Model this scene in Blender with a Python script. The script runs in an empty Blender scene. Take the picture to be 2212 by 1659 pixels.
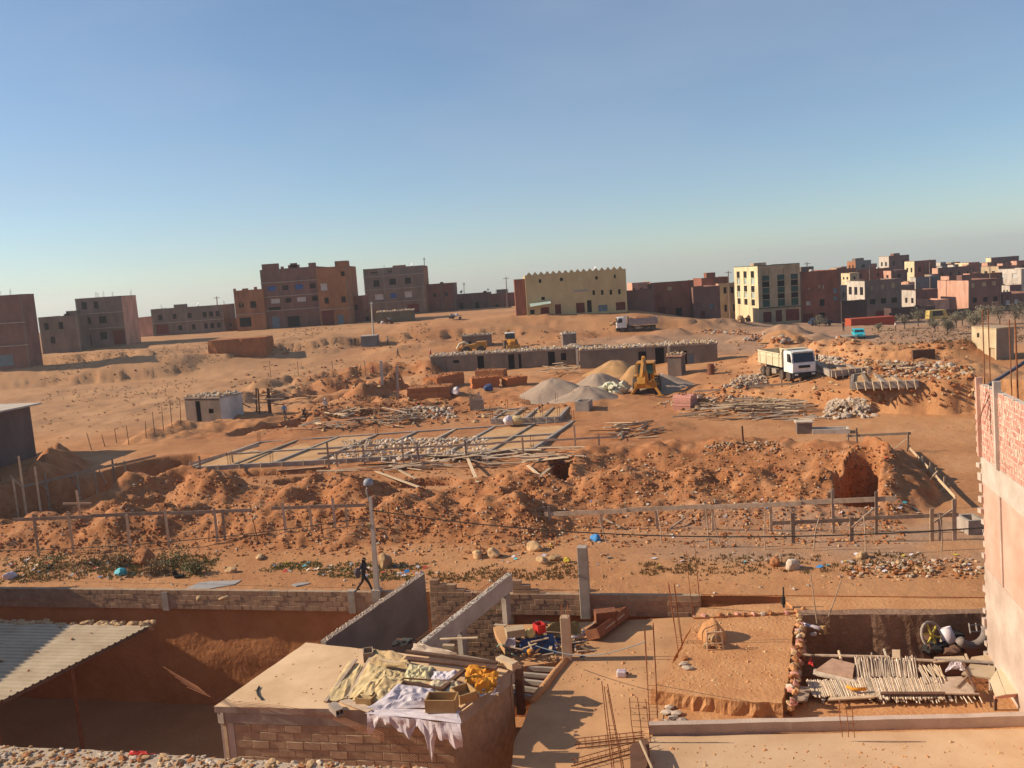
import bpy, bmesh, math, random
import numpy as np
from mathutils import Vector, Matrix
R = math.radians
scn = bpy.context.scene
col = scn.collection
rng = random.Random(7)
# ------------------------------------------------------------------ camera
CZ = 14.5
FPX, CX, CY = 1840.0, 1106.0, 829.5          # focal length in the units of a 2212 x 1659 picture
PITCH, ROLL = R(7.08), R(3.9)
Fv = Vector((0, math.cos(PITCH), -math.sin(PITCH)))
up0 = Vector((0, math.sin(PITCH), math.cos(PITCH)))
ri0 = Vector((1, 0, 0))
Rv = ri0 * math.cos(ROLL) - up0 * math.sin(ROLL)
Uv = ri0 * math.sin(ROLL) + up0 * math.cos(ROLL)
camd = bpy.data.cameras.new('camera')
camo = bpy.data.objects.new('camera', camd)
col.objects.link(camo)
camo.matrix_world = Matrix(((Rv.x, Uv.x, -Fv.x, 0), (Rv.y, Uv.y, -Fv.y, 0), (Rv.z, Uv.z, -Fv.z, CZ), (0, 0, 0, 1)))
camd.sensor_width = 36.0
camd.lens = 36.0 * FPX / 2212.0
camd.clip_start, camd.clip_end = 0.5, 6000.0
scn.camera = camo
# ------------------------------------------------------------------ sky, sun, exposure
SUN_EL, SUN_AZ = R(29), R(-83)               # azimuth from +Y, clockwise positive
world = bpy.data.worlds.new('World')
scn.world = world
world.use_nodes = True
wn = world.node_tree
bg = wn.nodes['Background']
sky = wn.nodes.new('ShaderNodeTexSky')
sky.sky_type = 'NISHITA'
sky.sun_disc = False
sky.sun_elevation = SUN_EL
sky.sun_rotation = SUN_AZ
sky.altitude = 600
sky.air_density = 1.0
sky.dust_density = 0.35
sky.ozone_density = 1.3
tint = wn.nodes.new('ShaderNodeMix'); tint.data_type = 'RGBA'; tint.blend_type = 'MULTIPLY'; tint.inputs[0].default_value = 1.0
tint.inputs[7].default_value = (.85, .98, 1.08, 1)
flat = wn.nodes.new('ShaderNodeMix'); flat.data_type = 'RGBA'; flat.inputs[7].default_value = (4.3, 4.8, 6.0, 1)
tc = wn.nodes.new('ShaderNodeTexCoord'); mpw = wn.nodes.new('ShaderNodeMapping'); mpw.inputs['Scale'].default_value = (1.3, 1.3, 4.5); mpw.inputs['Rotation'].default_value = (0, R(18), R(30))
nw = wn.nodes.new('ShaderNodeTexNoise'); nw.inputs['Scale'].default_value = 1.6; nw.inputs['Detail'].default_value = 6; nw.inputs['Roughness'].default_value = .55
wr = wn.nodes.new('ShaderNodeMapRange'); wr.inputs[1].default_value = .38; wr.inputs[2].default_value = .78; wr.inputs[3].default_value = .10; wr.inputs[4].default_value = .42
wn.links.new(tc.outputs['Generated'], mpw.inputs[0]); wn.links.new(mpw.outputs[0], nw.inputs[0]); wn.links.new(nw.outputs['Fac'], wr.inputs[0]); wn.links.new(wr.outputs[0], flat.inputs[0])
wn.links.new(sky.outputs[0], tint.inputs[6]); wn.links.new(tint.outputs[2], flat.inputs[6]); wn.links.new(flat.outputs[2], bg.inputs[0])
bg.inputs[1].default_value = 0.082
sl = bpy.data.lights.new('sun', 'SUN')
sl.energy = 4.9
sl.angle = R(0.53)
sl.color = (1.0, 0.86, 0.66)
so = bpy.data.objects.new('sun', sl)
col.objects.link(so)
sdir = Vector((math.sin(SUN_AZ) * math.cos(SUN_EL), math.cos(SUN_AZ) * math.cos(SUN_EL), math.sin(SUN_EL)))
so.rotation_euler = sdir.to_track_quat('Z', 'Y').to_euler()
so.location = sdir * 300
scn.view_settings.view_transform = 'Standard'
scn.view_settings.look = 'None'
scn.view_settings.gamma = 1.0
scn.view_settings.exposure = 0.43
scn.view_settings.use_curve_mapping = False
scn.cycles.max_bounces = 6
scn.cycles.diffuse_bounces = 3

# ------------------------------------------------------------------ picture -> place helpers
def ray(x, y):
    d = Fv * FPX + Rv * (x - CX) - Uv * (y - CY)
    return d / d.y
def PY(x, y, Y):
    d = ray(x, y); return Vector((d.x * Y, Y, CZ + d.z * Y))
def PZ(x, y, z):
    d = ray(x, y); t = (z - CZ) / d.z; return Vector((d.x * t, t, z))

# ------------------------------------------------------------------ noise
def _h(ix, iy, s):
    n = (ix.astype(np.int64) * 374761393 + iy.astype(np.int64) * 668265263 + s * 982451653) & 0x7fffffff
    n = ((n ^ (n >> 13)) * 1274126177) & 0x7fffffff
    n = (n ^ (n >> 16)) & 0xffff
    return n / 65535.0
def vnoise(x, y, s=0):
    x = np.asarray(x, float); y = np.asarray(y, float)
    ix = np.floor(x); iy = np.floor(y); fx = x - ix; fy = y - iy
    fx = fx * fx * (3 - 2 * fx); fy = fy * fy * (3 - 2 * fy)
    a = _h(ix, iy, s); b = _h(ix + 1, iy, s); c = _h(ix, iy + 1, s); d = _h(ix + 1, iy + 1, s)
    return (a * (1 - fx) + b * fx) * (1 - fy) + (c * (1 - fx) + d * fx) * fy
def fbm(x, y, f=1.0, o=4, s=0):
    r = 0.0; a = 0.5; t = 0.0
    for k in range(o):
        r = r + a * (vnoise(x * f + 17.3 * k, y * f - 9.1 * k, s + k) * 2 - 1); t += a; a *= .5; f *= 2.03
    return r / t
def sst(e0, e1, x):
    t = np.clip((x - e0) / (e1 - e0), 0, 1); return t * t * (3 - 2 * t)

# ------------------------------------------------------------------ base terrain
TX = np.array([-140, -60, -38, 0, 25, 45, 57, 90, 160.])
TY = np.array([30, 60, 75, 90, 105, 125, 143, 151, 160, 168, 178, 200, 260, 320, 420, 600, 900, 2500.])
TZ = np.array([
 [0]*9,
 [0]*9,
 [.2, .2, .2, .2, .2, .2, .2, .2, .2],
 [.6, .6, .6, .7, .8, .8, .8, .7, .6],
 [.8, .9, .9, 1., 1.1, 1.1, 1.0, .9, .8],
 [1.2, 1.2, 1.3, 1.4, 1.4, 1.2, 1.0, .9, .8],
 [1.7, 1.7, 1.9, 2.2, 2.0, 1.4, 1.0, .8, .8],
 [4.4, 4.4, 2.4, 2.5, 2.3, 1.6, 1.0, .8, .8],
 [5.0, 5.0, 3.4, 3.0, 2.6, 1.7, 1.0, .3, .3],
 [5.3, 5.4, 4.4, 4.2, 4.2, 2.0, .9, -.2, -.2],
 [6.2, 6.2, 6.2, 6.2, 6.2, 2.6, .8, -.9, -.9],
 [6.5, 6.5, 6.5, 6.5, 6.4, 2.4, .6, -2.2, -2.2],
 [6.5, 6.5, 6.5, 6.5, 6.5, 3.5, .5, -4.5, -4.8],
 [6.0, 6.0, 6.0, 6.0, 6.2, 4.0, 2.0, -1.5, -2.0],
 [3.5, 3.5, 3.5, 3.5, 4.5, 4.0, 3.0, 1.5, 1.5],
 [-3, -3, -3, -3, -2, -1, 0, 0, 0],
 [-16]*9,
 [-75]*9], float)
def z00(X, Y):
    X = np.clip(np.asarray(X, float), -139.9, 159.9); Y = np.clip(np.asarray(Y, float), 30.01, 2499)
    i = np.clip(np.searchsorted(TX, X) - 1, 0, len(TX) - 2); j = np.clip(np.searchsorted(TY, Y) - 1, 0, len(TY) - 2)
    u = (X - TX[i]) / (TX[i+1] - TX[i]); v = (Y - TY[j]) / (TY[j+1] - TY[j])
    u = .5 * u + .5 * u * u * (3 - 2 * u); v = .5 * v + .5 * v * v * (3 - 2 * v)
    return (TZ[j, i] * (1-u) + TZ[j, i+1] * u) * (1-v) + (TZ[j+1, i] * (1-u) + TZ[j+1, i+1] * u) * v
def hit(fn, x, y, y0=24.0, y1=900.0, n=1500):
    d = ray(x, y); Y = np.geomspace(y0, y1, n)
    g = CZ + d.z * Y - fn(d.x * Y, Y)
    k = np.nonzero(g <= 0)[0]
    if len(k) == 0: return Vector((d.x * y1, y1, CZ + d.z * y1))
    k = k[0]
    if k == 0: t = Y[0]
    else: t = Y[k-1] + (Y[k] - Y[k-1]) * g[k-1] / max(1e-9, g[k-1] - g[k])
    return Vector((d.x * t, t, CZ + d.z * t))
LEDGES = []
def ledge(pts, soft=.5, back=(14, 45), jit=1.0):
    q = sorted([(hit(z00, x, y).x, hit(z00, x, y).y, h) for x, y, h in pts])
    LEDGES.append((np.array([a[0] for a in q]), np.array([a[1] for a in q]), np.array([a[2] for a in q]), soft, back, jit))
ledge([(1470, 858, 0), (1560, 862, .5), (1700, 872, .9), (1830, 886, 1.9), (2000, 893, 2.9), (2330, 900, 2.9)], .22, (16, 50), 1.2)
ledge([(400, 775, 0), (590, 762, 1.4), (700, 754, 1.1), (830, 738, .9), (930, 730, 1.3), (1110, 720, 1.1), (1230, 724, 0)], .5, (6, 20), 1.5)
ledge([(60, 788, 1.1), (200, 782, 1.5), (300, 778, 1.3), (420, 770, 0)], .25, (4, 14), .8)
ledge([(120, 828, .5), (240, 820, 1.2), (380, 806, 1.0), (420, 800, 0)], .35, (3, 12), 1.6)
ledge([(1120, 702, 0), (1180, 708, .9), (1330, 712, 1.2), (1440, 706, .8), (1620, 704, .5), (1700, 706, 0)], .8, (4, 14), 1.5)
def zb(X, Y):
    X = np.asarray(X, float); Y = np.asarray(Y, float)
    z = z00(X, Y)
    for lx, ly, lh, soft, back, jit in LEDGES:
        e = np.interp(X, lx, ly); h = np.interp(X, lx, lh)
        n = fbm(X, Y * .3, .35, 3, 5) * jit
        d = Y - e + n
        z = z + h * sst(-soft, soft, d) * (1 - sst(back[0], back[1], d))
    return z
def G(x, y): return hit(zb, x, y)

# ------------------------------------------------------------------ heaps, ridges, trenches on the terrain
HEAPS = []; CUTS = []
def ridge(pts, h, w, rough=.35, soil=0): HEAPS.append(([G(*p) for p in pts], h, w, rough, soil))
def trench(pts, d, w): CUTS.append(([G(*p) for p in pts], d, w))
# front spoil bank
ridge([(-80, 1170), (120, 1158), (300, 1156)], 1.35, 3.6, .36, 1)
ridge([(300, 1156), (450, 1142), (600, 1146), (760, 1146), (880, 1136), (1010, 1130), (1120, 1136)], 1.6, 3.4, .36, 1)
ridge([(1150, 1122), (1330, 1112), (1500, 1110), (1700, 1108), (1860, 1108)], .55, 2.6, .4, 1)
ridge([(250, 1100), (330, 1072), (420, 1062), (470, 1080)], 1.7, 3.4, .4, 1)
ridge([(420, 1084), (560, 1078), (640, 1082)], .7, 2.6, .4, 1)
ridge([(650, 1085), (720, 1072), (790, 1084)], 1.6, 2.7, .4, 1)
ridge([(900, 1100), (1010, 1080), (1080, 1075)], 1.0, 3.0, .4, 1)
ridge([(1100, 1085), (1200, 1080), (1330, 1072), (1500, 1068), (1650, 1064), (1800, 1072)], 1.5, 4.2, .38, 1)
ridge([(1180, 1030), (1260, 1000), (1400, 990), (1600, 986), (1780, 990), (1880, 1002)], 1.15, 4.0, .38, 1)
ridge([(1890, 1012), (1922, 1048), (1905, 1082)], 1.8, 2.9, .35, 1)
ridge([(-60, 1115), (40, 1082), (95, 1050), (130, 1012)], 2.0, 2.6, .3, 1)
ridge([(640, 940), (780, 915), (930, 895)], .45, 4.0, .4, 1)
ridge([(320, 950), (400, 928)], .9, 2.4, .5, 0)
ridge([(430, 838), (560, 815)], .3, 4, .4, 0)
ridge([(1290, 935), (1410, 925)], .4, 4, .4, 0)
ridge([(580, 862), (700, 846), (760, 838)], 1.2, 2.6, .4, 1)
ridge([(560, 838), (640, 826), (700, 824)], 1.1, 2.4, .4, 1)
ridge([(660, 828), (790, 812)], 1.1, 2.4, .4, 0)
ridge([(760, 818), (880, 806), (930, 806)], 1.7, 2.6, .4, 1)
ridge([(790, 866), (850, 842), (930, 842)], 1.8, 2.8, .4, 1)
ridge([(520, 870), (560, 858)], 1.0, 2.2, .4, 0)
ridge([(690, 905), (800, 893), (900, 888)], 1.0, 3.0, .4, 1)
for x, y, h, w in [(1612, 738, 1.0, 3.5), (1645, 730, 1.2, 3.5), (1692, 722, 1.6, 5), (1752, 738, 1.1, 5), (1700, 768, 2.1, 5.5),
                   (1790, 764, 1.6, 6), (1850, 768, 1.2, 5), (1905, 774, 1.3, 5), (1960, 786, 1.2, 4), (2050, 800, .8, 4),
                   (2090, 810, .8, 3.5), (2040, 770, 1.6, 5), (1500, 850, .8, 3), (1520, 880, .7, 3), (1600, 880, .6, 4),
                   (1570, 845, .7, 3), (1240, 728, .9, 4), (1170, 752, .6, 5), (900, 745, .7, 5), (700, 745, .8, 5), (840, 758, .8, 5),
                   (1380, 735, .7, 4), (1440, 722, .9, 4), (1560, 700, .9, 5), (1500, 705, .8, 5)]:
    p = G(x, y); HEAPS.append(([p, p + Vector((1.2, .3, 0))], h, w, .35, 0))
trench([(830, 1050), (930, 1040), (960, 1040)], 1.5, 1.1)
trench([(620, 1040), (700, 1032)], 1.2, .9)
trench([(1560, 1034), (1645, 1030)], 1.5, .9)
trench([(1690, 1040), (1770, 1044)], 1.5, 1.0)
trench([(1200, 1070), (1215, 1020)], 1.1, .7)
trench([(1848, 1098), (1862, 1048), (1868, 1020)], 2.2, 1.15)
trench([(150, 1086), (250, 1045), (350, 1008)], 3.4, 4.2)
trench([(520, 938), (640, 916)], 1.0, 1.2)
trench([(410, 1024), (560, 1022), (700, 1014)], 1.2, .9)
trench([(770, 812), (860, 803), (905, 800)], .9, 2.2)
trench([(650, 838), (760, 826)], 1.0, 1.6)
trench([(600, 856), (740, 846)], .9, 1.5)
trench([(700, 868), (800, 852)], .8, 1.6)
trench([(840, 850), (925, 838)], 1.3, 2.4)
# fan-shaped terrain sheet, from the roadside wall outward
PHI = R(12)
EX = Vector((math.cos(PHI), -math.sin(PHI), 0)); EY = Vector((math.sin(PHI), math.cos(PHI), 0))
QW = 37.0
def PQ(p, q, z=0.0): return EX * p + EY * q + Vector((0, 0, z))
NA = 640
A_ = np.linspace(-0.95, 0.95, NA)
S_ = [1.0]
while S_[-1] < 60:
    S_.append(S_[-1] * (1.0038 if S_[-1] < 2.4 else 1.0075 if S_[-1] < 5.5 else 1.05))
S_ = np.array(S_); NS = len(S_)
yw = QW / (math.sin(PHI) * A_ + math.cos(PHI))
GX = S_[:, None] * (A_ * yw)[None, :]; GY = S_[:, None] * yw[None, :]
def seg_dist(X, Y, pts):
    d = np.full(X.shape, 1e9)
    for a, b in zip(pts[:-1], pts[1:]):
        dx, dy = b.x - a.x, b.y - a.y; L = dx*dx + dy*dy + 1e-9
        t = np.clip(((X - a.x) * dx + (Y - a.y) * dy) / L, 0, 1)
        d = np.minimum(d, np.hypot(X - a.x - t*dx, Y - a.y - t*dy))
    return d
def build_heights(X, Y):
    z = zb(X, Y)
    hd = np.zeros(X.shape); cd = np.zeros(X.shape); soil = np.zeros(X.shape)
    warp = fbm(X, Y, .9, 3, 40) * .8
    lump = fbm(X, Y, .55, 4, 50); lump2 = fbm(X, Y, 1.7, 3, 60); lump3 = (1 - 2*np.abs(fbm(X, Y, 1.3, 4, 63)))*.5
    for pts, h, w, rough, s in HEAPS:
        x0 = min(p.x for p in pts) - w - 1; x1 = max(p.x for p in pts) + w + 1
        y0 = min(p.y for p in pts) - w - 1; y1 = max(p.y for p in pts) + w + 1
        m = (X > x0) & (X < x1) & (Y > y0) & (Y < y1)
        if not m.any(): continue
        d = seg_dist(X[m], Y[m], pts) + warp[m] * rough * 1.6
        t = np.clip(1 - d / w, 0, 1.1)
        f = h * (np.where(t < .75, t * 1.12, .84 + (t - .75) * .6)) * (1 + rough * 1.5 * lump[m]) + rough * (.34 * lump2[m] + .30 * lump3[m]) * np.minimum(1, t * 3) * (h > .5)
        f = np.where(t > 0, f, 0)
        o = hd[m]; hd[m] = np.maximum(o, f) + .25 * np.minimum(np.maximum(o, 0), np.maximum(f, 0))
        if s: soil[m] = np.maximum(soil[m], sst(-.35, .15, 1 - d / w))
    for pts, dep, w in CUTS:
        x0 = min(p.x for p in pts) - w - 1; x1 = max(p.x for p in pts) + w + 1
        y0 = min(p.y for p in pts) - w - 1; y1 = max(p.y for p in pts) + w + 1
        m = (X > x0) & (X < x1) & (Y > y0) & (Y < y1)
        if not m.any(): continue
        d = seg_dist(X[m], Y[m], pts) + warp[m] * .35
        cd[m] = np.maximum(cd[m], dep * sst(w * 1.12, w * .72, d)); soil[m] = np.maximum(soil[m], sst(w * 1.6, w, d))
    k = cd > .02
    z = z + np.where(k, hd * (1 - np.clip(cd / 1.2, 0, 1)), hd) - cd
    mid = sst(81, 90, Y) * sst(126, 112, Y) * sst(-46, -34, X) * sst(20, 6, X) + .7 * sst(64, 70, Y) * sst(80, 75, Y) * sst(14, 20, X) * sst(36, 30, X)
    mr = (1 - 2.2*np.abs(fbm(X * .8 + Y * .25, Y * 1.3, .28, 4, 33))) ; z = z + mid * .8 * np.clip(mr, -.6, 1) * np.clip(.3 + 1.6*fbm(X, Y, .07, 2, 35), 0, 1)
    far = np.clip((Y - 40) / 60, .25, 1)
    z = z + .05 * fbm(X, Y, .35, 4, 70) * (1 + 1.2 * far) + .02 * fbm(X, Y, 2.2, 2, 80) + .11 * sst(85, 110, Y) * sst(190, 170, Y) * fbm(X, Y, .8, 3, 83) + .22 * sst(80, 100, Y) * sst(175, 160, Y) * fbm(X * .6, Y * 1.4, .16, 3, 86)
    return z, soil, hd
GZ, SOIL, HD = build_heights(GX, GY)
# level strips: the road beside the wall
def H(X, Y):
    a = X / Y; s = Y * (math.sin(PHI) * a + math.cos(PHI)) / QW
    i = np.interp(a, A_, np.arange(NA)); j = np.interp(s, S_, np.arange(NS))
    i0 = min(int(i), NA - 2); j0 = min(int(j), NS - 2); u = i - i0; v = j - j0
    return float((GZ[j0, i0]*(1-u) + GZ[j0, i0+1]*u)*(1-v) + (GZ[j0+1, i0]*(1-u) + GZ[j0+1, i0+1]*u)*v)
def on(p, dz=0.0): return Vector((p.x, p.y, H(p.x, p.y) + dz))
def Hv(X, Y):
    a = X / Y; s = Y * (math.sin(PHI) * a + math.cos(PHI)) / QW
    i = np.interp(a, A_, np.arange(NA)); j = np.interp(s, S_, np.arange(NS))
    i0 = np.minimum(i.astype(int), NA-2); j0 = np.minimum(j.astype(int), NS-2); u = i - i0; v = j - j0
    return (GZ[j0, i0]*(1-u) + GZ[j0, i0+1]*u)*(1-v) + (GZ[j0+1, i0]*(1-u) + GZ[j0+1, i0+1]*u)*v
def S(x, y):
    """the visible surface point of the finished terrain under a picture position"""
    return hit(Hv, x, y, 36.0, 700.0, 3000)

# ------------------------------------------------------------------ materials
MATS = {}
def nd(nt, t, **kw):
    n = nt.nodes.new(t)
    for k, v in kw.items(): setattr(n, k, v)
    return n
def mat(name, c1, c2=None, scale=2.0, rough=.9, bump=.25, bscale=None, rnd=.0, spec=.2, metal=0.0, c3=None, stretch=None, dist=.02):
    if name in MATS: return MATS[name]
    m = bpy.data.materials.new(name); m.use_nodes = True; nt = m.node_tree
    b = nt.nodes['Principled BSDF']; b.inputs['Roughness'].default_value = rough
    b.inputs['Specular IOR Level'].default_value = spec; b.inputs['Metallic'].default_value = metal
    c2 = c2 or tuple(v * .7 for v in c1)
    geo = nd(nt, 'ShaderNodeNewGeometry')
    src = geo.outputs['Position']
    if stretch:
        mp = nd(nt, 'ShaderNodeMapping'); mp.inputs['Scale'].default_value = stretch
        nt.links.new(src, mp.inputs['Vector']); src = mp.outputs[0]
    n1 = nd(nt, 'ShaderNodeTexNoise'); n1.inputs['Scale'].default_value = scale; n1.inputs['Detail'].default_value = 7; n1.inputs['Roughness'].default_value = .62
    nt.links.new(src, n1.inputs['Vector'])
    rp = nd(nt, 'ShaderNodeValToRGB')
    e = rp.color_ramp.elements
    e[0].position, e[0].color = .34, (*c2, 1); e[1].position, e[1].color = .66, (*c1, 1)
    if c3: x = e.new(.5); x.color = (*c3, 1)
    nt.links.new(n1.outputs['Fac'], rp.inputs[0])
    out = rp.outputs[0]
    if rnd:
        oi = nd(nt, 'ShaderNodeObjectInfo')
        mr = nd(nt, 'ShaderNodeMapRange'); mr.inputs[3].default_value = 1 - rnd; mr.inputs[4].default_value = 1 + rnd
        nt.links.new(oi.outputs['Random'], mr.inputs[0])
        mx = nd(nt, 'ShaderNodeVectorMath', operation='SCALE')
        nt.links.new(out, mx.inputs[0]); nt.links.new(mr.outputs[0], mx.inputs['Scale']); out = mx.outputs[0]
    nt.links.new(out, b.inputs['Base Color'])
    if bump:
        n2 = nd(nt, 'ShaderNodeTexNoise'); n2.inputs['Scale'].default_value = bscale or scale * 6; n2.inputs['Detail'].default_value = 5
        nt.links.new(src, n2.inputs['Vector'])
        bp = nd(nt, 'ShaderNodeBump'); bp.inputs['Strength'].default_value = bump; bp.inputs['Distance'].default_value = dist
        nt.links.new(n2.outputs['Fac'], bp.inputs['Height']); nt.links.new(bp.outputs[0], b.inputs['Normal'])
    MATS[name] = m
    return m
def earth_material():
    m = bpy.data.materials.new('red_earth'); m.use_nodes = True; nt = m.node_tree; b = nt.nodes['Principled BSDF']
    b.inputs['Roughness'].default_value = .95; b.inputs['Specular IOR Level'].default_value = .1
    geo = nd(nt, 'ShaderNodeNewGeometry'); P = geo.outputs['Position']
    at = nd(nt, 'ShaderNodeAttribute'); at.attribute_name = 'soil'
    sep = nd(nt, 'ShaderNodeSeparateColor'); nt.links.new(at.outputs['Color'], sep.inputs[0])
    def noise(sc, det=6, ro=.6, src=P):
        n = nd(nt, 'ShaderNodeTexNoise'); n.inputs['Scale'].default_value = sc; n.inputs['Detail'].default_value = det; n.inputs['Roughness'].default_value = ro
        nt.links.new(src, n.inputs['Vector']); return n.outputs['Fac']
    def ramp(f, stops):
        r = nd(nt, 'ShaderNodeValToRGB'); e = r.color_ramp.elements
        e[0].position, e[0].color = stops[0][0], (*stops[0][1], 1); e[1].position, e[1].color = stops[-1][0], (*stops[-1][1], 1)
        for p, c in stops[1:-1]: x = e.new(p); x.color = (*c, 1)
        nt.links.new(f, r.inputs[0]); return r.outputs[0]
    def mix(f, a, c, mode='MIX'):
        x = nd(nt, 'ShaderNodeMix', data_type='RGBA', blend_type=mode)
        if isinstance(f, float): x.inputs[0].default_value = f
        else: nt.links.new(f, x.inputs[0])
        nt.links.new(a, x.inputs[6]); nt.links.new(c, x.inputs[7]); return x.outputs[2]
    packed = ramp(noise(.11, 8, .62), [(.32, (.35, .153, .066)), (.5, (.46, .218, .096)), (.68, (.53, .278, .135))])
    spoil = ramp(noise(.7, 8, .7), [(.3, (.28, .105, .042)), (.5, (.38, .158, .065)), (.7, (.46, .225, .108))])
    field = ramp(noise(.16, 8, .6), [(.28, (.24, .145, .085)), (.48, (.40, .215, .108)), (.7, (.49, .28, .145))])
    grey = ramp(noise(.5, 8, .7), [(.3, (.27, .165, .105)), (.7, (.42, .285, .20))])
    c = mix(sep.outputs[0], packed, spoil); c = mix(sep.outputs[1], c, field); c = mix(sep.outputs[2], c, grey)
    fine = ramp(noise(9.0, 4, .7), [(.3, (.74, .74, .74)), (.7, (1.16, 1.16, 1.16))])
    c = mix(.8, c, fine, 'MULTIPLY')
    nt.links.new(c, b.inputs['Base Color'])
    bp = nd(nt, 'ShaderNodeBump'); bp.inputs['Strength'].default_value = .55; bp.inputs['Distance'].default_value = .12
    nt.links.new(noise(2.6, 8, .72), bp.inputs['Height'])
    nt.links.new(bp.outputs[0], b.inputs['Normal'])
    return m
EARTH = earth_material(); MATS['earth'] = EARTH

# ------------------------------------------------------------------ mesh building
WL = {}
def wl(o): return WL.get(o.name, Vector((0, 0, 0)))
def tag(o, label=None, cat=None, group=None, kind=None):
    if label: o['label'] = label
    if cat: o['category'] = cat
    if group: o['group'] = group
    if kind: o['kind'] = kind
    return o
def thing(name, label, cat, loc, group=None):
    o = bpy.data.objects.new(name, None); col.objects.link(o); o.location = loc; o.empty_display_size = .3
    WL[o.name] = Vector(loc)
    return tag(o, label, cat, group)
class MB:
    def __init__(s): s.v = []; s.f = []; s.m = []
    def add(s, vs, fs, m=0):
        b = len(s.v); s.v += [tuple(v) for v in vs]; s.f += [tuple(i + b for i in f) for f in fs]; s.m += [m] * len(fs); return s
    def quad(s, a, b, c, d, m=0): return s.add([a, b, c, d], [(0, 1, 2, 3)], m)
    def prism(s, bot, top, m=0):
        n = len(bot)
        return s.add(list(bot) + list(top), [tuple(range(n))[::-1], tuple(range(n, 2*n))] + [(i, (i+1) % n, n + (i+1) % n, n + i) for i in range(n)], m)
    def box(s, c, sz, rot=None, m=0):
        c = Vector(c); x, y, z = [v / 2 for v in sz]; rot = rot or Matrix.Identity(3)
        P = [c + rot @ Vector(q) for q in ((-x,-y,-z),(x,-y,-z),(x,y,-z),(-x,y,-z),(-x,-y,z),(x,-y,z),(x,y,z),(-x,y,z))]
        return s.prism(P[:4], P[4:], m)
    def bar(s, a, b, w, t=None, m=0, roll=0.0, upv=None):
        a = Vector(a); b = Vector(b); d = (b - a); L = d.length
        if L < 1e-6: return s
        d /= L; up = Vector(upv) if upv else (Vector((0, 0, 1)) if abs(d.z) < .95 else Vector((0, 1, 0)))
        x = d.cross(up).normalized(); u = x.cross(d).normalized()
        if roll: x, u = x * math.cos(roll) + u * math.sin(roll), u * math.cos(roll) - x * math.sin(roll)
        t = t or w
        c = [x * (w/2) + u * (t/2), x * (-w/2) + u * (t/2), x * (-w/2) - u * (t/2), x * (w/2) - u * (t/2)]
        return s.prism([a + q for q in c], [b + q for q in c], m)
    def tube(s, pts, r, n=6, m=0, cap=True):
        pts = [Vector(p) for p in pts]; rr = r if isinstance(r, (list, tuple)) else [r] * len(pts)
        base = len(s.v); prev = None
        for i, p in enumerate(pts):
            d = (pts[min(i+1, len(pts)-1)] - pts[max(i-1, 0)]).normalized()
            if prev is None:
                up = Vector((0, 0, 1)) if abs(d.z) < .9 else Vector((1, 0, 0)); x = d.cross(up).normalized()
            else: x = (prev - d * prev.dot(d)).normalized()
            prev = x; y = d.cross(x)
            for k in range(n):
                a = 2*math.pi*k/n; s.v.append(tuple(p + (x*math.cos(a) + y*math.sin(a)) * rr[i]))
        for i in range(len(pts)-1):
            for k in range(n):
                s.f.append((base+i*n+k, base+i*n+(k+1) % n, base+(i+1)*n+(k+1) % n, base+(i+1)*n+k)); s.m.append(m)
        if cap:
            s.f.append(tuple(base+k for k in range(n))[::-1]); s.m.append(m)
            e = base+(len(pts)-1)*n; s.f.append(tuple(e+k for k in range(n))); s.m.append(m)
        return s
    def lathe(s, c, prof, n=16, axis=None, m=0):
        c = Vector(c); ax = (Vector(axis) if axis else Vector((0, 0, 1))).normalized()
        q = Vector((0, 0, 1)).rotation_difference(ax).to_matrix(); base = len(s.v)
        for r, h in prof:
            for k in range(n):
                a = 2*math.pi*k/n; s.v.append(tuple(c + q @ Vector((r*math.cos(a), r*math.sin(a), h))))
        for i in range(len(prof)-1):
            for k in range(n):
                s.f.append((base+i*n+k, base+i*n+(k+1) % n, base+(i+1)*n+(k+1) % n, base+(i+1)*n+k)); s.m.append(m)
        s.f.append(tuple(base+k for k in range(n))[::-1]); s.m.append(m)
        e = base+(len(prof)-1)*n; s.f.append(tuple(e+k for k in range(n))); s.m.append(m)
        return s
    _ico = {}
    def rock(s, c, r, sq=(1, 1, .8), sub=1, rough=.22, m=0, yaw=None, rg=rng):
        if sub not in MB._ico:
            if sub == 0:
                MB._ico[0] = ([Vector(v) for v in ((1,0,0),(-1,0,0),(0,1,0),(0,-1,0),(0,0,1),(0,0,-1))], [(0,2,4),(2,1,4),(1,3,4),(3,0,4),(2,0,5),(1,2,5),(3,1,5),(0,3,5)])
            else:
                bm = bmesh.new(); bmesh.ops.create_icosphere(bm, subdivisions=sub, radius=1)
                MB._ico[sub] = ([v.co.copy() for v in bm.verts], [tuple(v.index for v in f.verts) for f in bm.faces]); bm.free()
        vs, fs = MB._ico[sub]
        yaw = rg.uniform(0, 6.3) if yaw is None else yaw; ca, sa = math.cos(yaw), math.sin(yaw)
        o = rg.uniform(0, 99); base = len(s.v)
        for p in vs:
            k = (1 + rough * (math.sin(p.x*3.1+o) * math.cos(p.y*2.7+o*1.3) + .6*math.sin(p.z*4.3+o*2.1+p.x*2) + rg.uniform(-.35, .35))) * r
            x = p.x*k*sq[0]; y = p.y*k*sq[1]
            s.v.append((c[0] + x*ca - y*sa, c[1] + x*sa + y*ca, c[2] + p.z*k*sq[2]))
        for f in fs: s.f.append(tuple(base + i for i in f)); s.m.append(m)
        return s
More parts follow.
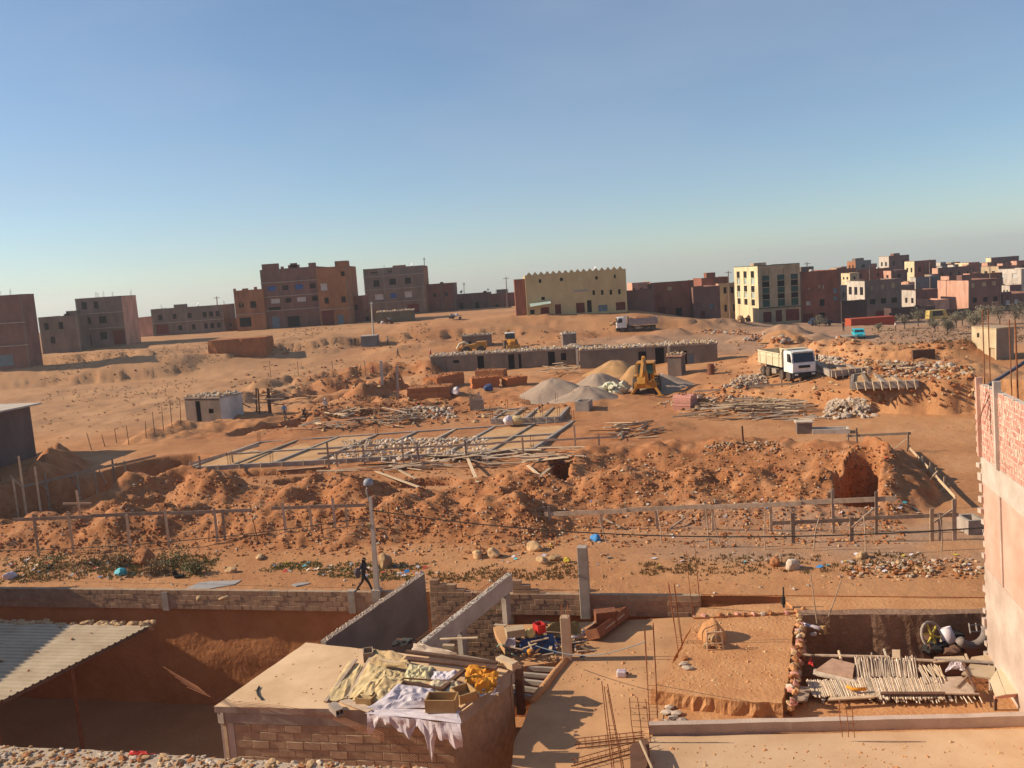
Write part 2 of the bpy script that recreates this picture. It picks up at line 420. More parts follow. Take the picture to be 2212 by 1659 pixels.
    def build(s, name, mats, parent=None, smooth=False, origin=None):
        if not isinstance(mats, (list, tuple)): mats = [mats]
        me = bpy.data.meshes.new(name)
        if parent is not None: org = wl(parent)
        elif origin is not None: org = Vector(origin)
        else:
            a = np.array(s.v); org = Vector((float(a[:, 0].mean()), float(a[:, 1].mean()), float(a[:, 2].min())))
        me.from_pydata([(v[0]-org.x, v[1]-org.y, v[2]-org.z) for v in s.v], [], s.f)
        for k in mats: me.materials.append(k)
        if len(mats) > 1: me.polygons.foreach_set('material_index', s.m)
        if smooth: me.polygons.foreach_set('use_smooth', [True] * len(me.polygons))
        me.update(); me.validate()
        o = bpy.data.objects.new(name, me); col.objects.link(o)
        if parent is not None: o.parent = parent
        else: o.location = org
        WL[o.name] = org
        return o
def inst(me, name, loc, rot, parent=None, scale=None):
    o = bpy.data.objects.new(name, me); col.objects.link(o)
    l = Vector(loc)
    if parent is not None: o.parent = parent; l = l - wl(parent)
    o.location = l
    if rot is not None:
        o.rotation_mode = 'QUATERNION' if not isinstance(rot, tuple) else 'XYZ'
        if isinstance(rot, tuple): o.rotation_euler = rot
        else: o.rotation_quaternion = rot
    if scale: o.scale = scale
    return o
def smooth_by_bevel(o, w=.02, seg=1):
    b = o.modifiers.new('bevel', 'BEVEL'); b.width = w; b.segments = seg; b.limit_method = 'ANGLE'
# ------------------------------------------------------------------ ground sheet
def build_ground():
    V = np.stack([GX.ravel(), GY.ravel(), GZ.ravel()], 1)
    i = np.arange(NS-1)[:, None] * NA + np.arange(NA-1)[None, :]
    F = np.stack([i, i+1, i+NA+1, i+NA], -1).reshape(-1, 4)
    me = bpy.data.meshes.new('ground')
    me.vertices.add(len(V)); me.vertices.foreach_set('co', V.ravel())
    me.loops.add(F.size); me.loops.foreach_set('vertex_index', F.ravel())
    me.polygons.add(len(F)); me.polygons.foreach_set('loop_start', np.arange(len(F)) * 4); me.polygons.foreach_set('loop_total', np.full(len(F), 4))
    me.polygons.foreach_set('use_smooth', np.ones(len(F), bool))
    me.update(calc_edges=True)
    X, Y = GX, GY
    red = SOIL.copy()
    # dry field to the left and on the hill; grey stony soil on the road verge at right and far right
    field = sst(-22, -34, X) * sst(88, 100, Y) * .7
    field = np.maximum(field, sst(158, 166, Y) * .45 * (.6 + .6 * fbm(X, Y, .06, 3, 9)))
    redmid = (1 - sst(-10, -24, -(X + 34))) * 0
    mid = sst(60, 70, Y) * sst(118, 96, Y) * sst(-40, -30, X) * sst(26, 10, X)
    red = np.maximum(red, mid * np.clip(.8 + .9 * fbm(X, Y, .09, 3, 21), 0, 1))
    scar = sst(140, 150, Y) * sst(176, 168, Y) * np.clip(.4 + fbm(X, Y, .12, 3, 25), 0, .8) * sst(-45, -30, X) * sst(40, 25, X)
    red = np.maximum(red, scar)
    gr = sst(44.5, 42.5, Y + .2 * X) * 0
    verge = sst(2, 12, X) * sst(41.5, 43, Y + .21 * X) * sst(53, 48, Y + .21*X) * .75 * np.clip(.6 + .8*fbm(X, Y, .4, 3, 31), 0, 1)
    fr = sst(30, 55, X) * sst(90, 110, Y) * .6
    fr = np.maximum(fr, sst(118, 130, Y) * sst(6, 20, X) * sst(160, 150, Y) * .6)
    gr = np.maximum(verge, fr)
    C = np.stack([np.clip(red, 0, 1), np.clip(field, 0, 1), np.clip(gr, 0, 1), np.ones_like(red)], -1).astype(np.float32)
    at = me.color_attributes.new('soil', 'FLOAT_COLOR', 'POINT'); at.data.foreach_set('color', C.ravel())
    me.materials.append(EARTH)
    o = bpy.data.objects.new('ground', me); col.objects.link(o); o['kind'] = 'structure'
    # skirt ground under the yards, behind and under the camera
    m = MB(); z = -6.0
    m.quad((-300, -120, z), (300, -120, z), (300, 60, z), (-300, 60, z)); g = m.build('lower_ground', EARTH); tag(g, kind='structure')
build_ground()
# ------------------------------------------------------------------ materials for buildings
def wallmat(n, c, v=.62, sc=.55): c = tuple(k * .84 for k in c) if c[0] < .5 else c; return mat(n, c, tuple(k * v for k in c), sc, .92, .3, 14, 0, .15, stretch=(1, 1, .45))
BR = wallmat('red_brick_wall', (.33, .125, .08)); BR2 = wallmat('dusky_brick_wall', (.27, .135, .105)); GB = wallmat('grey_block_wall', (.27, .19, .15))
GB2 = wallmat('pale_block_wall', (.56, .47, .39)); PK = wallmat('pink_render', (.64, .34, .235)); CR = wallmat('cream_render', (.74, .59, .36)); YE = wallmat('ochre_render', (.55, .405, .205), .8)  # pale block, pink and cream also carry the sunlit tone of side walls
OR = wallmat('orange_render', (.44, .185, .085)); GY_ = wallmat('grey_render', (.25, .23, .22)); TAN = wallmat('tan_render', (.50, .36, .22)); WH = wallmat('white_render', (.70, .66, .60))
GBL = wallmat('grey_column_concrete', (.33, .26, .21)); SHD = wallmat('shade_dark_brick_wall', (.13, .075, .065)); ROOFM = wallmat('roof_screed', (.42, .30, .21)); DARK = mat('dark_void', (.016, .012, .011), None, 1, .9, 0); GLASS = mat('window_glass', (.03, .035, .045), None, 1, .2, 0, spec=.5)  # SHD: brick darkened to imitate the shadow band along the town's foot
DOORR = mat('oxide_red_metal', (.16, .028, .02), None, 2, .6, .1); DOORB = mat('grey_blue_metal', (.16, .20, .23), None, 2, .6, .1); SHB = mat('blue_shutter', (.03, .10, .33), None, 2, .6, .1)
SHW = mat('white_shutter', (.55, .50, .46), None, 2, .7, .1); GRN = mat('green_balcony_paint', (.035, .075, .06), None, 1, .7, .1); PALEG = mat('pale_green_panel', (.42, .47, .40), None, 1, .7, .1)
CONC = mat('rough_concrete', (.40, .33, .27), (.28, .22, .175), 1.6, .92, .4, 18); CONCL = mat('pale_concrete', (.55, .47, .39), (.42, .34, .27), 1.4, .9, .35, 16)
STEEL = mat('dark_steel', (.10, .09, .085), None, 3, .6, .1); DISH = mat('dish_white', (.7, .7, .68), None, 3, .5, .0)
KM = {'dark': ('window', DARK), 'glass': ('window', GLASS), 'blue': ('window_shutter', SHB), 'white': ('window_shutter', SHW), 'red': ('door', DOORR), 'door': ('door', DARK), 'gblue': ('door', DOORB),
      'green': ('balcony_panel', GRN), 'pale': ('balcony_panel', PALEG), 'lit': ('window', TAN), 'open': (None, None), 'garage': ('garage_door', DOORR), 'cream': ('window_shutter', CR)}  # lit panes: tan colour imitates sunlight seen in the opening
def facade(mb, o, ux, W, Hh, holes, dep=.22, nrm=None, m=0):
    """outer wall sheet with real recesses; o = lower left corner, ux = unit vector along the wall, holes in metres (u0,v0,u1,v1)"""
    uz = Vector((0, 0, 1)); nrm = nrm or Vector((ux.y, -ux.x, 0))
    us = sorted({0, W} | {h[0] for h in holes} | {h[2] for h in holes}); vs = sorted({0, Hh} | {h[1] for h in holes} | {h[3] for h in holes})
    for i in range(len(us)-1):
        for j in range(len(vs)-1):
            cu = (us[i]+us[i+1])/2; cv = (vs[j]+vs[j+1])/2
            if any(h[0] < cu < h[2] and h[1] < cv < h[3] for h in holes): continue
            P = lambda u, v: o + ux*u + uz*v
            mb.quad(P(us[i], vs[j]), P(us[i+1], vs[j]), P(us[i+1], vs[j+1]), P(us[i], vs[j+1]), m)
    for h in holes:
        P = lambda u, v, d: o + ux*u + uz*v - nrm*d
        a = [(h[0], h[1]), (h[2], h[1]), (h[2], h[3]), (h[0], h[3])]
        for k in range(4):
            p, q = a[k], a[(k+1) % 4]
            mb.quad(P(*q, 0), P(*p, 0), P(*p, dep), P(*q, dep), m)
def pane(o, ux, h, dep, mt, name, parent, nrm, lab=None, frame=None):
    P = lambda u, v, d: o + ux*u + Vector((0, 0, v)) - nrm*d
    mb = MB(); b = [P(h[0], h[1], dep+.08), P(h[2], h[1], dep+.08), P(h[2], h[1], dep-.06), P(h[0], h[1], dep-.06)]
    t = [p + Vector((0, 0, h[3]-h[1])) for p in b]
    mb.prism(b, t); w = mb.build(name, mt, parent)
    if lab: w['label'] = lab
    return w
def building(name, label, xl, xr, yt, yb, Y, wall, wins=(), xs=None, depth=10, side=None, swins=(), par=.8, bumps=(), cat='building', group=None, yaw=0.0, openroof=False, rods=0, dish=0, ledge_at=(), rimm=None, ytl=None):
    ym = (yt + yb) / 2
    a = PY(xl, ym, Y); b = PY(xr, ym, Y); xm = (xl + xr) / 2
    zt = PY(xm, yt, Y).z; zb_ = PY(xm, yb, Y).z
    W = b.x - a.x
    if xs is not None:
        k = (xs - CX) * 1.0; X0 = a.x if xs < xl else b.x
        rx = PY(xs, ym, 100).x / 100
        depth = max(4.0, min(45.0, X0 / rx - Y))
    gz = min(zb_, float(zb(a.x, Y)), float(zb(b.x, Y)), float(zb(a.x, Y + depth)), float(zb(b.x, Y+depth))) - .6
    lift = zb_ - gz
    t = thing(name, label, cat, ((a.x+b.x)/2, Y, zb_), group)
    Hh = zt - gz; hz = zt - zb_
    side = side or wall
    ux = Vector((1, 0, 0)); o = Vector((a.x, Y, gz))
    hs = [(w[0]*W, lift + w[1]*hz, w[2]*W, lift + w[3]*hz, w[4]) for w in wins]
    mb = MB(); facade(mb, o, ux, W, Hh, [h[:4] for h in hs], .25)
    mb.build('front_wall', wall, t)
    for h in hs:
        nm, mt = KM[h[4]]
        if nm: pane(o, ux, h, .25 if nm != 'balcony_panel' else .1, mt, nm, t, Vector((0, -1, 0)))
    # left side (seen on the right half of the picture), right side otherwise
    mb = MB()
    ul = Vector((0, -1, 0)); ol = Vector((a.x, Y+depth, gz)); hl = [(w[0]*depth, lift + w[1]*hz, w[2]*depth, lift + w[3]*hz, w[4]) for w in swins] if xl > CX else []
    facade(mb, ol, ul, depth, Hh, [h[:4] for h in hl], .25)
    mb.build('side_wall', side, t)
    for h in hl:
        nm, mt = KM[h[4]]
        if nm: pane(ol, ul, h, .25, mt, nm, t, Vector((-1, 0, 0)))
    mb = MB()
    ur = Vector((0, 1, 0)); orr = Vector((b.x, Y, gz)); hr = [(w[0]*depth, lift + w[1]*hz, w[2]*depth, lift + w[3]*hz, w[4]) for w in swins] if xl <= CX else []
    facade(mb, orr, ur, depth, Hh, [h[:4] for h in hr], .25)
    mb.build('side_wall', side if xl <= CX else wall, t)
    for h in hr:
        nm, mt = KM[h[4]]
        if nm: pane(orr, ur, h, .25, mt, nm, t, Vector((1, 0, 0)))
    mb = MB(); hb = Hh - (1.6 if openroof else 0)
    facade(mb, Vector((b.x, Y+depth, gz)), Vector((-1, 0, 0)), W, hb, []); mb.build('rear_wall', wall, t)
    # roof deck and thick parapet rim
    rz = zt - (2.9 if openroof else par)
    mb = MB(); e = .22
    mb.quad((a.x+e, Y+e, rz), (b.x-e, Y+e, rz), (b.x-e, Y+depth-e, rz), (a.x+e, Y+depth-e, rz)); mb.build('roof', ROOFM, t)
    mb = MB(); jag = [rng.uniform(0, .35) if openroof else 0 for _ in range(40)]
    for (p, q) in (((a.x, Y), (b.x, Y)), ((b.x, Y), (b.x, Y+depth)), ((a.x, Y+depth), (a.x, Y))):
        p = Vector((*p, zt)); q = Vector((*q, zt)); d = (q-p).normalized(); n = Vector((-d.y, d.x, 0)) * e
        mb.prism([p+Vector((0, 0, rz-zt)) + n, q+Vector((0, 0, rz-zt)) + n, q+Vector((0, 0, rz-zt))+n*1.01, p+Vector((0, 0, rz-zt))+n*1.01], [p+n, q+n, q+n*1.01, p+n*1.01])
        mb.prism([p - d*.03 - n*.15, q + d*.03 - n*.15, q+d*.03 + n, p-d*.03 + n], [v + Vector((0, 0, .12)) for v in (p-d*.03-n*.15, q+d*.03-n*.15, q+d*.03+n, p-d*.03+n)])
    mb.build('parapet', rimm or wall, t)
    if ledge_at:
        mb = MB()
        for v in ledge_at: mb.box(((a.x+b.x)/2, Y-.16, zb_ + v*hz), (W+.1, .3, .16))
        mb.build('floor_ledge', CONC if rimm is None else rimm, t)
    for k in range(rods):
        x = a.x + W * (k + .5) / rods + rng.uniform(-.5, .5); y = Y + rng.choice((.15, depth*.5, depth-.2))
        mb = MB()
        for dx in (-.12, .12):
            mb.tube([(x+dx, y, zt-.2), (x+dx*.8, y+rng.uniform(-.1, .1), zt + rng.uniform(.8, 1.5))], .03, 4)
        mb.build('starter_bars', STEEL, t)
    for k in range(dish):
        x = a.x + W * rng.uniform(.2, .8); y = Y + depth * .4; zz = rz
        d = thing('satellite_dish', None, None, (x, y, zz)); d.parent = t; d.location = d.location - t.location
        mb = MB(); mb.tube([(x, y, zz), (x, y, zt+.5)], .04, 5); mb.build('mast', STEEL, d)
        mb = MB(); mb.lathe((x, y, zt+.6), [(.05, 0), (.3, .04), (.5, .16), (.48, .18), (.05, .05)], 12, (-.4, -.7, .5)); mb.build('bowl', DISH, d)
    if W > 7 and wall in (GB, BR, BR2, OR):
        nb_ = max(2, int(W / 4.2)); clear = lambda x: all(not (h[0] - .2 < x < h[2] + .2) for h in hs)
        for k in range(nb_ + 1):
            x = min(W - .16, max(.16, W*k/nb_ + rng.uniform(-.5, .5)))
            if clear(x): mb = MB(); mb.box((a.x + x, Y - .02, (gz + zt)/2), (.3, .1, Hh - .1)); mb.build('concrete_column', GB if wall is not GB else GBL, t)
    for u0, u1, hh in bumps:
        mb = MB(); mb.box((a.x + W*(u0+u1)/2, Y + .2, zt + hh/2 + .1), (W*(u1-u0), .3, hh)); mb.build('parapet_piece', wall, t)
    if depth >= 8 and W > 6 and rng.random() < .6:
        sx, sy, sz = rng.uniform(2.2, 3.4), 3.0, rng.uniform(1.2, 2.1); cx = a.x + W*rng.uniform(.25, .75); mb = MB(); mb.box((cx, Y + depth*.6, rz + (sz + .3)/2), (sx, sy, sz + .3)); mb.build('stair_head', rng.choice((wall, side, GB)), t)
    if W > 6 and rng.random() < .45:
        cx = a.x + W*rng.uniform(.15, .85); mb = MB(); mb.lathe((cx, Y + depth*.35, rz), [(.5, 0), (.55, .1), (.55, 1.1), (.3, 1.3)], 10); mb.build('water_tank', rng.choice((DARK, SHW)), t)
    return t, dict(a=a, b=b, zt=zt, zb=zb_, Y=Y, W=W, depth=depth)
def row(v0, v1, us, k, w=.09): return [(u-w/2, v0, u+w/2, v1, k) for u in us]
# ---- left hill
building('brick_house', 'tall dusky brick house cut by the left edge of the photo, beside a grey yard', -90, 57, 641, 796, 150, BR2,
         row(.62, .80, (.15, .5), 'dark', .12) + row(.34, .50, (.15, .5), 'dark', .12) + [(.05, .02, .75, .18, 'gblue')], depth=4, rods=3, ledge_at=(.3, .62))
building('brick_house', 'low grey block house between the cropped tower and the three storey block', 86, 171, 684, 744, 172, GB, row(.55, .8, (.18, .55), 'dark', .12) + row(.05, .3, (.3,), 'dark', .12), depth=8)
building('block_house', 'three storey grey block house with pink side wall and thin rods on its roof', 168, 268, 643, 746, 176, GB,
         row(.78, .93, (.18,), 'dark', .12) + row(.78, .93, (.44,), 'dark', .1) + [(.66, .80, .88, .92, 'open')] + row(.46, .61, (.2, .54), 'dark', .17) + row(.12, .28, (.52,), 'dark', .15) + [(.12, 0, .25, .25, 'red'), (.72, 0, .98, .3, 'garage')],
         xs=300, side=PK, rods=5, openroof=True, ledge_at=(.36, .68))
building('brick_house', 'pink plain house squeezed between the grey block and the long terrace', 298, 330, 686, 722, 205, PK, [], depth=9)
building('terrace_house', 'long two storey terrace with a red garage and small paired windows', 328, 484, 664, 719, 203, GB, row(.58, .78, (.12, .32, .53, .74, .83, .92), 'dark', .055) + [(.05, .02, .22, .38, 'garage')] + row(.12, .32, (.38, .57, .74, .83, .92), 'dark', .05), depth=9, rods=3, dish=1, ledge_at=(.46,))
building('brick_house', 'small low house with orange wall behind the terrace end', 484, 512, 690, 712, 206, OR, row(.3, .6, (.5,), 'dark', .2), depth=8)
building('brick_house', 'unfinished orange brick annex against the left of the big apartment block', 508, 572, 627, 707, 199, OR, row(.83, .98, (.08, .16), 'open', .05) + row(.55, .70, (.17, .27), 'open', .07) + row(.52, .70, (.62,), 'dark', .2) + [(.1, .02, .5, .28, 'dark')], depth=9, openroof=True, bumps=((.0, .08, .5), (.3, .5, .4), (.7, .8, .6)), ledge_at=(.36,))
building('apartment_block', 'big brown four storey block with two blue shuttered windows and stepped parapet', 567, 690, 580, 706, 200, BR2,
         row(.64, .72, (.18, .66), 'blue', .14) + row(.64, .72, (.42, .9), 'dark', .1) + row(.42, .5, (.22, .68), 'white', .16) + row(.42, .5, (.45, .92), 'dark', .1) + row(.30, .36, (.2,), 'dark', .2) + [(.12, 0, .26, .2, 'gblue'), (.4, 0, .62, .18, 'dark')], depth=12, bumps=((.04, .34, 1.3), (.37, .42, .5), (.50, .70, .7), (.54, .66, 1.1), (.86, .99, .9)), dish=1, ledge_at=(.3, .54, .78))
building('apartment_block', 'rust streaked orange brick block at the right of the big brown block', 688, 755, 577, 706, 199, OR, row(.62, .74, (.2,), 'white', .22) + row(.40, .5, (.25, .8), 'dark', .14) + [(.05, .0, .45, .28, 'red'), (.55, 0, .75, .2, 'gblue')] + row(.84, .92, (.85,), 'dark', .12), depth=12, ledge_at=(.3,))
building('brick_house', 'small stepped brick house under the rust streaked block', 756, 784, 640, 700, 204, BR, row(.5, .7, (.5,), 'dark', .22), depth=9)
building('brick_house', 'low orange hut left of the leaning utility pole', 782, 808, 672, 702, 206, OR, [(.3, 0, .6, .6, 'dark')], depth=7)
building('apartment_block', 'square three storey block with open attic gaps and an aerial on its right corner', 788, 918, 578, 680, 235, GB,
         [(.12, .90, .24, .97, 'open'), (.40, .90, .48, .97, 'open'), (.155, .62, .255, .76, 'dark'), (.42, .64, .53, .77, 'dark'), (.68, .64, .78, .77, 'dark'), (.42, .36, .52, .46, 'blue'), (.16, .34, .3, .46, 'white'), (.66, .35, .78, .48, 'white'), (.68, .02, .88, .2, 'garage')], depth=14, side=OR, dish=1, rods=2, ledge_at=(.28, .56, .84))
building('brick_house', 'red house stepping down right of the square block', 921, 984, 613, 682, 242, BR, row(.6, .72, (.3, .7), 'dark', .1), depth=12)
building('brick_house', 'long low dark red wall house in the gap before the ochre building', 980, 1062, 634, 682, 248, BR2, row(.3, .6, (.2, .62), 'dark', .1), depth=9, dish=1)
building('brick_house', 'low red house with small dark door left of the ochre building', 1055, 1116, 634, 680, 246, BR, [(.25, .05, .36, .5, 'dark')], depth=9, rods=2)
# ---- ochre building with pointed merlons
building('brick_house', 'narrow red brick house joined to the left end of the ochre building', 1113, 1138, 604, 677, 177.5, BR, [], depth=14)
oc, oi = building('ochre_building', 'long ochre rendered building with pointed roof merlons and red garage doors', 1136, 1354, 589, 676.5, 176, YE,
    [(.135, .81, .16, .9, 'dark'), (.255, .84, .275, .9, 'cream'), (.345, .82, .375, .9, 'dark'), (.52, .81, .565, .9, 'cream'), (.695, .80, .72, .88, 'dark'), (.88, .80, .90, .89, 'dark'),
     (.66, .42, .685, .54, 'dark'), (.745, .41, .77, .53, 'dark'), (.83, .40, .855, .52, 'dark'), (.915, .40, .94, .52, 'dark'), (.345, .42, .37, .53, 'cream'), (.15, .38, .185, .46, 'dark'),
     (.03, .05, .075, .16, 'dark'), (.135, .0, .22, .2, 'garage'), (.28, .0, .34, .25, 'garage'), (.49, 0, .575, .25, 'garage'), (.60, 0, .645, .3, 'door'), (.71, 0, .80, .16, 'gblue'), (.885, 0, .98, .2, 'garage')], depth=16, dish=1, par=.9)
mb_unit = MB()
for k in range(16):
    x = oi['a'].x + oi['W'] * (k + .7) / 16.6; z = oi['zt'] + .12
    mb = MB(); mb.prism([(x-.55, oi['Y']-.02, z), (x+.55, oi['Y']-.02, z), (x+.55, oi['Y']+.25, z), (x-.55, oi['Y']+.25, z)], [(x-.08, oi['Y']+.02, z+.55), (x+.08, oi['Y']+.02, z+.55), (x+.08, oi['Y']+.2, z+.55), (x-.08, oi['Y']+.2, z+.55)])
    mb.build('merlon', YE, oc)
mb = MB(); p = PY(1145, 660, 174.5); q = PY(1190, 655, 174.5); mb.bar((p.x, 175, p.z), (q.x, 175, p.z+.4), 1.9, .1, upv=(0, -.3, 1)); mb.build('awning', mat('pale_green_awning', (.42, .50, .42), None, 1, .8, .1), oc)
mb = MB(); p = PY(1255, 628, 175.9); mb.box((p.x, 175.93, p.z), (3.2, .06, .35)); mb.build('wall_sign', mat('faded_sign', (.40, .33, .30), None, 4, .8, 0), oc)
# ---- dark red row, right of the ochre building
building('brick_house', 'dark red house end wall right beside the ochre building', 1357, 1412, 628, 686, 180, BR2, [], depth=10, bumps=((.2, .3, .6), (.5, .62, .5)))
building('brick_house', 'pink lit upper storey peeping over the dark red row', 1366, 1404, 611, 640, 196, PK, [], depth=8, side=PK)
building('brick_house', 'wide dark red row house with a small sunlit opening high up', 1408, 1500, 609, 690, 184, BR, [(.38, .78, .5, .88, 'lit'), (.15, .02, .3, .36, 'red'), (.55, .05, .7, .3, 'dark')], depth=12, xs=1400)
building('brick_house', 'dark red house with a flat roof at the right end of the row', 1498, 1556, 620, 693, 182, BR2, [(.6, .35, .75, .5, 'gblue'), (.25, .02, .42, .3, 'red')], depth=14)
building('brick_house', 'high red house whose top shows behind the row end', 1516, 1574, 600, 640, 215, BR, [], depth=10)
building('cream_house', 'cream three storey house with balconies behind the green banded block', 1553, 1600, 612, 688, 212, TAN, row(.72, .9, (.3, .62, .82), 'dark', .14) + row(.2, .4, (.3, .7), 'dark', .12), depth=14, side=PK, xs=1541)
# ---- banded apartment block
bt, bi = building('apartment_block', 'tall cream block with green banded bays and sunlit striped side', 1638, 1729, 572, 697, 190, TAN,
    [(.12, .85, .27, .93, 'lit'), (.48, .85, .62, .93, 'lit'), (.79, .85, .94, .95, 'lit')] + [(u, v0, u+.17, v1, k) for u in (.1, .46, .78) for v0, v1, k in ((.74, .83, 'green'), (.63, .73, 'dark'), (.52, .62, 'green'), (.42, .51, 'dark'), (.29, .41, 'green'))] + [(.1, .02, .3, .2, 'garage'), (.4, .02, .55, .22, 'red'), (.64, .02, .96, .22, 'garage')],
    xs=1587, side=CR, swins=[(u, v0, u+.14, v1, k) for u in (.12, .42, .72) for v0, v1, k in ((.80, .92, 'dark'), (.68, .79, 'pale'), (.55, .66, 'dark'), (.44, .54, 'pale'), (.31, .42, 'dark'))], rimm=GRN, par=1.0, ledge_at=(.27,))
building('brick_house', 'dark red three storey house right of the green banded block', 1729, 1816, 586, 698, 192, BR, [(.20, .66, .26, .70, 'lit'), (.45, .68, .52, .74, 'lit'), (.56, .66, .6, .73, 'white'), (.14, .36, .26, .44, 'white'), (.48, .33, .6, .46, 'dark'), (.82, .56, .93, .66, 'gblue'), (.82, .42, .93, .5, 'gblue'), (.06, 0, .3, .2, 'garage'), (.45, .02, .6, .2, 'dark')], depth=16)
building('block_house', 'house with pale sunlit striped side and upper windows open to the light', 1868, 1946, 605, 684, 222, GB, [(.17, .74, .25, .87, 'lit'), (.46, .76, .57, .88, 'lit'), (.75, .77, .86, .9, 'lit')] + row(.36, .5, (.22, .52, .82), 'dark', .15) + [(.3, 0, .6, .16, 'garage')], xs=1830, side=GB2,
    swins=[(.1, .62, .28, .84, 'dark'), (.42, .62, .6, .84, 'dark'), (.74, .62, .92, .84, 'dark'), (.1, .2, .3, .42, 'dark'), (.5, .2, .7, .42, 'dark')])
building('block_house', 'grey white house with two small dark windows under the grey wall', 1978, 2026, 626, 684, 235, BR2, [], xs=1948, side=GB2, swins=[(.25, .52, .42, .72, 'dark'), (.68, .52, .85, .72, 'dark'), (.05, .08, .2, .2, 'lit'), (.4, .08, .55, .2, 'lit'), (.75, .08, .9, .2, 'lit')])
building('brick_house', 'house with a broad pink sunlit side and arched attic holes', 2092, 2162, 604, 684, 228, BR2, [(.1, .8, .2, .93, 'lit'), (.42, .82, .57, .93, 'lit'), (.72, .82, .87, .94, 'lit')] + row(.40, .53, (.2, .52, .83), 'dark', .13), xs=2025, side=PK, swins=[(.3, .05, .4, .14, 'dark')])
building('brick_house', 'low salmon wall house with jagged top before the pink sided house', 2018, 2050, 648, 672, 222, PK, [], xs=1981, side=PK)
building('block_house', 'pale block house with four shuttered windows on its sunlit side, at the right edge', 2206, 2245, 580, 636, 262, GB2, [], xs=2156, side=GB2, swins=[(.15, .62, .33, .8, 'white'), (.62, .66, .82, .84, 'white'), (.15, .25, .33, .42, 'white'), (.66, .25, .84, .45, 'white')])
building('brick_house', 'dark lower house with two white windows under the pale block house', 2166, 2250, 634, 690, 232, BR2, [(.08, .6, .2, .78, 'white'), (.3, .62, .42, .8, 'white')], depth=14)
building('grey_house', 'plain slate grey house wall above the grey white house', 1978, 2027, 598, 640, 268, GY_, [], xs=1973, side=GB2)
building('cream_house', 'little peach house tucked left of the slate grey wall', 1962, 1976, 610, 640, 262, PK, [(.3, .2, .6, .4, 'dark')], xs=1947, side=PK, swins=[(.3, .1, .6, .3, 'dark')])
for args in [
 ('orange topped house on the skyline left of the town', 1848, 1882, 563, 590, 330, GY_, 1830, OR), ('grey and red house, highest point of the town skyline', 1920, 1964, 552, 590, 340, BR2, 1899, GB2),
 ('big dark red house with a cream sunlit side in mid town', 1975, 2022, 563, 606, 300, BR, 1954, CR), ('far flat house with cream strip in mid skyline', 2092, 2116, 567, 590, 380, BR, 2062, CR),
 ('wide dark house on the right skyline with yellow lit end', 2141, 2201, 555, 590, 360, BR2, 2130, CR), ('house with two small windows on a beige sunlit side', 2157, 2168, 575, 606, 300, BR2, 2119, TAN),
 ('long red house over the row behind the striped house', 1850, 1925, 581, 612, 282, BR, 1838, PK), ('red house left of the big dark red one', 1925, 1960, 584, 612, 276, BR2, 1898, PK),
 ('red house right of the big dark red one', 2026, 2100, 577, 612, 292, BR2, 2022, PK), ('low dark red terrace above the pink sided house', 2050, 2165, 593, 620, 258, BR, 2032, PK),
 ('distant low red house right of the big dark red one', 2034, 2066, 570, 584, 400, BR, 2024, PK), ('dark red house at the far right skyline', 2196, 2250, 562, 600, 350, BR, 2190, PK),
 ('red house just right of the three storey red one', 1800, 1850, 581, 620, 262, BR, 1790, PK), ('small cream house above the striped sided house', 1836, 1856, 590, 614, 250, TAN, 1817, CR),
 ('low shadowed brick house behind the brick stacks', 1818, 1872, 650, 688, 212, SHD, 1812, SHD), ('shadowed low wall house before the grey white house', 1925, 2020, 664, 690, 214, SHD, 1920, SHD), ('shadowed low wall house before the pink sided house', 2020, 2165, 668, 692, 212, SHD, 2015, SHD)]:
    lab, xl, xr, yt, yb, Y, wm, xs, sm = args
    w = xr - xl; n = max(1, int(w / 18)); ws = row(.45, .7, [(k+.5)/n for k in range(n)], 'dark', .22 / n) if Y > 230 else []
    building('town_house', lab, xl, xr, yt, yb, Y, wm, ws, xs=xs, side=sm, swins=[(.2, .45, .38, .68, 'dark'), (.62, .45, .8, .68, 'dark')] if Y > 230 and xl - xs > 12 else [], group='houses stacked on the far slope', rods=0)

# dense filling of the far town: small plain houses on the slope, kept below the skyline of the big ones
def town_fill():
    rg = random.Random(21); k = 0
    cols = [(BR2, PK), (BR, PK), (BR2, GB2), (GB, CR), (BR, TAN), (BR2, TAN), (GY_, GB2)]
    words = ['dark red', 'brick red', 'dusky', 'grey', 'rust red', 'brown', 'slate']; ends = ['pink', 'peach', 'pale block', 'cream', 'tan', 'sandy', 'pale']
    for Y, x0, x1, yt0, yb0, slope in ((246, 1740, 2230, 622, 655, -.03), (272, 1750, 2230, 603, 640, -.03), (310, 1760, 2230, 588, 615, -.03), (350, 1780, 2230, 578, 600, -.03), (400, 1800, 2230, 571, 590, -.03)):
        x = x0 + rg.uniform(0, 14)
        while x < x1:
            w = rg.uniform(26, 52) * 250 / Y; i = rg.randrange(7); dy = slope * (x - 1900)
            yt = yt0 + dy + rg.uniform(-8, 10) * 250 / Y; lim = 572 - .02*(x-1750)
            yt = max(yt, lim)
            side = rg.uniform(.25, .5) * w
            nth = ['nearest', 'second', 'third', 'fourth', 'farthest'][(246, 272, 310, 350, 400).index(Y)]
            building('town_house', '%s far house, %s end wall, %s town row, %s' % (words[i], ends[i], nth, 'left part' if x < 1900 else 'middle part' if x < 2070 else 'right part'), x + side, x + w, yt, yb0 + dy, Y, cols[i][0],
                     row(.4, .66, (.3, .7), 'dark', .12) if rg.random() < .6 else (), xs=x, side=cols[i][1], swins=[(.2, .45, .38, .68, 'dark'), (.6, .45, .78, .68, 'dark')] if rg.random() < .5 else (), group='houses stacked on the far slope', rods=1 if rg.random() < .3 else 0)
            x += w + rg.uniform(1, 14); k += 1
town_fill()

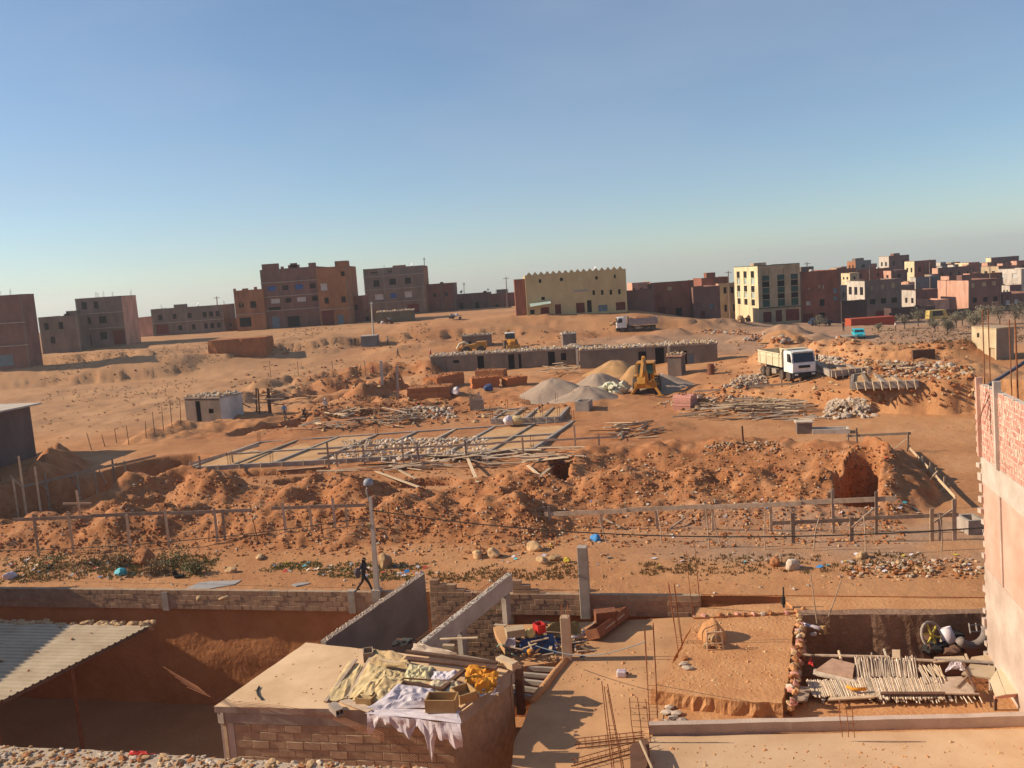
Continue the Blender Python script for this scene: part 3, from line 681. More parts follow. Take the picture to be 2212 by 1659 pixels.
for x, yb, yt, Y in ((1745, 640, 566, 205), (1880, 650, 575, 225), (2010, 640, 560, 240), (2140, 640, 566, 232), (1575, 640, 585, 206), (470, 690, 640, 210), (1095, 650, 598, 230)):
    a = PY(x, yb, Y); b = PY(x - 2, yt, Y); a.z = float(zb(a.x, Y)) - .3; t = thing('utility_pole', 'thin utility pole rising ' + {1745: 'behind the three storey red house', 1880: 'behind the striped sided house', 2010: 'behind the grey white house', 2140: 'behind the house with arched attic holes', 1575: 'behind the cream three storey house', 470: 'behind the long terrace', 1095: 'left of the ochre building'}[x], 'pole', a, 'utility poles of the town')
    mb = MB(); mb.tube([a, b], [.16, .11], 6); mb.build('shaft', GB, t); mb = MB(); mb.bar(b + Vector((-.8, 0, -.4)), b + Vector((.8, 0, -.4)), .12, .12); mb.build('cross_arm', GB, t)
# ------------------------------------------------------------------ foreground materials
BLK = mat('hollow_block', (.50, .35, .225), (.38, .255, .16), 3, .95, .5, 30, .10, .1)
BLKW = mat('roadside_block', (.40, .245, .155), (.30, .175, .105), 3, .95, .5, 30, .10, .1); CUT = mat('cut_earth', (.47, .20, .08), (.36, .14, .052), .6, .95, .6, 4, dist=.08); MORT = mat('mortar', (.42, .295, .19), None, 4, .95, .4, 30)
SCREED = mat('roof_screed_cream', (.74, .50, .30), (.56, .36, .20), .5, .9, .2, 12)
SLABM = mat('dusty_slab', (.58, .315, .15), (.38, .20, .095), .38, .92, .2, 9)
EDRY = mat('dry_earth', (.54, .275, .12), (.43, .195, .08), .8, .95, .7, 7, dist=.06)
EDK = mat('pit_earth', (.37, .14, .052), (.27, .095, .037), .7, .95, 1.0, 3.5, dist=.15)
WOOD = mat('grey_wood', (.47, .35, .25), (.32, .22, .15), 3, .85, .3, 20, .3, stretch=(1, 1, 1)); WOODL = mat('new_wood', (.60, .45, .29), (.48, .32, .19), 3, .8, .2, 20, .22); WOODD = mat('dark_wood', (.15, .075, .045), (.09, .045, .03), 3, .85, .3, 20, .2)
RUST = mat('rusty_steel', (.24, .085, .035), (.13, .05, .025), 6, .75, .3, 30, .15, .3); REBAR = mat('rebar_rust', (.30, .11, .045), (.19, .065, .03), 8, .7, .0)
TIN = mat('corrugated_sheet', (.50, .385, .25), (.38, .27, .165), 1.0, .55, .15, 10, 0, .4); PLAS = mat('white_plastic', (.66, .58, .58), (.50, .42, .45), 2, .5, .2, 10, .1, .4)
CARD = mat('cardboard', (.46, .29, .13), (.38, .22, .09), 3, .85, .1); SACK = mat('sack_cloth', (.60, .45, .24), (.44, .31, .15), 3, .9, .4, 14, .1); ORC = mat('orange_cloth', (.75, .33, .04), (.55, .21, .02), 3, .8, .4, 12)
BLU = mat('blue_cloth', (.06, .09, .20), (.03, .05, .12), 3, .8, .3); REDP = mat('red_plastic', (.60, .04, .03), None, 3, .5, .1); GREENP = mat('green_hose', (.35, .55, .42), None, 3, .5, .0)
STONE = mat('limestone', (.50, .32, .17), (.36, .22, .11), 2.2, .92, .5, 10, .2); RUBM = mat('pale_rubble', (.56, .45, .35), (.38, .28, .20), 3, .92, .4, 12, .22); CLOD = mat('earth_clod', (.40, .17, .07), (.29, .11, .042), 2.0, .95, .5, 10)
REED = mat('dry_reed', (.62, .50, .38), (.42, .32, .23), 4, .9, .2, 20, .35); REDBR = mat('red_hollow_brick', (.57, .28, .215), (.48, .215, .16), 4, .9, .3, 25, .22)
BLACK = mat('black_rubber', (.03, .027, .026), None, 3, .7, .2); PINKR = mat('salmon_render', (.62, .38, .29), (.50, .28, .20), .8, .92, .25, 14); CEMP = mat('cement_render', (.57, .44, .355), (.40, .29, .225), .7, .92, .35, 14, dist=.04)
GRAVC = mat('gravel_concrete', (.52, .40, .29), (.36, .26, .18), 9, .95, .7, 40)

def quat_of(u):
    u = Vector((u.x, u.y, 0)).normalized(); return Matrix(((u.x, -u.y, 0), (u.y, u.x, 0), (0, 0, 1))).to_quaternion()
BRICKME = {}
def brick_mesh(sz, m, n=1):
    k = (tuple(round(v, 3) for v in sz), m.name)
    if k not in BRICKME:
        x, y, z = [v/2 for v in sz]; e = min(x, y, z) * .12
        mb = MB(); mb.prism([(-x+e, -y, -z+e), (x-e, -y, -z+e), (x, -y+e, -z), (x, y, -z), (-x, y, -z), (-x, -y+e, -z)], [(-x+e, -y, z-e), (x-e, -y, z-e), (x, -y+e, z), (x, y, z), (-x, y, z), (-x, -y+e, z)])
        me = bpy.data.meshes.new('block_mesh'); me.from_pydata(mb.v, [], mb.f); me.materials.append(m); me.update(); BRICKME[k] = me
    return BRICKME[k]
def blockwall(parent, a, b, z0, z1, bl, bh, th, m, name='block', nrm_sign=1, skip=0.0, gap=.022, maxn=300, proud=.012, rag=None, seed=1, mortar=MORT):
    """courses of separate blocks on the face of a mortar core from a to b (plan points); the face looks to the right-hand side of a->b"""
    rg = random.Random(seed); a = Vector((a.x, a.y, 0)); b = Vector((b.x, b.y, 0)); u = (b-a).normalized(); L = (b-a).length; n = Vector((u.y, -u.x, 0)) * nrm_sign
    core = MB(); P = lambda s, d, z: a + u*s - n*d + Vector((0, 0, z))
    core.prism([P(0, 0, z0), P(L, 0, z0), P(L, th, z0), P(0, th, z0)], [P(0, 0, z1-.01), P(L, 0, z1-.01), P(L, th, z1-.01), P(0, th, z1-.01)])
    core.build('mortar_core', mortar, parent)
    me = brick_mesh((bl-gap, th, bh-gap), m); q = quat_of(u)
    if nrm_sign < 0: q = quat_of(-u)
    nc = int(round((z1-z0)/bh)); k = 0
    for j in range(nc-1, -1, -1):
        off = (j % 2) * bl * .5
        s = -off
        while s < L - .05:
            c = s + bl/2; ok = -.02 <= s and s + bl <= L + .06
            if ok and rg.random() > skip and k < maxn and (rag is None or rag(c/L, j/nc)):
                p = P(c, th/2 - proud - rg.uniform(-.012, .018), z0 + (j+.5)*bh + rg.uniform(-.006, .006))
                inst(me, name, p, q @ Matrix.Rotation(rg.uniform(-.02, .02), 3, 'Y').to_quaternion(), parent); k += 1
            s += bl
    return k
def roughpoly(px, z, zbot, name, m, parent=None, step=.35, jit=.05, rows=3, seed=0, kind=None, pts=None, mside=None):
    P = pts or [PZ(x, y, z) for x, y in px]; Q = []
    for a, b in zip(P, P[1:] + P[:1]):
        n = max(1, int((b-a).length / step))
        Q += [a.lerp(b, i/n) for i in range(n)]
    X = np.array([q.x for q in Q]); Y = np.array([q.y for q in Q])
    jx = fbm(X, Y, 1.3, 3, seed) * jit * 3; jy = fbm(X, Y, 1.3, 3, seed+9) * jit * 3
    mb = MB(); top = [Vector((q.x + jx[i], q.y + jy[i], z)) for i, q in enumerate(Q)]; n = len(top)
    prev = top; c = sum(top, Vector()) / n
    mb.v += [tuple(v) for v in top]; mb.f.append(tuple(range(n))); mb.m.append(0)
    rg = random.Random(seed)
    for r in range(1, rows+1):
        zz = z + (zbot - z) * r / rows; b0 = len(mb.v)
        off = [rg.uniform(-jit, jit*1.2) for _ in range(n)]
        for i, v in enumerate(top):
            d = Vector((v.x - c.x, v.y - c.y, 0)).normalized(); mb.v.append((v.x + d.x*off[i], v.y + d.y*off[i], zz))
        pb = b0 - n
        for i in range(n): mb.f.append((pb+i, b0+i, b0+(i+1) % n, pb+(i+1) % n)); mb.m.append(1 if mside else 0)
    o = mb.build(name, [m, mside] if mside else m, parent)
    bm = bmesh.new(); bm.from_mesh(o.data); bmesh.ops.recalc_face_normals(bm, faces=bm.faces); bm.to_mesh(o.data); bm.free()
    if kind: o['kind'] = kind
    return o
# ------------------------------------------------------------------ earth cut below the road, yard floor
def earth_cut():
    ps = np.arange(-48, 48, .3); zs = np.linspace(.05, -7.6, 20); mb = MB()
    P_, Z_ = np.meshgrid(ps, zs); n = fbm(P_ * 1.0, Z_ * 1.6, .55, 4, 77) * .5 + fbm(P_, Z_ * 2, 2.2, 3, 78) * .12
    q = QW + .18 - .12 * (Z_ < -.8) - (.05 - Z_) * .03 + n * np.clip(-Z_ / 1.5, 0, 1) * .30 - .22 * np.exp(-((Z_ + .95) / .22) ** 2) * (fbm(P_, P_*0, 1.1, 3, 4) > -.15)
    q = np.where(Z_ > -.7, QW + .06, q)
    for i in range(len(zs)):
        for j in range(len(ps)): v = PQ(ps[j], q[i, j], zs[i]); mb.v.append(tuple(v))
    w = len(ps)
    for i in range(len(zs)-1):
        for j in range(w-1): mb.f.append((i*w+j, (i+1)*w+j, (i+1)*w+j+1, i*w+j+1)); mb.m.append(0)
    tag(mb.build('earth_bank', CUT, smooth=True), kind='structure')
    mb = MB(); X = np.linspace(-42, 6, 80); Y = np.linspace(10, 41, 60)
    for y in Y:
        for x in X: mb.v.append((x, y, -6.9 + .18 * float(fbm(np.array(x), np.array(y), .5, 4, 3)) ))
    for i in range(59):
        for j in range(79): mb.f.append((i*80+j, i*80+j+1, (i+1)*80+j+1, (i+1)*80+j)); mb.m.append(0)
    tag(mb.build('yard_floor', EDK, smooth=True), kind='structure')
earth_cut()
# ------------------------------------------------------------------ roadside block walls
t = thing('block_wall', 'long low block wall along the road edge, left of the walking man', 'wall', PQ(-14, QW, -.8))
pL = -42.0; d0 = PZ(892, 1290, .1); pR = d0.dot(EX)
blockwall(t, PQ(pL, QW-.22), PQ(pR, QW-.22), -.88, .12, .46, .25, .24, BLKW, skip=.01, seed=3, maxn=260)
for px_ in (470, 187*2.5, 826):
    pass
for x in (322, 742):
    c = PZ(x, 1300, .0).dot(EX); mb = MB(); mb.bar(PQ(c, QW-.12, -.95), PQ(c, QW-.12, .16 if x > 400 else .02), .34, .32, upv=EY); mb.build('pier', CONC, t)
t = thing('block_wall', 'low block wall along the road behind the slab with the tall pillar', 'wall', PQ(6, QW, -.8))
pL2 = PZ(1060, 1305, 0).dot(EX); pR2 = PZ(1515, 1315, 0).dot(EX)
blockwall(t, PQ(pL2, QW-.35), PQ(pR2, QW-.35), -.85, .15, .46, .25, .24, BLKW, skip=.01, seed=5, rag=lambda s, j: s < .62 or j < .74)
# ------------------------------------------------------------------ block house with the rubbish covered roof
ZR = 0.6
FL, FR, BR_, BL = PZ(463, 1526, ZR), PZ(985, 1538, ZR), PZ(1114, 1437, ZR), PZ(660, 1388, ZR)
house = thing('block_house', 'flat roofed block house with a heap of rubbish on its right half', 'house', ((FL+BR_)/2).to_tuple()[:2] + (-4.6,))
dn = lambda p, d: p - Vector((0, 0, d))
ins = lambda p, c, k: p + (c - p) * k
cc = (FL + FR + BR_ + BL) / 4
roughpoly(None, ZR, ZR - .22, 'roof_slab', SCREED, house, .4, .015, 1, 4, pts=[FL, FR, BR_, BL], mside=CONC)
mb = MB()
for a, b in ((FL, FR), (FR, BR_), (BR_, BL), (BL, FL)):
    a = ins(a, cc, .012); b = ins(b, cc, .012); n = Vector((-(b-a).y, (b-a).x, 0)).normalized() * .25
    mb.prism([dn(a, .62), dn(b, .62), dn(b+n, .62), dn(a+n, .62)], [dn(a, .225), dn(b, .225), dn(b+n, .225), dn(a+n, .225)])
mb.build('ring_beam', CONC, house)
a, b = ins(FL, cc, .025), ins(FR, cc, .025); u = (b-a).normalized()
blockwall(house, a + u*.5, b, ZR-.62-2.7, ZR-.62, .62, .30, .24, BLK, skip=.025, seed=8)
mb = MB(); mb.prism([dn(a, 9.5), dn(a+u*.5, 9.5), dn(a+u*.5, 9.5)+Vector((-u.y, u.x, 0))*.35, dn(a, 9.5)+Vector((-u.y, u.x, 0))*.35], [dn(a, .63), dn(a+u*.48, .63), dn(a+u*.48, .63)+Vector((-u.y, u.x, 0))*.35, dn(a, .63)+Vector((-u.y, u.x, 0))*.35]); mb.build('corner_column', CONCL, house)
mb = MB()
for p, q in ((ins(FR, cc, .03), ins(BR_, cc, .03)), (ins(BR_, cc, .03), ins(BL, cc, .03)), (ins(BL, cc, .03), ins(FL, cc, .03))):
    n = Vector((-(q-p).y, (q-p).x, 0)).normalized() * .2
    mb.prism([dn(p, 9.5), dn(q, 9.5), dn(q+n, 9.5), dn(p+n, 9.5)], [dn(p, .625), dn(q, .625), dn(q+n, .625), dn(p+n, .625)])
a2, b2 = dn(a, 3.32), dn(b, 3.32); n = Vector((-u.y, u.x, 0))*.2
mb.prism([dn(a2+u*.5, 3), dn(b2, 3), dn(b2+n, 3), dn(a2+u*.5+n, 3)], [a2+u*.5, b2, b2+n, a2+u*.5+n])
mb.build('side_wall', MORT, house)
# ---- the two long walls running from the house to the road
def pebbled_top(p, q, w, z, parent, seed):
    rg = random.Random(seed); mb = MB(); d = (q-p).normalized(); n = Vector((-d.y, d.x, 0))
    for k in range(int((q-p).length * 26)):
        c = p + (q-p)*rg.random() + n*rg.uniform(-w*.46, w*.46); mb.rock((c.x, c.y, c.z + rg.uniform(-.01, .015)), rg.uniform(.03, .065), (1, .8, .6), 1, .2, 0, None, rg)
    o = mb.build('gravel_crust', RUBM, parent); o['kind'] = 'stuff'
ZA = 1.5
A0, A1 = PZ(698, 1385, .62), PZ(912, 1238, ZA)
t = thing('concrete_wall', 'grey rendered wall with a gravelly top, just right of the lamp post base', 'wall', (A0+A1)/2 - Vector((0, 0, 6)))
d = (A1-A0).normalized(); n = Vector((d.y, -d.x, 0)).normalized()
mb = MB(); mb.prism([dn(A0 - n*.15, 9), dn(A0 + n*.15, 9), dn(A1+n*.15, 9), dn(A1-n*.15, 9)], [A0-n*.15, A0+n*.15, A1+n*.15, A1-n*.15]); mb.build('wall_body', mat('grey_cement', (.27, .205, .165), (.2, .145, .115), .9, .92, .3, 12), t)
pebbled_top(A0, A1, .3, ZA, t, 1)
ZB = 1.45
B0, B1 = PZ(905, 1392, .7), PZ(1101, 1238, ZB)
t = thing('concrete_beam', 'long pinkish concrete beam with rods along its top, carried on two columns', 'beam', (B0+B1)/2 - Vector((0, 0, 6)))
d = (B1-B0).normalized(); n = Vector((d.y, -d.x, 0)).normalized()
mb = MB(); mb.prism([dn(B0 - n*.13, .75), dn(B0 + n*.13, .75), dn(B1+n*.13, .75), dn(B1-n*.13, .75)], [B0-n*.13, B0+n*.13, B1+n*.13, B1-n*.13]); mb.build('beam_body', CONCL, t)
for k in (.42, .93):
    c = B0.lerp(B1, k); mb = MB(); mb.prism([dn(c + d*sx*.17 + n*sy*.125, 6) for sx, sy in ((-1,-1),(1,-1),(1,1),(-1,1))], [dn(c + d*sx*.17 + n*sy*.125, .752) for sx, sy in ((-1,-1),(1,-1),(1,1),(-1,1))]); mb.build('column', CONC, t)
pebbled_top(B0, B1, .26, ZB, t, 2)
mb = MB()
for k in range(46):
    c = B0.lerp(B1, (k+.5)/46) - n*.14; mb.tube([c - n*.0 + Vector((0, 0, -.05)), c + Vector((0, 0, .16)), c + n*.1 + Vector((0, 0, .17))], .008, 4)
mb.tube([B0 - n*.14 + Vector((0, 0, .15)), B1 - n*.14 + Vector((0, 0, .15))], .009, 4); mb.build('stirrup_row', REBAR, t)
# stepped blocks on the road wall beside the two wall ends, in shade
t = thing('block_wall', 'stepped broken block wall between the two long walls at the road', 'wall', PQ(-3, QW, -.8))
p0 = PZ(914, 1290, 0).dot(EX) + .25; p1 = PZ(1100, 1300, 0).dot(EX)
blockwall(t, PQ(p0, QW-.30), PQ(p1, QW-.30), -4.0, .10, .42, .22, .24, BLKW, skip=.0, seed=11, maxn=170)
me = brick_mesh((.42, .22, .21), BLKW)
for k, (s, j) in enumerate([(0, 0), (0, 1), (0, 2), (1, 0), (1, 1), (2, 0), (2, 1), (3, 0)]):
    inst(me, 'block', PQ(p0 + .25 + s*.42, QW-.19, .21 + j*.22), quat_of(EX), t)
for k, (s, j) in enumerate([(0, 0), (0, 1), (0, 2), (1, 0), (1, 1), (2, 0)]):
    inst(me, 'block', PQ(p1 + .25 + s*.40, QW-.19, .21 + j*.22), quat_of(EX), t)
# ------------------------------------------------------------------ slab with columns
ZS = -.7
slab = roughpoly([(1062, 1352), (1300, 1342), (1505, 1332), (1456, 1420), (1432, 1556), (1396, 1612), (1376, 1720), (1090, 1760), (1112, 1600), (1151, 1514), (1223, 1426), (1112, 1442)], ZS, ZS-.28, 'slab', SLABM, None, .4, .02, 1, 6, 'structure')
mb = MB(); 
pts = [PZ(1148, 1518, ZS), PZ(1172, 1490, ZS), PZ(1196, 1458, ZS), PZ(1226, 1424, ZS)]
mb.tube([p + Vector((0, 0, .03)) for p in pts], [.13, .15, .14, .13], 8); tag(mb.build('concrete_lip', EDRY, smooth=True), 'rounded earthen lip along the edge of the stair opening in the slab', 'kerb')
jo = thing('joist_row', 'row of exposed floor joists over the dark opening left of the short pillar', 'joists', PZ(1150, 1470, ZS))
for k in range(6):
    f = k / 5; r = PZ(1158 + 62*f, 1508 - 76*f, ZS - .12); l = PZ(1092 + 30*f, 1496 - 68*f, ZS - .12)
    mb = MB(); mb.bar(l, r, .13, .16); mb.build('joist', CONC, jo)
def column(name, label, x, yb, yt, z, w, m, cat='pillar', rods=0):
    p = PZ(x, yb, z); top = PY(x - 8, yt, p.y); h = top.z - z
    t = thing(name, label, cat, p)
    mb = MB(); q = quat_of(EX).to_matrix(); mb.box(p + Vector((0, 0, h/2 - .1)), (w, w, h + .2), q); o = mb.build('shaft', m, t); smooth_by_bevel(o, .02)
    if rods:
        mb = MB()
        for sx, sy in ((-1,-1),(1,-1),(1,1),(-1,1)):
            mb.tube([p + q @ Vector((sx*w*.35, sy*w*.35, h-.1)), p + q @ Vector((sx*w*.35 + rng.uniform(-.03, .03), sy*w*.35, h+rods))], .012, 4)
        mb.build('starter_bars', REBAR, t)
    return p, h
column('concrete_pillar', 'short square pillar on the slab casting a long flat shadow', 1226, 1424, 1331, ZS, .36, mat('warm_concrete', (.52, .36, .24), (.42, .27, .17), 1.5, .92, .3, 16), rods=.5)
column('concrete_pillar', 'tall concrete pillar standing at the road wall, right of the beam', 1266, 1325, 1180, ZS, .44, CONC)
column('wooden_post', 'dark brown post standing in the opening beside the house roof', 1126, 1530, 1440, ZS-.6, .3, WOODD, 'post')
def rebar_cage(label, xb, yb, xt, yt, z, w=.24, n=4, ties=6, r=.014, tie_lo=.0, tie_hi=1.0, spread=0.0):
    p = PZ(xb, yb, z); top = PY(xt, yt, p.y)
    t = thing('rebar_column', label, 'rebar', p, 'rebar columns rising from the slabs')
    q = quat_of(EX).to_matrix(); C = [(-1,-1),(1,-1),(1,1),(-1,1)] if n == 4 else [(-1, 0), (0, 0), (1, 0)]
    for sx, sy in C:
        a = p + q @ Vector((sx*w/2, sy*w/2, -.1)); b = top + q @ Vector((sx*w/2*(1-spread) + rng.uniform(-.03, .03), sy*w/2*(1-spread), rng.uniform(-.15, .15)))
        m_ = a.lerp(b, .5) + Vector((rng.uniform(-.03, .03), rng.uniform(-.03, .03), 0))
        mb = MB(); mb.tube([a, m_, b], r, 5); mb.build('rod', REBAR, t)
    for k in range(ties):
        mb = MB(); f = tie_lo + (tie_hi - tie_lo) * (k + .5) / ties; c = p.lerp(top, f); ww = w/2*(1-spread*f) + .015
        if n == 4: L = [c + q @ Vector((sx*ww, sy*ww, 0)) for sx, sy in C]; mb.tube(L + [L[0]], .008, 4)
        else: mb.tube([c + q @ Vector((-ww-.03, 0, 0)), c + q @ Vector((ww+.03, 0, 0))], .008, 4)
        mb.build('tie', REBAR, t)
rebar_cage('tallest rebar cage near the middle of the slab, right of the white jerrycan', 1412, 1560, 1401, 1352, ZS, .26, 4, 5, tie_lo=.02, tie_hi=.4)
rebar_cage('rebar cage at the slab edge before the earth platform', 1472, 1414, 1450, 1262, ZS, .2, 4, 4, tie_lo=0, tie_hi=.3)
rebar_cage('rebar cage at the far slab corner by the road wall end', 1506, 1332, 1492, 1190, ZS, .34, 4, 4, tie_lo=0, tie_hi=.3)
rebar_cage('short three bar rebar ladder at the terrace corner', 1388, 1604, 1378, 1510, ZS, .52, 3, 7)
rebar_cage('leaning rebar bundle at the lower edge of the slab, tops crossing', 1342, 1700, 1306, 1478, ZS, .34, 4, 7, tie_lo=.1, tie_hi=.62, spread=.7)
rebar_cage('three bar rebar ladder on the long kerb of the front terrace', 1833, 1586, 1826, 1524, -.45, .36, 3, 4)
for i, (x0, y0, x1, y1) in enumerate([(1236, 1652, 1402, 1606), (1242, 1606, 1392, 1590)]):
    a = PZ(x0, y0, ZS+.12); b = PZ(x1, y1, ZS+.12); d = (b-a).normalized(); n = Vector((-d.y, d.x, 0))
    t = thing('rebar_cage', ['nearer lying rebar cage on the slab beside the dark gap', 'farther lying rebar cage on the slab below the three bar ladder'][i], 'rebar', (a+b)/2, 'lying rebar cages')
    for s, zz in ((-1, 0), (1, 0), (-1, .2), (1, .2)):
        mb = MB(); mb.tube([a + n*s*.11 + Vector((0, 0, zz-.1)), b + n*s*.11 + Vector((0, 0, zz-.1))], .014, 5); mb.build('rod', REBAR, t)
    for k in range(10):
        mb = MB(); c = a.lerp(b, (k+.5)/10); L = [c + n*s*.125 + Vector((0, 0, zz-.1)) for s, zz in ((-1, -.02), (1, -.02), (1, .22), (-1, .22))]; mb.tube(L + [L[0]], .008, 4); mb.build('tie', REBAR, t)
# curved bar bundle lying over the front of the house roof
BARN = ['outermost', 'second', 'third', 'middle', 'innermost']
for i in range(5):
    y0 = 1440 + i*5; a = PZ(352 + i*13, 1440 + i*11, .4 + .05*i)
    pts = [a, PZ(430 + i*6, 1485 + i*5, 1.25), PZ(500, 1514 + i*3, ZR+.06+.01*i), PZ(600, 1524 + i*3, ZR+.12), PZ(720, 1542 + i*3, ZR-.1), PZ(830, 1585 + i*4, .8), PZ(930, 1650 + i*5, -.1)]
    P = [pts[0]]
    for p, q in zip(pts[:-1], pts[1:]): P += [p.lerp(q, .5), q]
    mb = MB(); mb.tube(P, .007, 4); tag(mb.build('rebar_rod', REBAR), BARN[i] + ' of the thin rusty bars bent over the front edge of the house roof', 'rebar', 'bent bars over the house roof')
# ------------------------------------------------------------------ earth platform, ground strip, front terrace
tag(roughpoly([(1500, 1334), (1610, 1328), (1724, 1322), (1706, 1420), (1692, 1520), (1560, 1512), (1412, 1490), (1440, 1462), (1470, 1412)], -.18, -1.2, 'earth_platform', EDRY, None, .13, .05, 4, 12), 'square earth covered roof platform with crumbling edges beside the slab', 'platform')
roughpoly([(1430, 1556), (1445, 1470), (1700, 1505), (1710, 1500), (2230, 1490), (2260, 1580), (1404, 1584)], -.72, -1.5, 'ground_strip', EDRY, None, .4, .03, 1, 14, 'structure')
terr = roughpoly([(1404, 1592), (2300, 1572), (2400, 1760), (1362, 1760)], ZS, ZS-.35, 'terrace', mat('terrace_screed', (.58, .395, .24), (.48, .30, .17), .5, .92, .2, 9), None, .5, .015, 1, 15, 'structure')
k0, k1 = PZ(1402, 1588, ZS), PZ(2310, 1566, ZS)
mb = MB(); d = (k1-k0).normalized(); n = Vector((-d.y, d.x, 0))
o = roughpoly(None, ZS+.34, ZS-.3, 'kerb', CEMP, None, .3, .012, 2, 21, pts=[k0, k1, k1+n*.26, k0+n*.26]); tag(o, 'long pale kerb wall along the back of the front terrace', 'kerb')
o = roughpoly([(1362, 1612), (1392, 1596), (1404, 1604), (1398, 1640), (1376, 1720), (1352, 1720)], ZS+.42, ZS-.6, 'gap_dark_body', mat('gap_dark_concrete', (.16, .075, .045), (.10, .05, .03), 2, .9, .5, 14), None, .2, .05, 3, 22); tag(o, 'dark ragged body filling the gap between slab and terrace', 'beam')  # dark brown body stands in for the darkness of the open gap
mb = MB(); a = PZ(1382, 1600, ZS+.55); b = PZ(1412, 1668, ZS+.5); mb.bar(a, b, .05, .05); tag(mb.build('wooden_lath', WOODL), 'thin pale lath lying across the dark gap', 'lath')
# ------------------------------------------------------------------ left shed with corrugated roof
ZSH = -.72
c0, c1, c2, c3 = PZ(312, 1357, ZSH), PZ(0, 1515, ZSH), PZ(-420, 1500, ZSH), PZ(-260, 1346, ZSH)
shed = thing('corrugated_shed', 'open shed with a pale ribbed sheet roof in the lower left corner', 'shed', ((c0+c1)/2).to_tuple()[:2] + (-4.6,))
c0b = c0 + (c0-c1)*.04; vd = (c1 - c0b); Lr = vd.length; ud = (c3 - c0b); ud = Vector((-.975, .2, 0)).normalized()
mb = MB(); nrib = 22; per = Lr / nrib; W = 16.0
prof = []
for k in range(nrib):
    for f, hh in ((0, 0), (.62, 0), (.70, .045), (.92, .045)): prof.append(((k+f)*per, hh))
prof.append((Lr, 0)); vn = vd.normalized()
for i, (s, hh) in enumerate(prof):
    for w in (0, W): mb.v.append(tuple(c0b + vn*s + ud*w + Vector((0, 0, hh))))
for i, (s, hh) in enumerate(prof):
    for w in (0, W): mb.v.append(tuple(c0b + vn*s + ud*w + Vector((0, 0, hh-.012))))
m_ = len(prof)
for i in range(m_-1):
    mb.f += [(2*i, 2*i+2, 2*i+3, 2*i+1), (2*m_+2*i, 2*m_+2*i+1, 2*m_+2*i+3, 2*m_+2*i+2), (2*i, 2*m_+2*i, 2*m_+2*i+2, 2*i+2)]; mb.m += [0]*3
mb.build('roof_sheet', TIN, shed)
mb = MB(); mb.bar(c0b + vn*.1 - Vector((0, 0, .09)), c0b + vn*(Lr-.1) - Vector((0, 0, .09)), .07, .14); mb.build('edge_rafter', WOODD, shed)
for x, yt, yb in ((183, 1438, 1660), (6, 1520, 1700)):
    f = (yt - 1357) / (1515-1357); tp = c0.lerp(c1, min(1, f)) + ud*(.3) - Vector((0, 0, .16)); mb = MB(); mb.tube([(tp.x, tp.y, -7.2), tp], .09, 8); mb.build('post', RUST, shed)
mb = MB()
for k in range(40):
    f = rng.random(); s = rng.random(); p = c0b + vn*Lr*f + ud*W*s*.7; 
    if k < 26: mb.rock((p.x, p.y, ZSH+.05), rng.uniform(.04, .09), (1.2, .8, .5), 1, .2)
o = mb.build('roof_grit', CLOD, shed); o['kind'] = 'stuff'
mb = MB()
for k in range(170):
    p = c3.lerp(c0b, rng.random()*1.0) + EY*rng.uniform(.05, .55); mb.rock((p.x, p.y, ZSH + rng.uniform(-.25, .02)), rng.uniform(.1, .26), (1.2, .8, .7), 1, .2)
o = mb.build('rubble_ledge', STONE); tag(o, 'bank of broken stone between the shed roof and the road wall', 'rubble', kind='stuff')
# house outside the left edge whose shade falls on the shed roof
mb = MB(); mb.box((-41, 38, 0), (12, 13.5, 13.0)); tag(mb.build('neighbour_house', BR), 'plain neighbouring house beyond the left edge, shading the shed roof', 'house')
mb = MB(); mb.box((-49.4, 66, 4.2), (10, 12, 12.4)); tag(mb.build('neighbour_house', BR), 'tall neighbouring house beyond the left edge, shading the pit', 'house')
# the houses around the viewpoint, outside the picture: they close off the yards from the open sky
for (x, y, sx, sy, zt, lab) in ((0, -9, 26, 20, 12.6, 'house under the viewpoint, outside the picture'), (-34, -6, 38, 26, 10.5, 'house row left of the viewpoint, outside the picture'), (34, -2, 40, 24, 12.0, 'house row right of the viewpoint, outside the picture')):
    mb = MB(); mb.box((x, y, (zt-6)/2), (sx, sy, zt+6)); tag(mb.build('neighbour_house', PK), lab, 'house')
# ------------------------------------------------------------------ near parapet of rough stone
ZP = 7.0
fa, fb = PZ(-60, 1608, ZP), PZ(1010, 1668, ZP); d = (fb-fa).normalized(); n = Vector((d.y, -d.x, 0))
par = thing('stone_parapet', 'rough stone parapet top along the lower left edge of the photo', 'parapet', (fa+fb)/2 - Vector((0, 0, 1)))
roughpoly(None, ZP, ZP-1.2, 'mortar_bed', GRAVC, par, .2, .02, 2, 30, pts=[fa, fb, fb + n*1.6, fa + n*1.6])
L = (fb-fa).length; st = []
rg = random.Random(5); big = MB(); nb = 0
for k in range(1100):
    s = rg.uniform(0, L); w = rg.uniform(-.02, .9); c = fa + d*s + n*w; r = rg.uniform(.02, .05) if rg.random() < .8 else rg.uniform(.05, .09)
    big.rock((c.x, c.y, ZP + rg.uniform(-.015, .02)), r, (1.25, .8, .55), 1, .22, rg.choice((0, 0, 1, 2)), None, rg)
o = big.build('stone_chips', [STONE, RUBM, CLOD], par); o['kind'] = 'stuff'
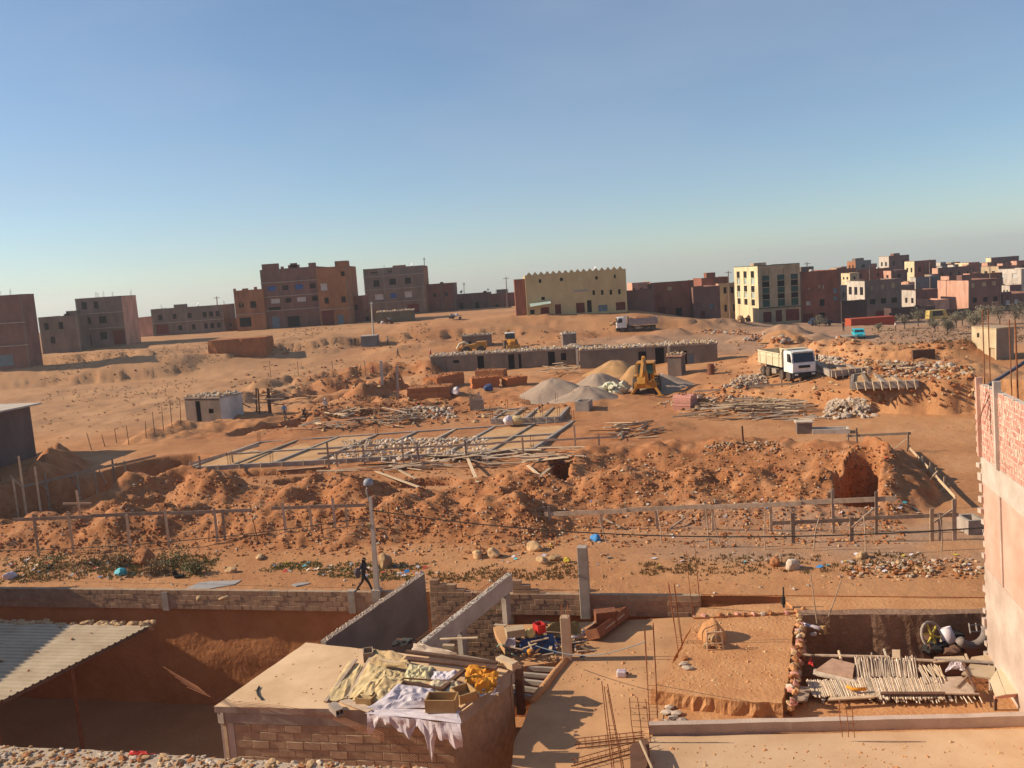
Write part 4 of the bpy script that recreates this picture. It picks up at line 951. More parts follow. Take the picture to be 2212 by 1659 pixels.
def cloth(name, label, cat, pts, m, nx=14, ny=10, amp=.1, drape=0.0, seed=0, freq=2.2, group=None, thick=.01, parent=None):
    """a crumpled sheet through four corner points a,b,c,d (a-b front edge)"""
    a, b, c, d_ = pts; freq = .55 + freq*.3; mb = MB(); nx = int(nx*1.5); ny = int(ny*1.5)
    U, V = np.meshgrid(np.linspace(0, 1, nx), np.linspace(0, 1, ny))
    n1 = fbm(U*3, V*3, freq*.4, 2, seed); n2 = fbm(U*3+9, V*3, freq*.7, 2, seed+5); rid = 1 - np.abs(fbm(U*2.6, V*2.6, freq*.55, 3, seed+8))*2.6
    for j in range(ny):
        for i in range(nx):
            u, v = U[j, i], V[j, i]; e = min(u, 1-u, v, 1-v)
            p = a*(1-u)*(1-v) + b*u*(1-v) + c*u*v + d_*(1-u)*v
            p = p + Vector((n1[j, i]*.12 if e < .02 else n1[j, i]*.05, n2[j, i]*.12 if e < .02 else .0, abs(amp * (n1[j, i] + rid[j, i]*.8)) * min(1, .15 + e*7) ))
            mb.v.append(tuple(p))
    for j in range(ny-1):
        for i in range(nx-1): mb.f.append((j*nx+i, j*nx+i+1, (j+1)*nx+i+1, (j+1)*nx+i)); mb.m.append(0)
    o = mb.build(name, m, parent, smooth=False)
    s = o.modifiers.new('solid', 'SOLIDIFY'); s.thickness = thick
    return tag(o, label, cat, group) if label else o
cloth('red_cloth', 'scrap of red and white cloth lying on the stone parapet', 'cloth', [PZ(288, 1634, ZP+.02), PZ(326, 1634, ZP+.02), PZ(322, 1624, ZP+.05), PZ(286, 1622, ZP+.1)], REDP, 8, 6, .03)
# ------------------------------------------------------------------ rubbish on the house roof
zr = lambda x, y, h=0.0: PZ(x, y, ZR + h)
def c4(x, y): return (677.7 + .2083*x, 1355.4 + .2083*y)      # from the enlarged view of the heap
def q4(L, h): return [PZ(*c4(x, y), ZR + hh) for (x, y), hh in zip(L, h)]
cloth('sackcloth_sheet', 'long cream sackcloth sheet spread over the left flank of the heap', 'sheet', q4([(340, 740), (600, 700), (760, 420), (560, 350)], [.05, .35, .4, .3]), SACK, 18, 14, .12, seed=3)
cloth('sackcloth_sheet', 'ragged beige sacking at the far left edge of the heap', 'sheet', q4([(100, 770), (330, 740), (520, 380), (360, 350)], [.03, .1, .2, .1]), SACK, 16, 14, .1, seed=7)
cloth('sack', 'striped feed sack fanned out in the middle of the heap', 'sack', q4([(930, 560), (1200, 560), (1230, 420), (1010, 380)], [.4, .4, .5, .62]), mat('striped_sack', (.66, .58, .36), (.50, .40, .2), 2.5, .9, .3, 10, stretch=(5, 1, 1)), 16, 10, .14, seed=11, freq=4)
cloth('sack', 'yellowish sack folded left of the striped sack', 'sack', q4([(640, 640), (900, 600), (980, 470), (680, 420)], [.3, .35, .4, .45]), SACK, 16, 12, .14, seed=13, freq=3)
cloth('plastic_sheet', 'lilac white plastic sheet running down the middle of the heap', 'sheet', q4([(575, 850), (1260, 830), (1240, 640), (880, 580)], [.34, .34, .45, .5]), PLAS, 22, 14, .16, seed=17, freq=4)
pl = thing('plastic_sheet', 'big white plastic sheet draped over the front edge of the roof', 'sheet', PZ(*c4(1050, 900), ZR))
a = q4([(555, 880), (1520, 1000), (1540, 860), (600, 850)], [.28, .28, .38, .34])
cloth('sheet_top', None, None, a, PLAS, 20, 6, .06, seed=19, parent=pl)
fa_, fb_ = a[0], a[1]; out = Vector((.05, -.22, 0))
V = MB(); nx = 34
for j in range(8):
    for i in range(nx):
        u = i/(nx-1); v = j/7; dep = .40 + .45*float(fbm(np.array(u*9), np.array(3.1), 1, 3, 71)) + (1.1*max(0, 1-abs(u-.67)/.055)) + .45*max(0, (u-.8)/.2) + .35*max(0, 1-u/.2)
        w_ = float(fbm(np.array(u*7), np.array(v*1.5), 1, 3, 73)); p = fa_.lerp(fb_, u) + out*(.3 + .5*w_ + .3*v*(1-v)) + Vector((.10*w_*v, .12*float(fbm(np.array(u*22), np.array(v*.8), 1, 2, 75))*min(1, v*2), -dep*v*(1 + .25*w_))); V.v.append(tuple(p))
for j in range(7):
    for i in range(nx-1): V.f.append((j*nx+i, j*nx+i+1, (j+1)*nx+i+1, (j+1)*nx+i)); V.m.append(0)
o = V.build('hanging_edge', PLAS, pl); s_ = o.modifiers.new('solid', 'SOLIDIFY'); s_.thickness = .012
cloth('plastic_bag', 'shiny crumpled white bag framed by a broken tray', 'bag', q4([(1235, 560), (1470, 570), (1500, 460), (1250, 450)], [.42, .42, .5, .5]), PLAS, 14, 8, .1, seed=23, freq=5)
cloth('orange_cloth', 'crumpled bright orange cloth at the right end of the heap', 'cloth', q4([(1570, 600), (1890, 610), (1930, 470), (1570, 410)], [.25, .2, .25, .4]), ORC, 18, 12, .2, seed=29, freq=4)
cloth('sackcloth_sheet', 'broad cream sackcloth filling the gap left of the white sheet', 'sheet', q4([(380, 760), (720, 770), (930, 560), (640, 520)], [.1, .2, .55, .5]), SACK, 18, 14, .22, seed=101)
cloth('sackcloth_sheet', 'tan sacking bunched up at the back left of the heap', 'sheet', q4([(560, 400), (1000, 450), (1010, 300), (640, 230)], [.3, .45, .5, .3]), mat('tan_sacking', (.52, .36, .19), (.36, .24, .12), 3, .9, .4, 14), 18, 12, .24, seed=103)
cloth('sack', 'pale sack slumped between the striped sack and the box', 'sack', q4([(1180, 700), (1500, 690), (1540, 570), (1220, 560)], [.35, .3, .45, .5]), mat('pale_sacking', (.62, .52, .36), (.46, .37, .24), 3, .9, .4, 14), 16, 10, .2, seed=105)
cloth('orange_cloth', 'yellow orange rag spilling over the right roof edge', 'cloth', q4([(1640, 700), (1850, 680), (1900, 590), (1660, 600)], [.12, .05, .15, .25]), ORC, 14, 10, .18, seed=107)
def boxthing(name, label, cat, x, y, h, sz, yaw, m, openings=False, z0=ZR, c=True, tilt=0):
    p = PZ(*(c4(x, y) if c else (x, y)), z0 + h); mb = MB(); q = Matrix.Rotation(yaw, 3, 'Z') @ Matrix.Rotation(tilt, 3, 'X')
    X, Y, Z = sz
    if openings:
        w = .02
        for cx, cy, sx, sy in ((0, -Y/2, X, w), (0, Y/2, X, w), (-X/2, 0, w, Y), (X/2, 0, w, Y)): mb.box(p + q @ Vector((cx, cy, Z/2)), (sx+w*.9, sy+w*.9, Z), q)
        mb.box(p + q @ Vector((0, 0, .02)), (X, Y, .03), q)
    else: mb.box(p + q @ Vector((0, 0, Z/2)), sz, q)
    return tag(mb.build(name, m), label, cat)
boxthing('cardboard_box', 'open tan cardboard box at the front right of the heap', 'box', 1335, 840, .38, (.95, .55, .42), -.15, CARD, True)
boxthing('cardboard_box', 'darker flattened carton behind the open tan box', 'box', 1560, 730, .25, (.6, .7, .3), .5, CARD, True)
boxthing('cardboard_box', 'small broken carton under the yellow sacking', 'box', 545, 770, .1, (.55, .4, .22), -.3, CARD, True)
boxthing('wooden_box', 'grey wooden box standing upright at the back of the heap', 'drawer', 570, 330, .1, (.34, .5, .36), .2, WOOD, True)
p = PZ(*c4(235, 880), ZR-.02); blk = thing('concrete_block', 'hollow concrete block poking over the front roof edge', 'block', p)
mb = MB(); q = Matrix.Rotation(.6, 3, 'Z')
for cx, cz, sx, sz in ((0, .02, .5, .04), (0, .2, .5, .04), (-.23, .11, .04, .16), (0, .11, .04, .16), (.23, .11, .04, .16)): mb.box(p + q @ Vector((cx*.55, 0, cz)), (sx*.55, .62, sz), q)
mb.build('shell', CONC, blk)
for i, (x0, y0, h0, x1, y1, h1, w, tk, m, lab) in enumerate([
 (950, 320, .55, 1905, 420, .45, .26, .08, WOODD, 'long dark door frame rail lying across the heap'), (960, 250, .5, 1900, 370, .5, .16, .1, WOODD, 'upper dark rail of the long door frame'),
 (600, 350, .4, 1000, 400, .42, .22, .14, WOODL, 'thick pale log at the upper left of the heap'), (120, 770, .05, 440, 330, .25, .12, .05, WOOD, 'grey plank along the far left of the heap'),
 (360, 720, .1, 600, 300, .3, .14, .05, WOOD, 'second grey plank leaning up the left of the heap'), (1330, 640, .45, 1560, 440, .6, .16, .1, WOODD, 'black charred timber crossing the white bag'),
 (920, 560, .5, 1340, 640, .45, .12, .06, WOODD, 'dark slat below the striped sack'), (930, 525, .55, 1540, 570, .5, .04, .04, RUST, 'thin brown rod across the striped sack'),
 (300, 750, .05, 600, 860, .15, .3, .03, WOOD, 'grey board over the roof edge left of the white sheet'), (1920, 330, .2, 2090, 400, .2, .3, .25, WOODL, 'pale square timber end at the roof corner'),
 (1310, 120, .1, 1700, 105, .3, .07, .05, WOODL, 'pale pole sticking out past the roof back edge'), (860, 120, .3, 1500, 290, .2, .05, .05, RUST, 'rusty bar lying along the back of the heap'),
 (1500, 290, .2, 1920, 370, .25, .14, .06, WOOD, 'grey plank at the back right of the heap'), (1340, 195, .05, 1460, 200, .05, .18, .14, WOODL, 'short yellow timber block behind the heap'),
 (1540, 870, .1, 1650, 790, .35, .06, .05, WOODL, 'thin pale stick at the right front corner of the heap')]):
    a = PZ(*c4(x0, y0), ZR + h0); b = PZ(*c4(x1, y1), ZR + h1); mb = MB(); mb.bar(a, b, w, tk); tag(mb.build('timber', m), lab, 'timber')
mb = MB(); pts = [PZ(*c4(1080 + 60*k, 200 + 14*k + (18 if k % 2 else -12)), ZR + .3 + .08*(k % 2)) for k in range(10)]
t_ = cloth('canvas_roll', 'long pale canvas roll tied with cord behind the door frame', 'canvas', q4([(1000, 250), (1500, 300), (1480, 270), (1030, 170)], [.3, .3, .45, .45]), mat('pale_canvas', (.60, .47, .36), (.44, .32, .23), 3, .9, .3, 12), 26, 8, .12, seed=31, freq=4)
t_ = cloth('dark_tarp', 'black rag hanging by the end of the beam', 'rag', q4([(780, 220), (1000, 170), (1040, 130), (880, 100)], [.1, .3, .4, .3]), BLACK, 12, 8, .14, seed=33)
mb = MB()
for k in range(150):
    f = rng.random(); x = rng.uniform(1400, 1900); y = rng.uniform(590, 760) - (x-1400)*.12
    p = PZ(*c4(x, y), ZR + rng.uniform(.02, .2)); mb.rock(p, rng.uniform(.03, .1), (1.5, .7, .5), 1, .3, rng.choice((0, 1, 2)))
tag(mb.build('roof_litter', [CARD, SACK, PLAS]), 'small litter strewn at the right of the roof heap', 'litter', kind='stuff')
mb = MB(); pts = [PZ(560, 1483, ZR+.03), PZ(555, 1492, ZR+.03), PZ(558, 1502, ZR+.03), PZ(566, 1511, ZR+.03)]; mb.tube(pts, .035, 6); tag(mb.build('hose_piece', BLACK), 'short curved black hose piece on the bare part of the roof', 'hose')
# ------------------------------------------------------------------ rubbish pile on the slab
def c3(x, y): return ((1260 + .422*x)/1.4756, (1748 + .422*y)/1.4756)
def s3(x, y, h=0.0): return PZ(*c3(x, y), ZS + h)
def sbox(name, label, cat, x, y, h, sz, yaw, m, opn=False, tilt=0): return boxthing(name, label, cat, *c3(x, y), h, sz, yaw, m, opn, ZS, False, tilt)
sbox('wooden_crate', 'pale wooden crate on top of the slab rubbish pile', 'crate', 905, 655, .75, (.75, .5, .3), .2, WOODL)
sbox('red_crate', 'red plastic tub on the rubbish pile left of the short pillar', 'tub', 1090, 630, .75, (.34, .4, .36), .5, REDP, True)
cloth('blue_tarp', 'dark blue tarpaulin crumpled at the foot of the short pillar', 'tarp', [s3(930, 800, .1), s3(1220, 790, .1), s3(1200, 650, .6), s3(960, 690, .6)], BLU, 16, 12, .2, seed=41)
cloth('grey_bag', 'pale grey bag hanging at the left of the rubbish pile', 'bag', [s3(840, 760, .3), s3(900, 770, .3), s3(905, 680, .8), s3(850, 680, .8)], PLAS, 10, 8, .1, seed=43)
cloth('olive_sheet', 'olive brown sheet behind the short pillar', 'sheet', [s3(1120, 660, .3), s3(1400, 650, .2), s3(1380, 560, .6), s3(1180, 560, .8)], mat('olive_cloth', (.25, .19, .08), None, 3, .9, .3), 14, 10, .2, seed=45)
mb = MB(); p = s3(1018, 780, .25); mb.rock(p, .16, (1, 1, 1), 1, .15); tag(mb.build('orange_jug', ORC, smooth=True), 'small orange jug glowing low in the rubbish pile', 'jug')
mb = MB(); p = s3(1020, 640, .8); mb.lathe(p, [(.14, -.05), (.2, 0), (.2, .08), (.14, .12)], 14, (.3, -.8, .4)); tag(mb.build('yellow_wheel', mat('yellow_plastic', (.7, .55, .2), None, 3, .5, .1), smooth=True), 'small yellowish wheel beside the red tub', 'wheel')
mb = MB(); mb.tube([s3(735, 770, .3), s3(790, 725, .75), s3(820, 730, .75), s3(855, 760, .4)], .022, 6); tag(mb.build('green_hose', GREENP, smooth=True), 'pale green hose arching at the left of the rubbish pile', 'hose')
mb = MB(); mb.tube([s3(880, 795, .3), s3(910, 815, .1)], .03, 6); tag(mb.build('green_pipe', GREENP), 'short pale green pipe end below the hose', 'pipe')
mb = MB(); mb.tube([s3(1285, 690, .12), s3(1455, 640, .16)], .075, 8); tag(mb.build('white_pipe', PLAS, smooth=True), 'white plastic pipe lying right of the short pillar', 'pipe')
for i in range(34):
    x = rng.uniform(830, 1480); y = rng.uniform(560, 800) if x < 1200 else rng.uniform(700, 790) if i % 2 else rng.uniform(560, 640)
    h = max(.08, .7 - abs(x-1020)/600) * rng.uniform(.3, 1); a = s3(x, y, h); an = rng.uniform(0, 3.1); l = rng.uniform(.3, .9); mb = MB()
    mb.bar(a, a + Vector((math.cos(an)*l, math.sin(an)*l, rng.uniform(-.15, .25))), rng.uniform(.05, .14), .04); tag(mb.build('wood_scrap', rng.choice((WOOD, WOODL, WOODD))), 'loose wood scrap in the rubbish pile on the slab', 'scrap', 'wood scraps on the slab')
mb = MB()
for i in range(260):
    x = rng.uniform(830, 1460); y = 700 + rng.gauss(0, 55); h = max(.02, .5 - abs(x-1020)/500) * rng.random(); mb.rock(s3(x, y, h), rng.uniform(.03, .13), (1.3, .8, .6), 1, .3, rng.choice((0, 1, 2, 3, 4)))
tag(mb.build('slab_litter', [CARD, CLOD, STONE, WOODD, BLU]), 'mixed litter heaped around the short pillar on the slab', 'litter', kind='stuff')
# rusty trough
p0_, p1_ = PZ(1284, 1386, ZS), PZ(1348, 1338, ZS); d = (p1_-p0_); L = d.length; yaw = math.atan2(d.y, d.x); t = thing('rusty_trough', 'rusty brown metal trough lying tilted near the road wall', 'trough', p0_.lerp(p1_, .5))
q = Matrix.Rotation(yaw, 3, 'Z') @ Matrix.Rotation(-.35, 3, 'X'); c = p0_.lerp(p1_, .5) + Vector((0, 0, .1)); mb = MB()
for cy, cz, sy, sz in ((0, .02, .62, .03), (-.31, .22, .03, .43), (.31, .22, .03, .43)): mb.box(c + q @ Vector((0, cy, cz)), (L, sy, sz), q)
for cx in (-L/2, L/2): mb.box(c + q @ Vector((cx, 0, .22)), (.03, .64, .42), q)
mb.build('tray', RUST, t); mb = MB(); mb.bar(c + q @ Vector((-L*.3, -.34, .2)), c + q @ Vector((L*.35, -.34, .22)), .04, .05); mb.build('rim_bar', WOODL, t)
sbox('rusty_tank', 'rusty square tank end behind the trough', 'tank', 1590, 560, .3, (.9, .5, .55), .1, RUST)
# jerrycan
p = PZ(1343, 1461, ZS); t = thing('jerrycan', 'white plastic jerrycan lying alone on the slab', 'jerrycan', p); mb = MB(); mb.box(p + Vector((0, 0, .12)), (.36, .28, .24), quat_of(EX).to_matrix()); o = mb.build('can_body', PLAS, t); smooth_by_bevel(o, .05, 3)
mb = MB(); mb.lathe(p + Vector((.18, -.04, .13)), [(.05, 0), (.05, .06), (.03, .09)], 8, (1, -.2, 0)); mb.build('cap', WOODD, t); mb = MB(); mb.box(p + Vector((0, -.01, .246)), (.2, .1, .012), quat_of(EX).to_matrix()); mb.build('can_label', mat('lilac_print', (.55, .36, .42), None, 3, .6, 0), t)
# washing line
a = s3(1060, 735, 1.0); b = PZ(1404, 1560, ZS); b = Vector((b.x, b.y, PY(1392, 1386, b.y).z)); mb = MB(); mb.tube([a.lerp(b, k/14) - Vector((0, 0, .45*math.sin(math.pi*k/14))) for k in range(15)], .016, 5); tag(mb.build('blue_rope', mat('grey_blue_rope', (.20, .24, .26), None, 3, .8, 0)), 'grey blue rope slung from the rubbish pile to the tallest rebar cage', 'rope')
# ------------------------------------------------------------------ things on the earth platform
p = PZ(1534, 1384, -.18); t = thing('mud_oven', 'rounded mud oven on the far left corner of the earth platform', 'oven', p)
mb = MB(); bm = bmesh.new(); bmesh.ops.create_icosphere(bm, subdivisions=3, radius=1)
for v in bm.verts: mb.v.append((p.x + .15 + v.co.x*.52*(1+.09*math.sin(v.co.z*5+v.co.y*4)), p.y + .3 + v.co.y*.7, p.z - .1 + max(-.1, v.co.z)*.84*(1 + .08*math.sin(v.co.x*6))))
for f in bm.faces: mb.f.append(tuple(v.index for v in f.verts)); mb.m.append(0)
bm.free(); mb.build('dome', EDRY, t, smooth=True)
mb = MB(); 
for k in range(7): mb.rock(p + Vector((rng.uniform(-.4, .35), rng.uniform(-.7, -.3), rng.uniform(.05, .4))), rng.uniform(.12, .2), (1, .8, .8), 1, .2)
mb.build('face_stones', STONE, t)
fr = thing('stick_frame', 'small broken chair frame leaning on the front of the mud oven', 'frame', p + Vector((0, -.8, 0))); mb = MB()
for dx in (-.3, .05, .3): mb.bar(p + Vector((dx, -.85, 0)), p + Vector((dx*.9, -.7, .75)), .05, .05)
for zz in (.25, .7): mb.bar(p + Vector((-.32, -.83, zz)), p + Vector((.3, -.83, zz)), .045, .045)
mb.build('legs', WOODL, fr)
for i, (x, y, z, w, d_, yw, lab) in enumerate([(1476, 1437, -.18, .45, .3, .3, 'pale flat stone slab on the platform left edge'), (1486, 1445, -.18, .5, .34, -.2, 'second pale flat slab just right on the platform edge'), (1480, 1424, -.18, .35, .3, .8, 'dark lump of stone above the flat pale slabs'),
  (1446, 1530, ZS, .42, .3, .1, 'topmost paving slab of the small grey stack by the kerb'), (1440, 1541, ZS, .46, .32, -.1, 'left middle paving slab by the kerb'), (1462, 1543, ZS, .5, .34, .15, 'right middle paving slab by the kerb'), (1455, 1553, ZS, .44, .3, .0, 'lower left paving slab by the kerb'), (1474, 1558, ZS, .46, .3, .3, 'lower right paving slab by the kerb'), (1442, 1562, ZS, .5, .3, -.25, 'front paving slab touching the kerb')]):
    p_ = PZ(x, y, z); mb = MB(); mb.rock(p_ + Vector((0, 0, .05)), .5, (w, d_, .14), 1, .12, 0, yw); tag(mb.build('stone_slab', RUBM if i != 2 else CLOD), lab, 'stone slab')
mb = MB(); p_ = PZ(1425, 1575, ZS); mb.rock(p_ + Vector((0, 0, .1)), .34, (1, .9, .6), 2, .1); tag(mb.build('sand_heap', EDRY, smooth=True), 'small orange sand heap at the left end of the kerb', 'heap')
# stone wall down the right of the platform
t = thing('stone_wall', 'tumbledown wall of red and tan stones on the right edge of the earth platform', 'wall', PZ(1708, 1420, -1))
me_ = []
for k in range(7):
    mb = MB(); mb.rock((0, 0, 0), .17, (1.15, .85, .75), 1, .2); m_ = bpy.data.meshes.new('stone_mesh'); m_.from_pydata(mb.v, [], mb.f); m_.materials.append([STONE, REDBR, REDBR, RUBM, CLOD, STONE, EDRY][k]); m_.update(); me_.append(m_)
for k in range(230):
    f = rng.random(); j = rng.randint(0, 5); a = PZ(1722 - 24*f + (10 if j < 5 else 0), 1322 + 196*f, -.1); inst(rng.choice(me_), 'stone', (a.x + rng.uniform(-.12, .16), a.y, -.05 - j*.26 + rng.uniform(-.05, .05)), (rng.uniform(0, 3), rng.uniform(0, 3), rng.uniform(0, 3)), t, (rng.uniform(.6, 1.0),)*3)
for k in range(12):
    a = PZ(1502 + 18*k, 1333 - .7*k, -.15); inst(rng.choice(me_), 'stone', (a.x, a.y, -.12 + rng.uniform(-.04, .05)), (rng.uniform(0, 3), 0, rng.uniform(0, 3)), t, (rng.uniform(.5, .9),)*3)
mb = MB(); p_ = PZ(1693, 1312, .0); mb.tube([p_, PY(1692, 1268, p_.y)], [.05, .03], 6); mb.tube([PY(1692, 1305, p_.y), PY(1692, 1290, p_.y)], .09, 8); tag(mb.build('bottle_post', BLACK), 'dark stick with a bottle stuck on it at the platform back edge', 'post')
# ------------------------------------------------------------------ right yard: pit, junk, stick roof
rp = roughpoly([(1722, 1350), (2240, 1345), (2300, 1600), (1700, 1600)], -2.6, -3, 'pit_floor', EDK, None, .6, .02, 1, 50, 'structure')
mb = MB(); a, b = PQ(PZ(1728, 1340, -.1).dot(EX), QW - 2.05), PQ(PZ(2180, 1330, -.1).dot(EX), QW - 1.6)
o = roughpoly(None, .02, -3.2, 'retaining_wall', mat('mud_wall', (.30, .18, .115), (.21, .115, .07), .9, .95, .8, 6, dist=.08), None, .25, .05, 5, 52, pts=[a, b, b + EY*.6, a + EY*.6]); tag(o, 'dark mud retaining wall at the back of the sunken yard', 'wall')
mb = MB(); mb.v = []; 
o = roughpoly(None, .0, -3.2, 'verge', EDRY, None, .5, .03, 2, 53, 'structure', pts=[a + EY*.55, b + EY*.55 + EX*4, PQ(b.dot(EX)+4, QW+.1), PQ(a.dot(EX) - .5, QW+.1)])
o = roughpoly([(1500, 1334), (1724, 1322), (1722, 1300), (1512, 1312)], -.10, -2, 'verge', EDRY, None, .5, .03, 2, 54, 'structure')
ZK = -.5
roof = thing('stick_roof', 'ramshackle roof of reeds and poles over the sunken yard at lower right', 'shelter', PZ(1900, 1480, ZK))
kc = lambda x, y: ((2500 + .3617*x)/1.4756, (1848 + .3617*y)/1.4756)
kz = lambda x, y, h=0.0: PZ(*kc(x, y), ZK + h)
nre = 0
for k in range(150):
    x = 220 + 1160*(k/149) + rng.uniform(-4, 4); y0 = 868 + rng.uniform(-10, 10) + (20 if x < 600 else 0); y1 = 985 + rng.uniform(-8, 26) + (30 if x < 800 else 50)
    mb = MB(); mb.tube([kz(x - 24, y0, .10), kz(x+6, (y0+y1)/2, .07), kz(x + 34, y1, .02)], rng.uniform(.022, .036), 4); mb.build('reed', REED if k % 3 else WOODL, roof); nre += 1
for k in range(70):
    x = 640 + 520*(k/69) + rng.uniform(-6, 6); y0 = 690 + rng.uniform(-25, 25); y1 = 860 + rng.uniform(-12, 8)
    mb = MB(); mb.tube([kz(x - 15, y0, .12 + rng.uniform(0, .1)), kz(x + 12 + rng.uniform(-10, 10), y1, .1)], rng.uniform(.018, .03), 4); mb.build('reed', REED if k % 2 else WOOD, roof)
for k in range(26):
    x = 1190 + rng.uniform(-10, 180); mb = MB(); mb.tube([kz(x, 760 + rng.uniform(-20, 20), .15), kz(x + rng.uniform(30, 90), 900 + rng.uniform(-60, 20), .12)], .022, 4); mb.build('reed', WOODL if k % 2 else REED, roof)
for k in range(60):
    x = 830 + rng.uniform(0, 880) - (520 if k > 44 else 0); mb = MB(); mb.tube([kz(x, 1000, .0), kz(x + rng.uniform(10, 60), 1050 + rng.uniform(0, 45), -.06)], .022, 4); mb.build('reed', REED, roof)
for (x0, y0, x1, y1, r, m, nm) in [(270, 668, 920, 682, .06, WOOD, 'pole'), (900, 700, 1330, 716, .065, WOOD, 'pole'), (1320, 706, 2000, 740, .07, CONC, 'pole'), (110, 648, 260, 672, .05, WOOD, 'pole'), (480, 630, 500, 700, .05, WOODL, 'stub'), (880, 615, 905, 690, .05, REED, 'stub'), (1600, 660, 1625, 720, .05, WOODL, 'stub'), (1580, 730, 1690, 990, .05, WOODD, 'pole'), (1620, 850, 1520, 950, .04, WOOD, 'pole'), (2000, 570, 2005, 740, .03, RUST, 'stub'), (770, 645, 775, 740, .03, WOOD, 'stub')]:
    mb = MB(); mb.tube([kz(x0, y0, .12), kz(x1, y1, .12)], r, 7); mb.build(nm, m, roof)
for (L, h, m, nm) in [([(850, 1005), (1420, 1005), (1420, 985), (850, 985)], .16, WOODD, 'board'), ([(380, 1060), (795, 1035), (795, 1012), (400, 1035)], .12, WOODL, 'board'), ([(250, 830), (640, 905), (600, 860), (260, 780)], .14, REED, 'board'),
   ([(20, 1085), (200, 1060), (240, 945), (130, 935)], .08, WOOD, 'panel'), ([(950, 690), (1020, 690), (1020, 615), (950, 615)], .2, WOODL, 'panel'), ([(1380, 1000), (1720, 1005), (1560, 850), (1330, 860)], .09, WOOD, 'panel'), ([(1560, 830), (1850, 870), (1860, 760), (1640, 740)], .1, TIN, 'panel'), ([(1640, 700), (1860, 720), (1830, 655), (1650, 680)], .16, WOODL, 'panel'), ([(1310, 730), (1600, 700), (1580, 670), (1320, 680)], .14, WOODL, 'panel'), ([(280, 790), (600, 860), (620, 740), (420, 690)], .2, mat('terracotta_rag', (.50, .30, .2), None, 3, .9, .3), 'panel')]:
    P = [kz(x, y, h) for x, y in L]; mb = MB(); mb.prism([p_ - Vector((0, 0, .05)) for p_ in P], P); mb.build(nm, m, roof)
mb = MB(); mb.tube([kz(555, 940, .18), kz(600, 965, .2), kz(720, 962, .18)], .06, 7); tag(mb.build('orange_pipe', ORC, smooth=True), 'bent orange pipe lying on the reed roof', 'pipe')
cloth('shiny_sheet', 'shiny crumpled foil sheet at the right of the reed roof', 'sheet', [kz(1420, 810, .1), kz(1590, 800, .1), kz(1560, 750, .25), kz(1450, 745, .25)], PLAS, 12, 8, .14, seed=61, freq=4)
cloth('red_rag', 'small red rag at the left corner of the reed roof', 'rag', [kz(210, 750, .1), kz(250, 760, .1), kz(245, 690, .2), kz(215, 690, .2)], REDP, 6, 6, .06, seed=63)
P = [kz(1810, 880, .35), kz(1860, 1030, .3), kz(2180, 990, .3), kz(2160, 900, .35), kz(2080, 760, .4), kz(1930, 770, .4)]
t = thing('metal_sheet', 'cream sheet roof of three seamed panels at the right edge', 'roof sheet', kz(1950, 900)); me0 = kz
for (L) in [[(1810, 885), (1862, 1030), (1950, 1010), (1868, 795)], [(1872, 790), (1955, 1010), (2065, 1000), (1970, 765)], [(1976, 765), (2070, 998), (2190, 992), (2120, 860), (2080, 770)]]:
    Q = [kz(x, y, .35) for x, y in L]; mb = MB(); mb.prism([q_ - Vector((0, 0, .03)) for q_ in Q], Q); mb.build('panel', mat('cream_sheet', (.68, .56, .38), (.62, .48, .3), .8, .6, .05, 6, 0, .4), t)
mb = MB(); mb.bar(kz(1850, 1035, .25), kz(2200, 1000, .25), .06, .1); mb.build('edge_board', REDBR, t)
for x, y in ((1860, 1030), (2140, 995)):
    p_ = kz(x, y, .25); mb = MB(); mb.bar((p_.x, p_.y, -.8), p_, .08, .08); mb.build('prop', WOODD, t)
# props that hold the reed roof
for x, y in ((140, 1040), (1700, 1000), (480, 700), (1330, 720), (1990, 740)):
    p_ = kz(x, y, .0); mb = MB(); mb.bar((p_.x, p_.y, -2.7), p_, .1, .1); mb.build('prop', WOODD, roof)
# junk in the pit
ZJ = -.75
jz = lambda x, y, h=0.0: PZ(*kc(x, y), ZJ + h)
mb = MB()
for k in range(60): p_ = jz(rng.uniform(1260, 1560), rng.uniform(380, 640), rng.uniform(-.5, 0)); mb.rock(p_, rng.uniform(.1, .35), (1.2, 1, .7), 1, .3, rng.choice((0, 0, 1)))
tag(mb.build('black_scrap_heap', [BLACK, WOODD]), 'black scrap heap in the sunken yard below the road', 'heap', kind='stuff')
p_ = jz(1300, 490, .25); t = thing('wagon_wheel', 'old wheel with yellow spokes leaning in the sunken yard', 'wheel', p_); ax = Vector((.35, -.85, .4)).normalized()
q = Vector((0, 0, 1)).rotation_difference(ax).to_matrix(); mb = MB(); mb.tube([p_ + q @ Vector((.5*math.cos(2*math.pi*k/20), .5*math.sin(2*math.pi*k/20), 0)) for k in range(21)], .06, 6); mb.build('rim', mat('pale_rubber', (.38, .30, .24), None, 3, .8, .2), t, True)
for k in range(6):
    mb = MB(); mb.bar(p_, p_ + q @ Vector((.47*math.cos(k*1.047), .47*math.sin(k*1.047), 0)), .07, .05); mb.build('spoke', mat('yellow_spoke', (.62, .48, .08), None, 3, .7, .1), t)
p_ = jz(1440, 490, .2); mb = MB(); mb.lathe(p_, [(.24, -.3), (.24, .3), (.21, .3), (.21, -.2)], 14, (-.25, .4, .9)); tag(mb.build('paint_drum', PLAS, smooth=True), 'white paint drum beside the yellow spoked wheel', 'drum')
t = thing('half_tyre', 'grey half tyre standing on the black heap near the brick wall', 'tyre', jz(1660, 600)); c_ = jz(1640, 560, .1); mb = MB()
P = []
for k in range(13):
    a_ = R(-150 + 170*k/12); P.append(c_ + Vector((.55*math.cos(a_), -.1, .5 + .55*math.sin(a_))))
for w in (-.16, 0, .16): pass
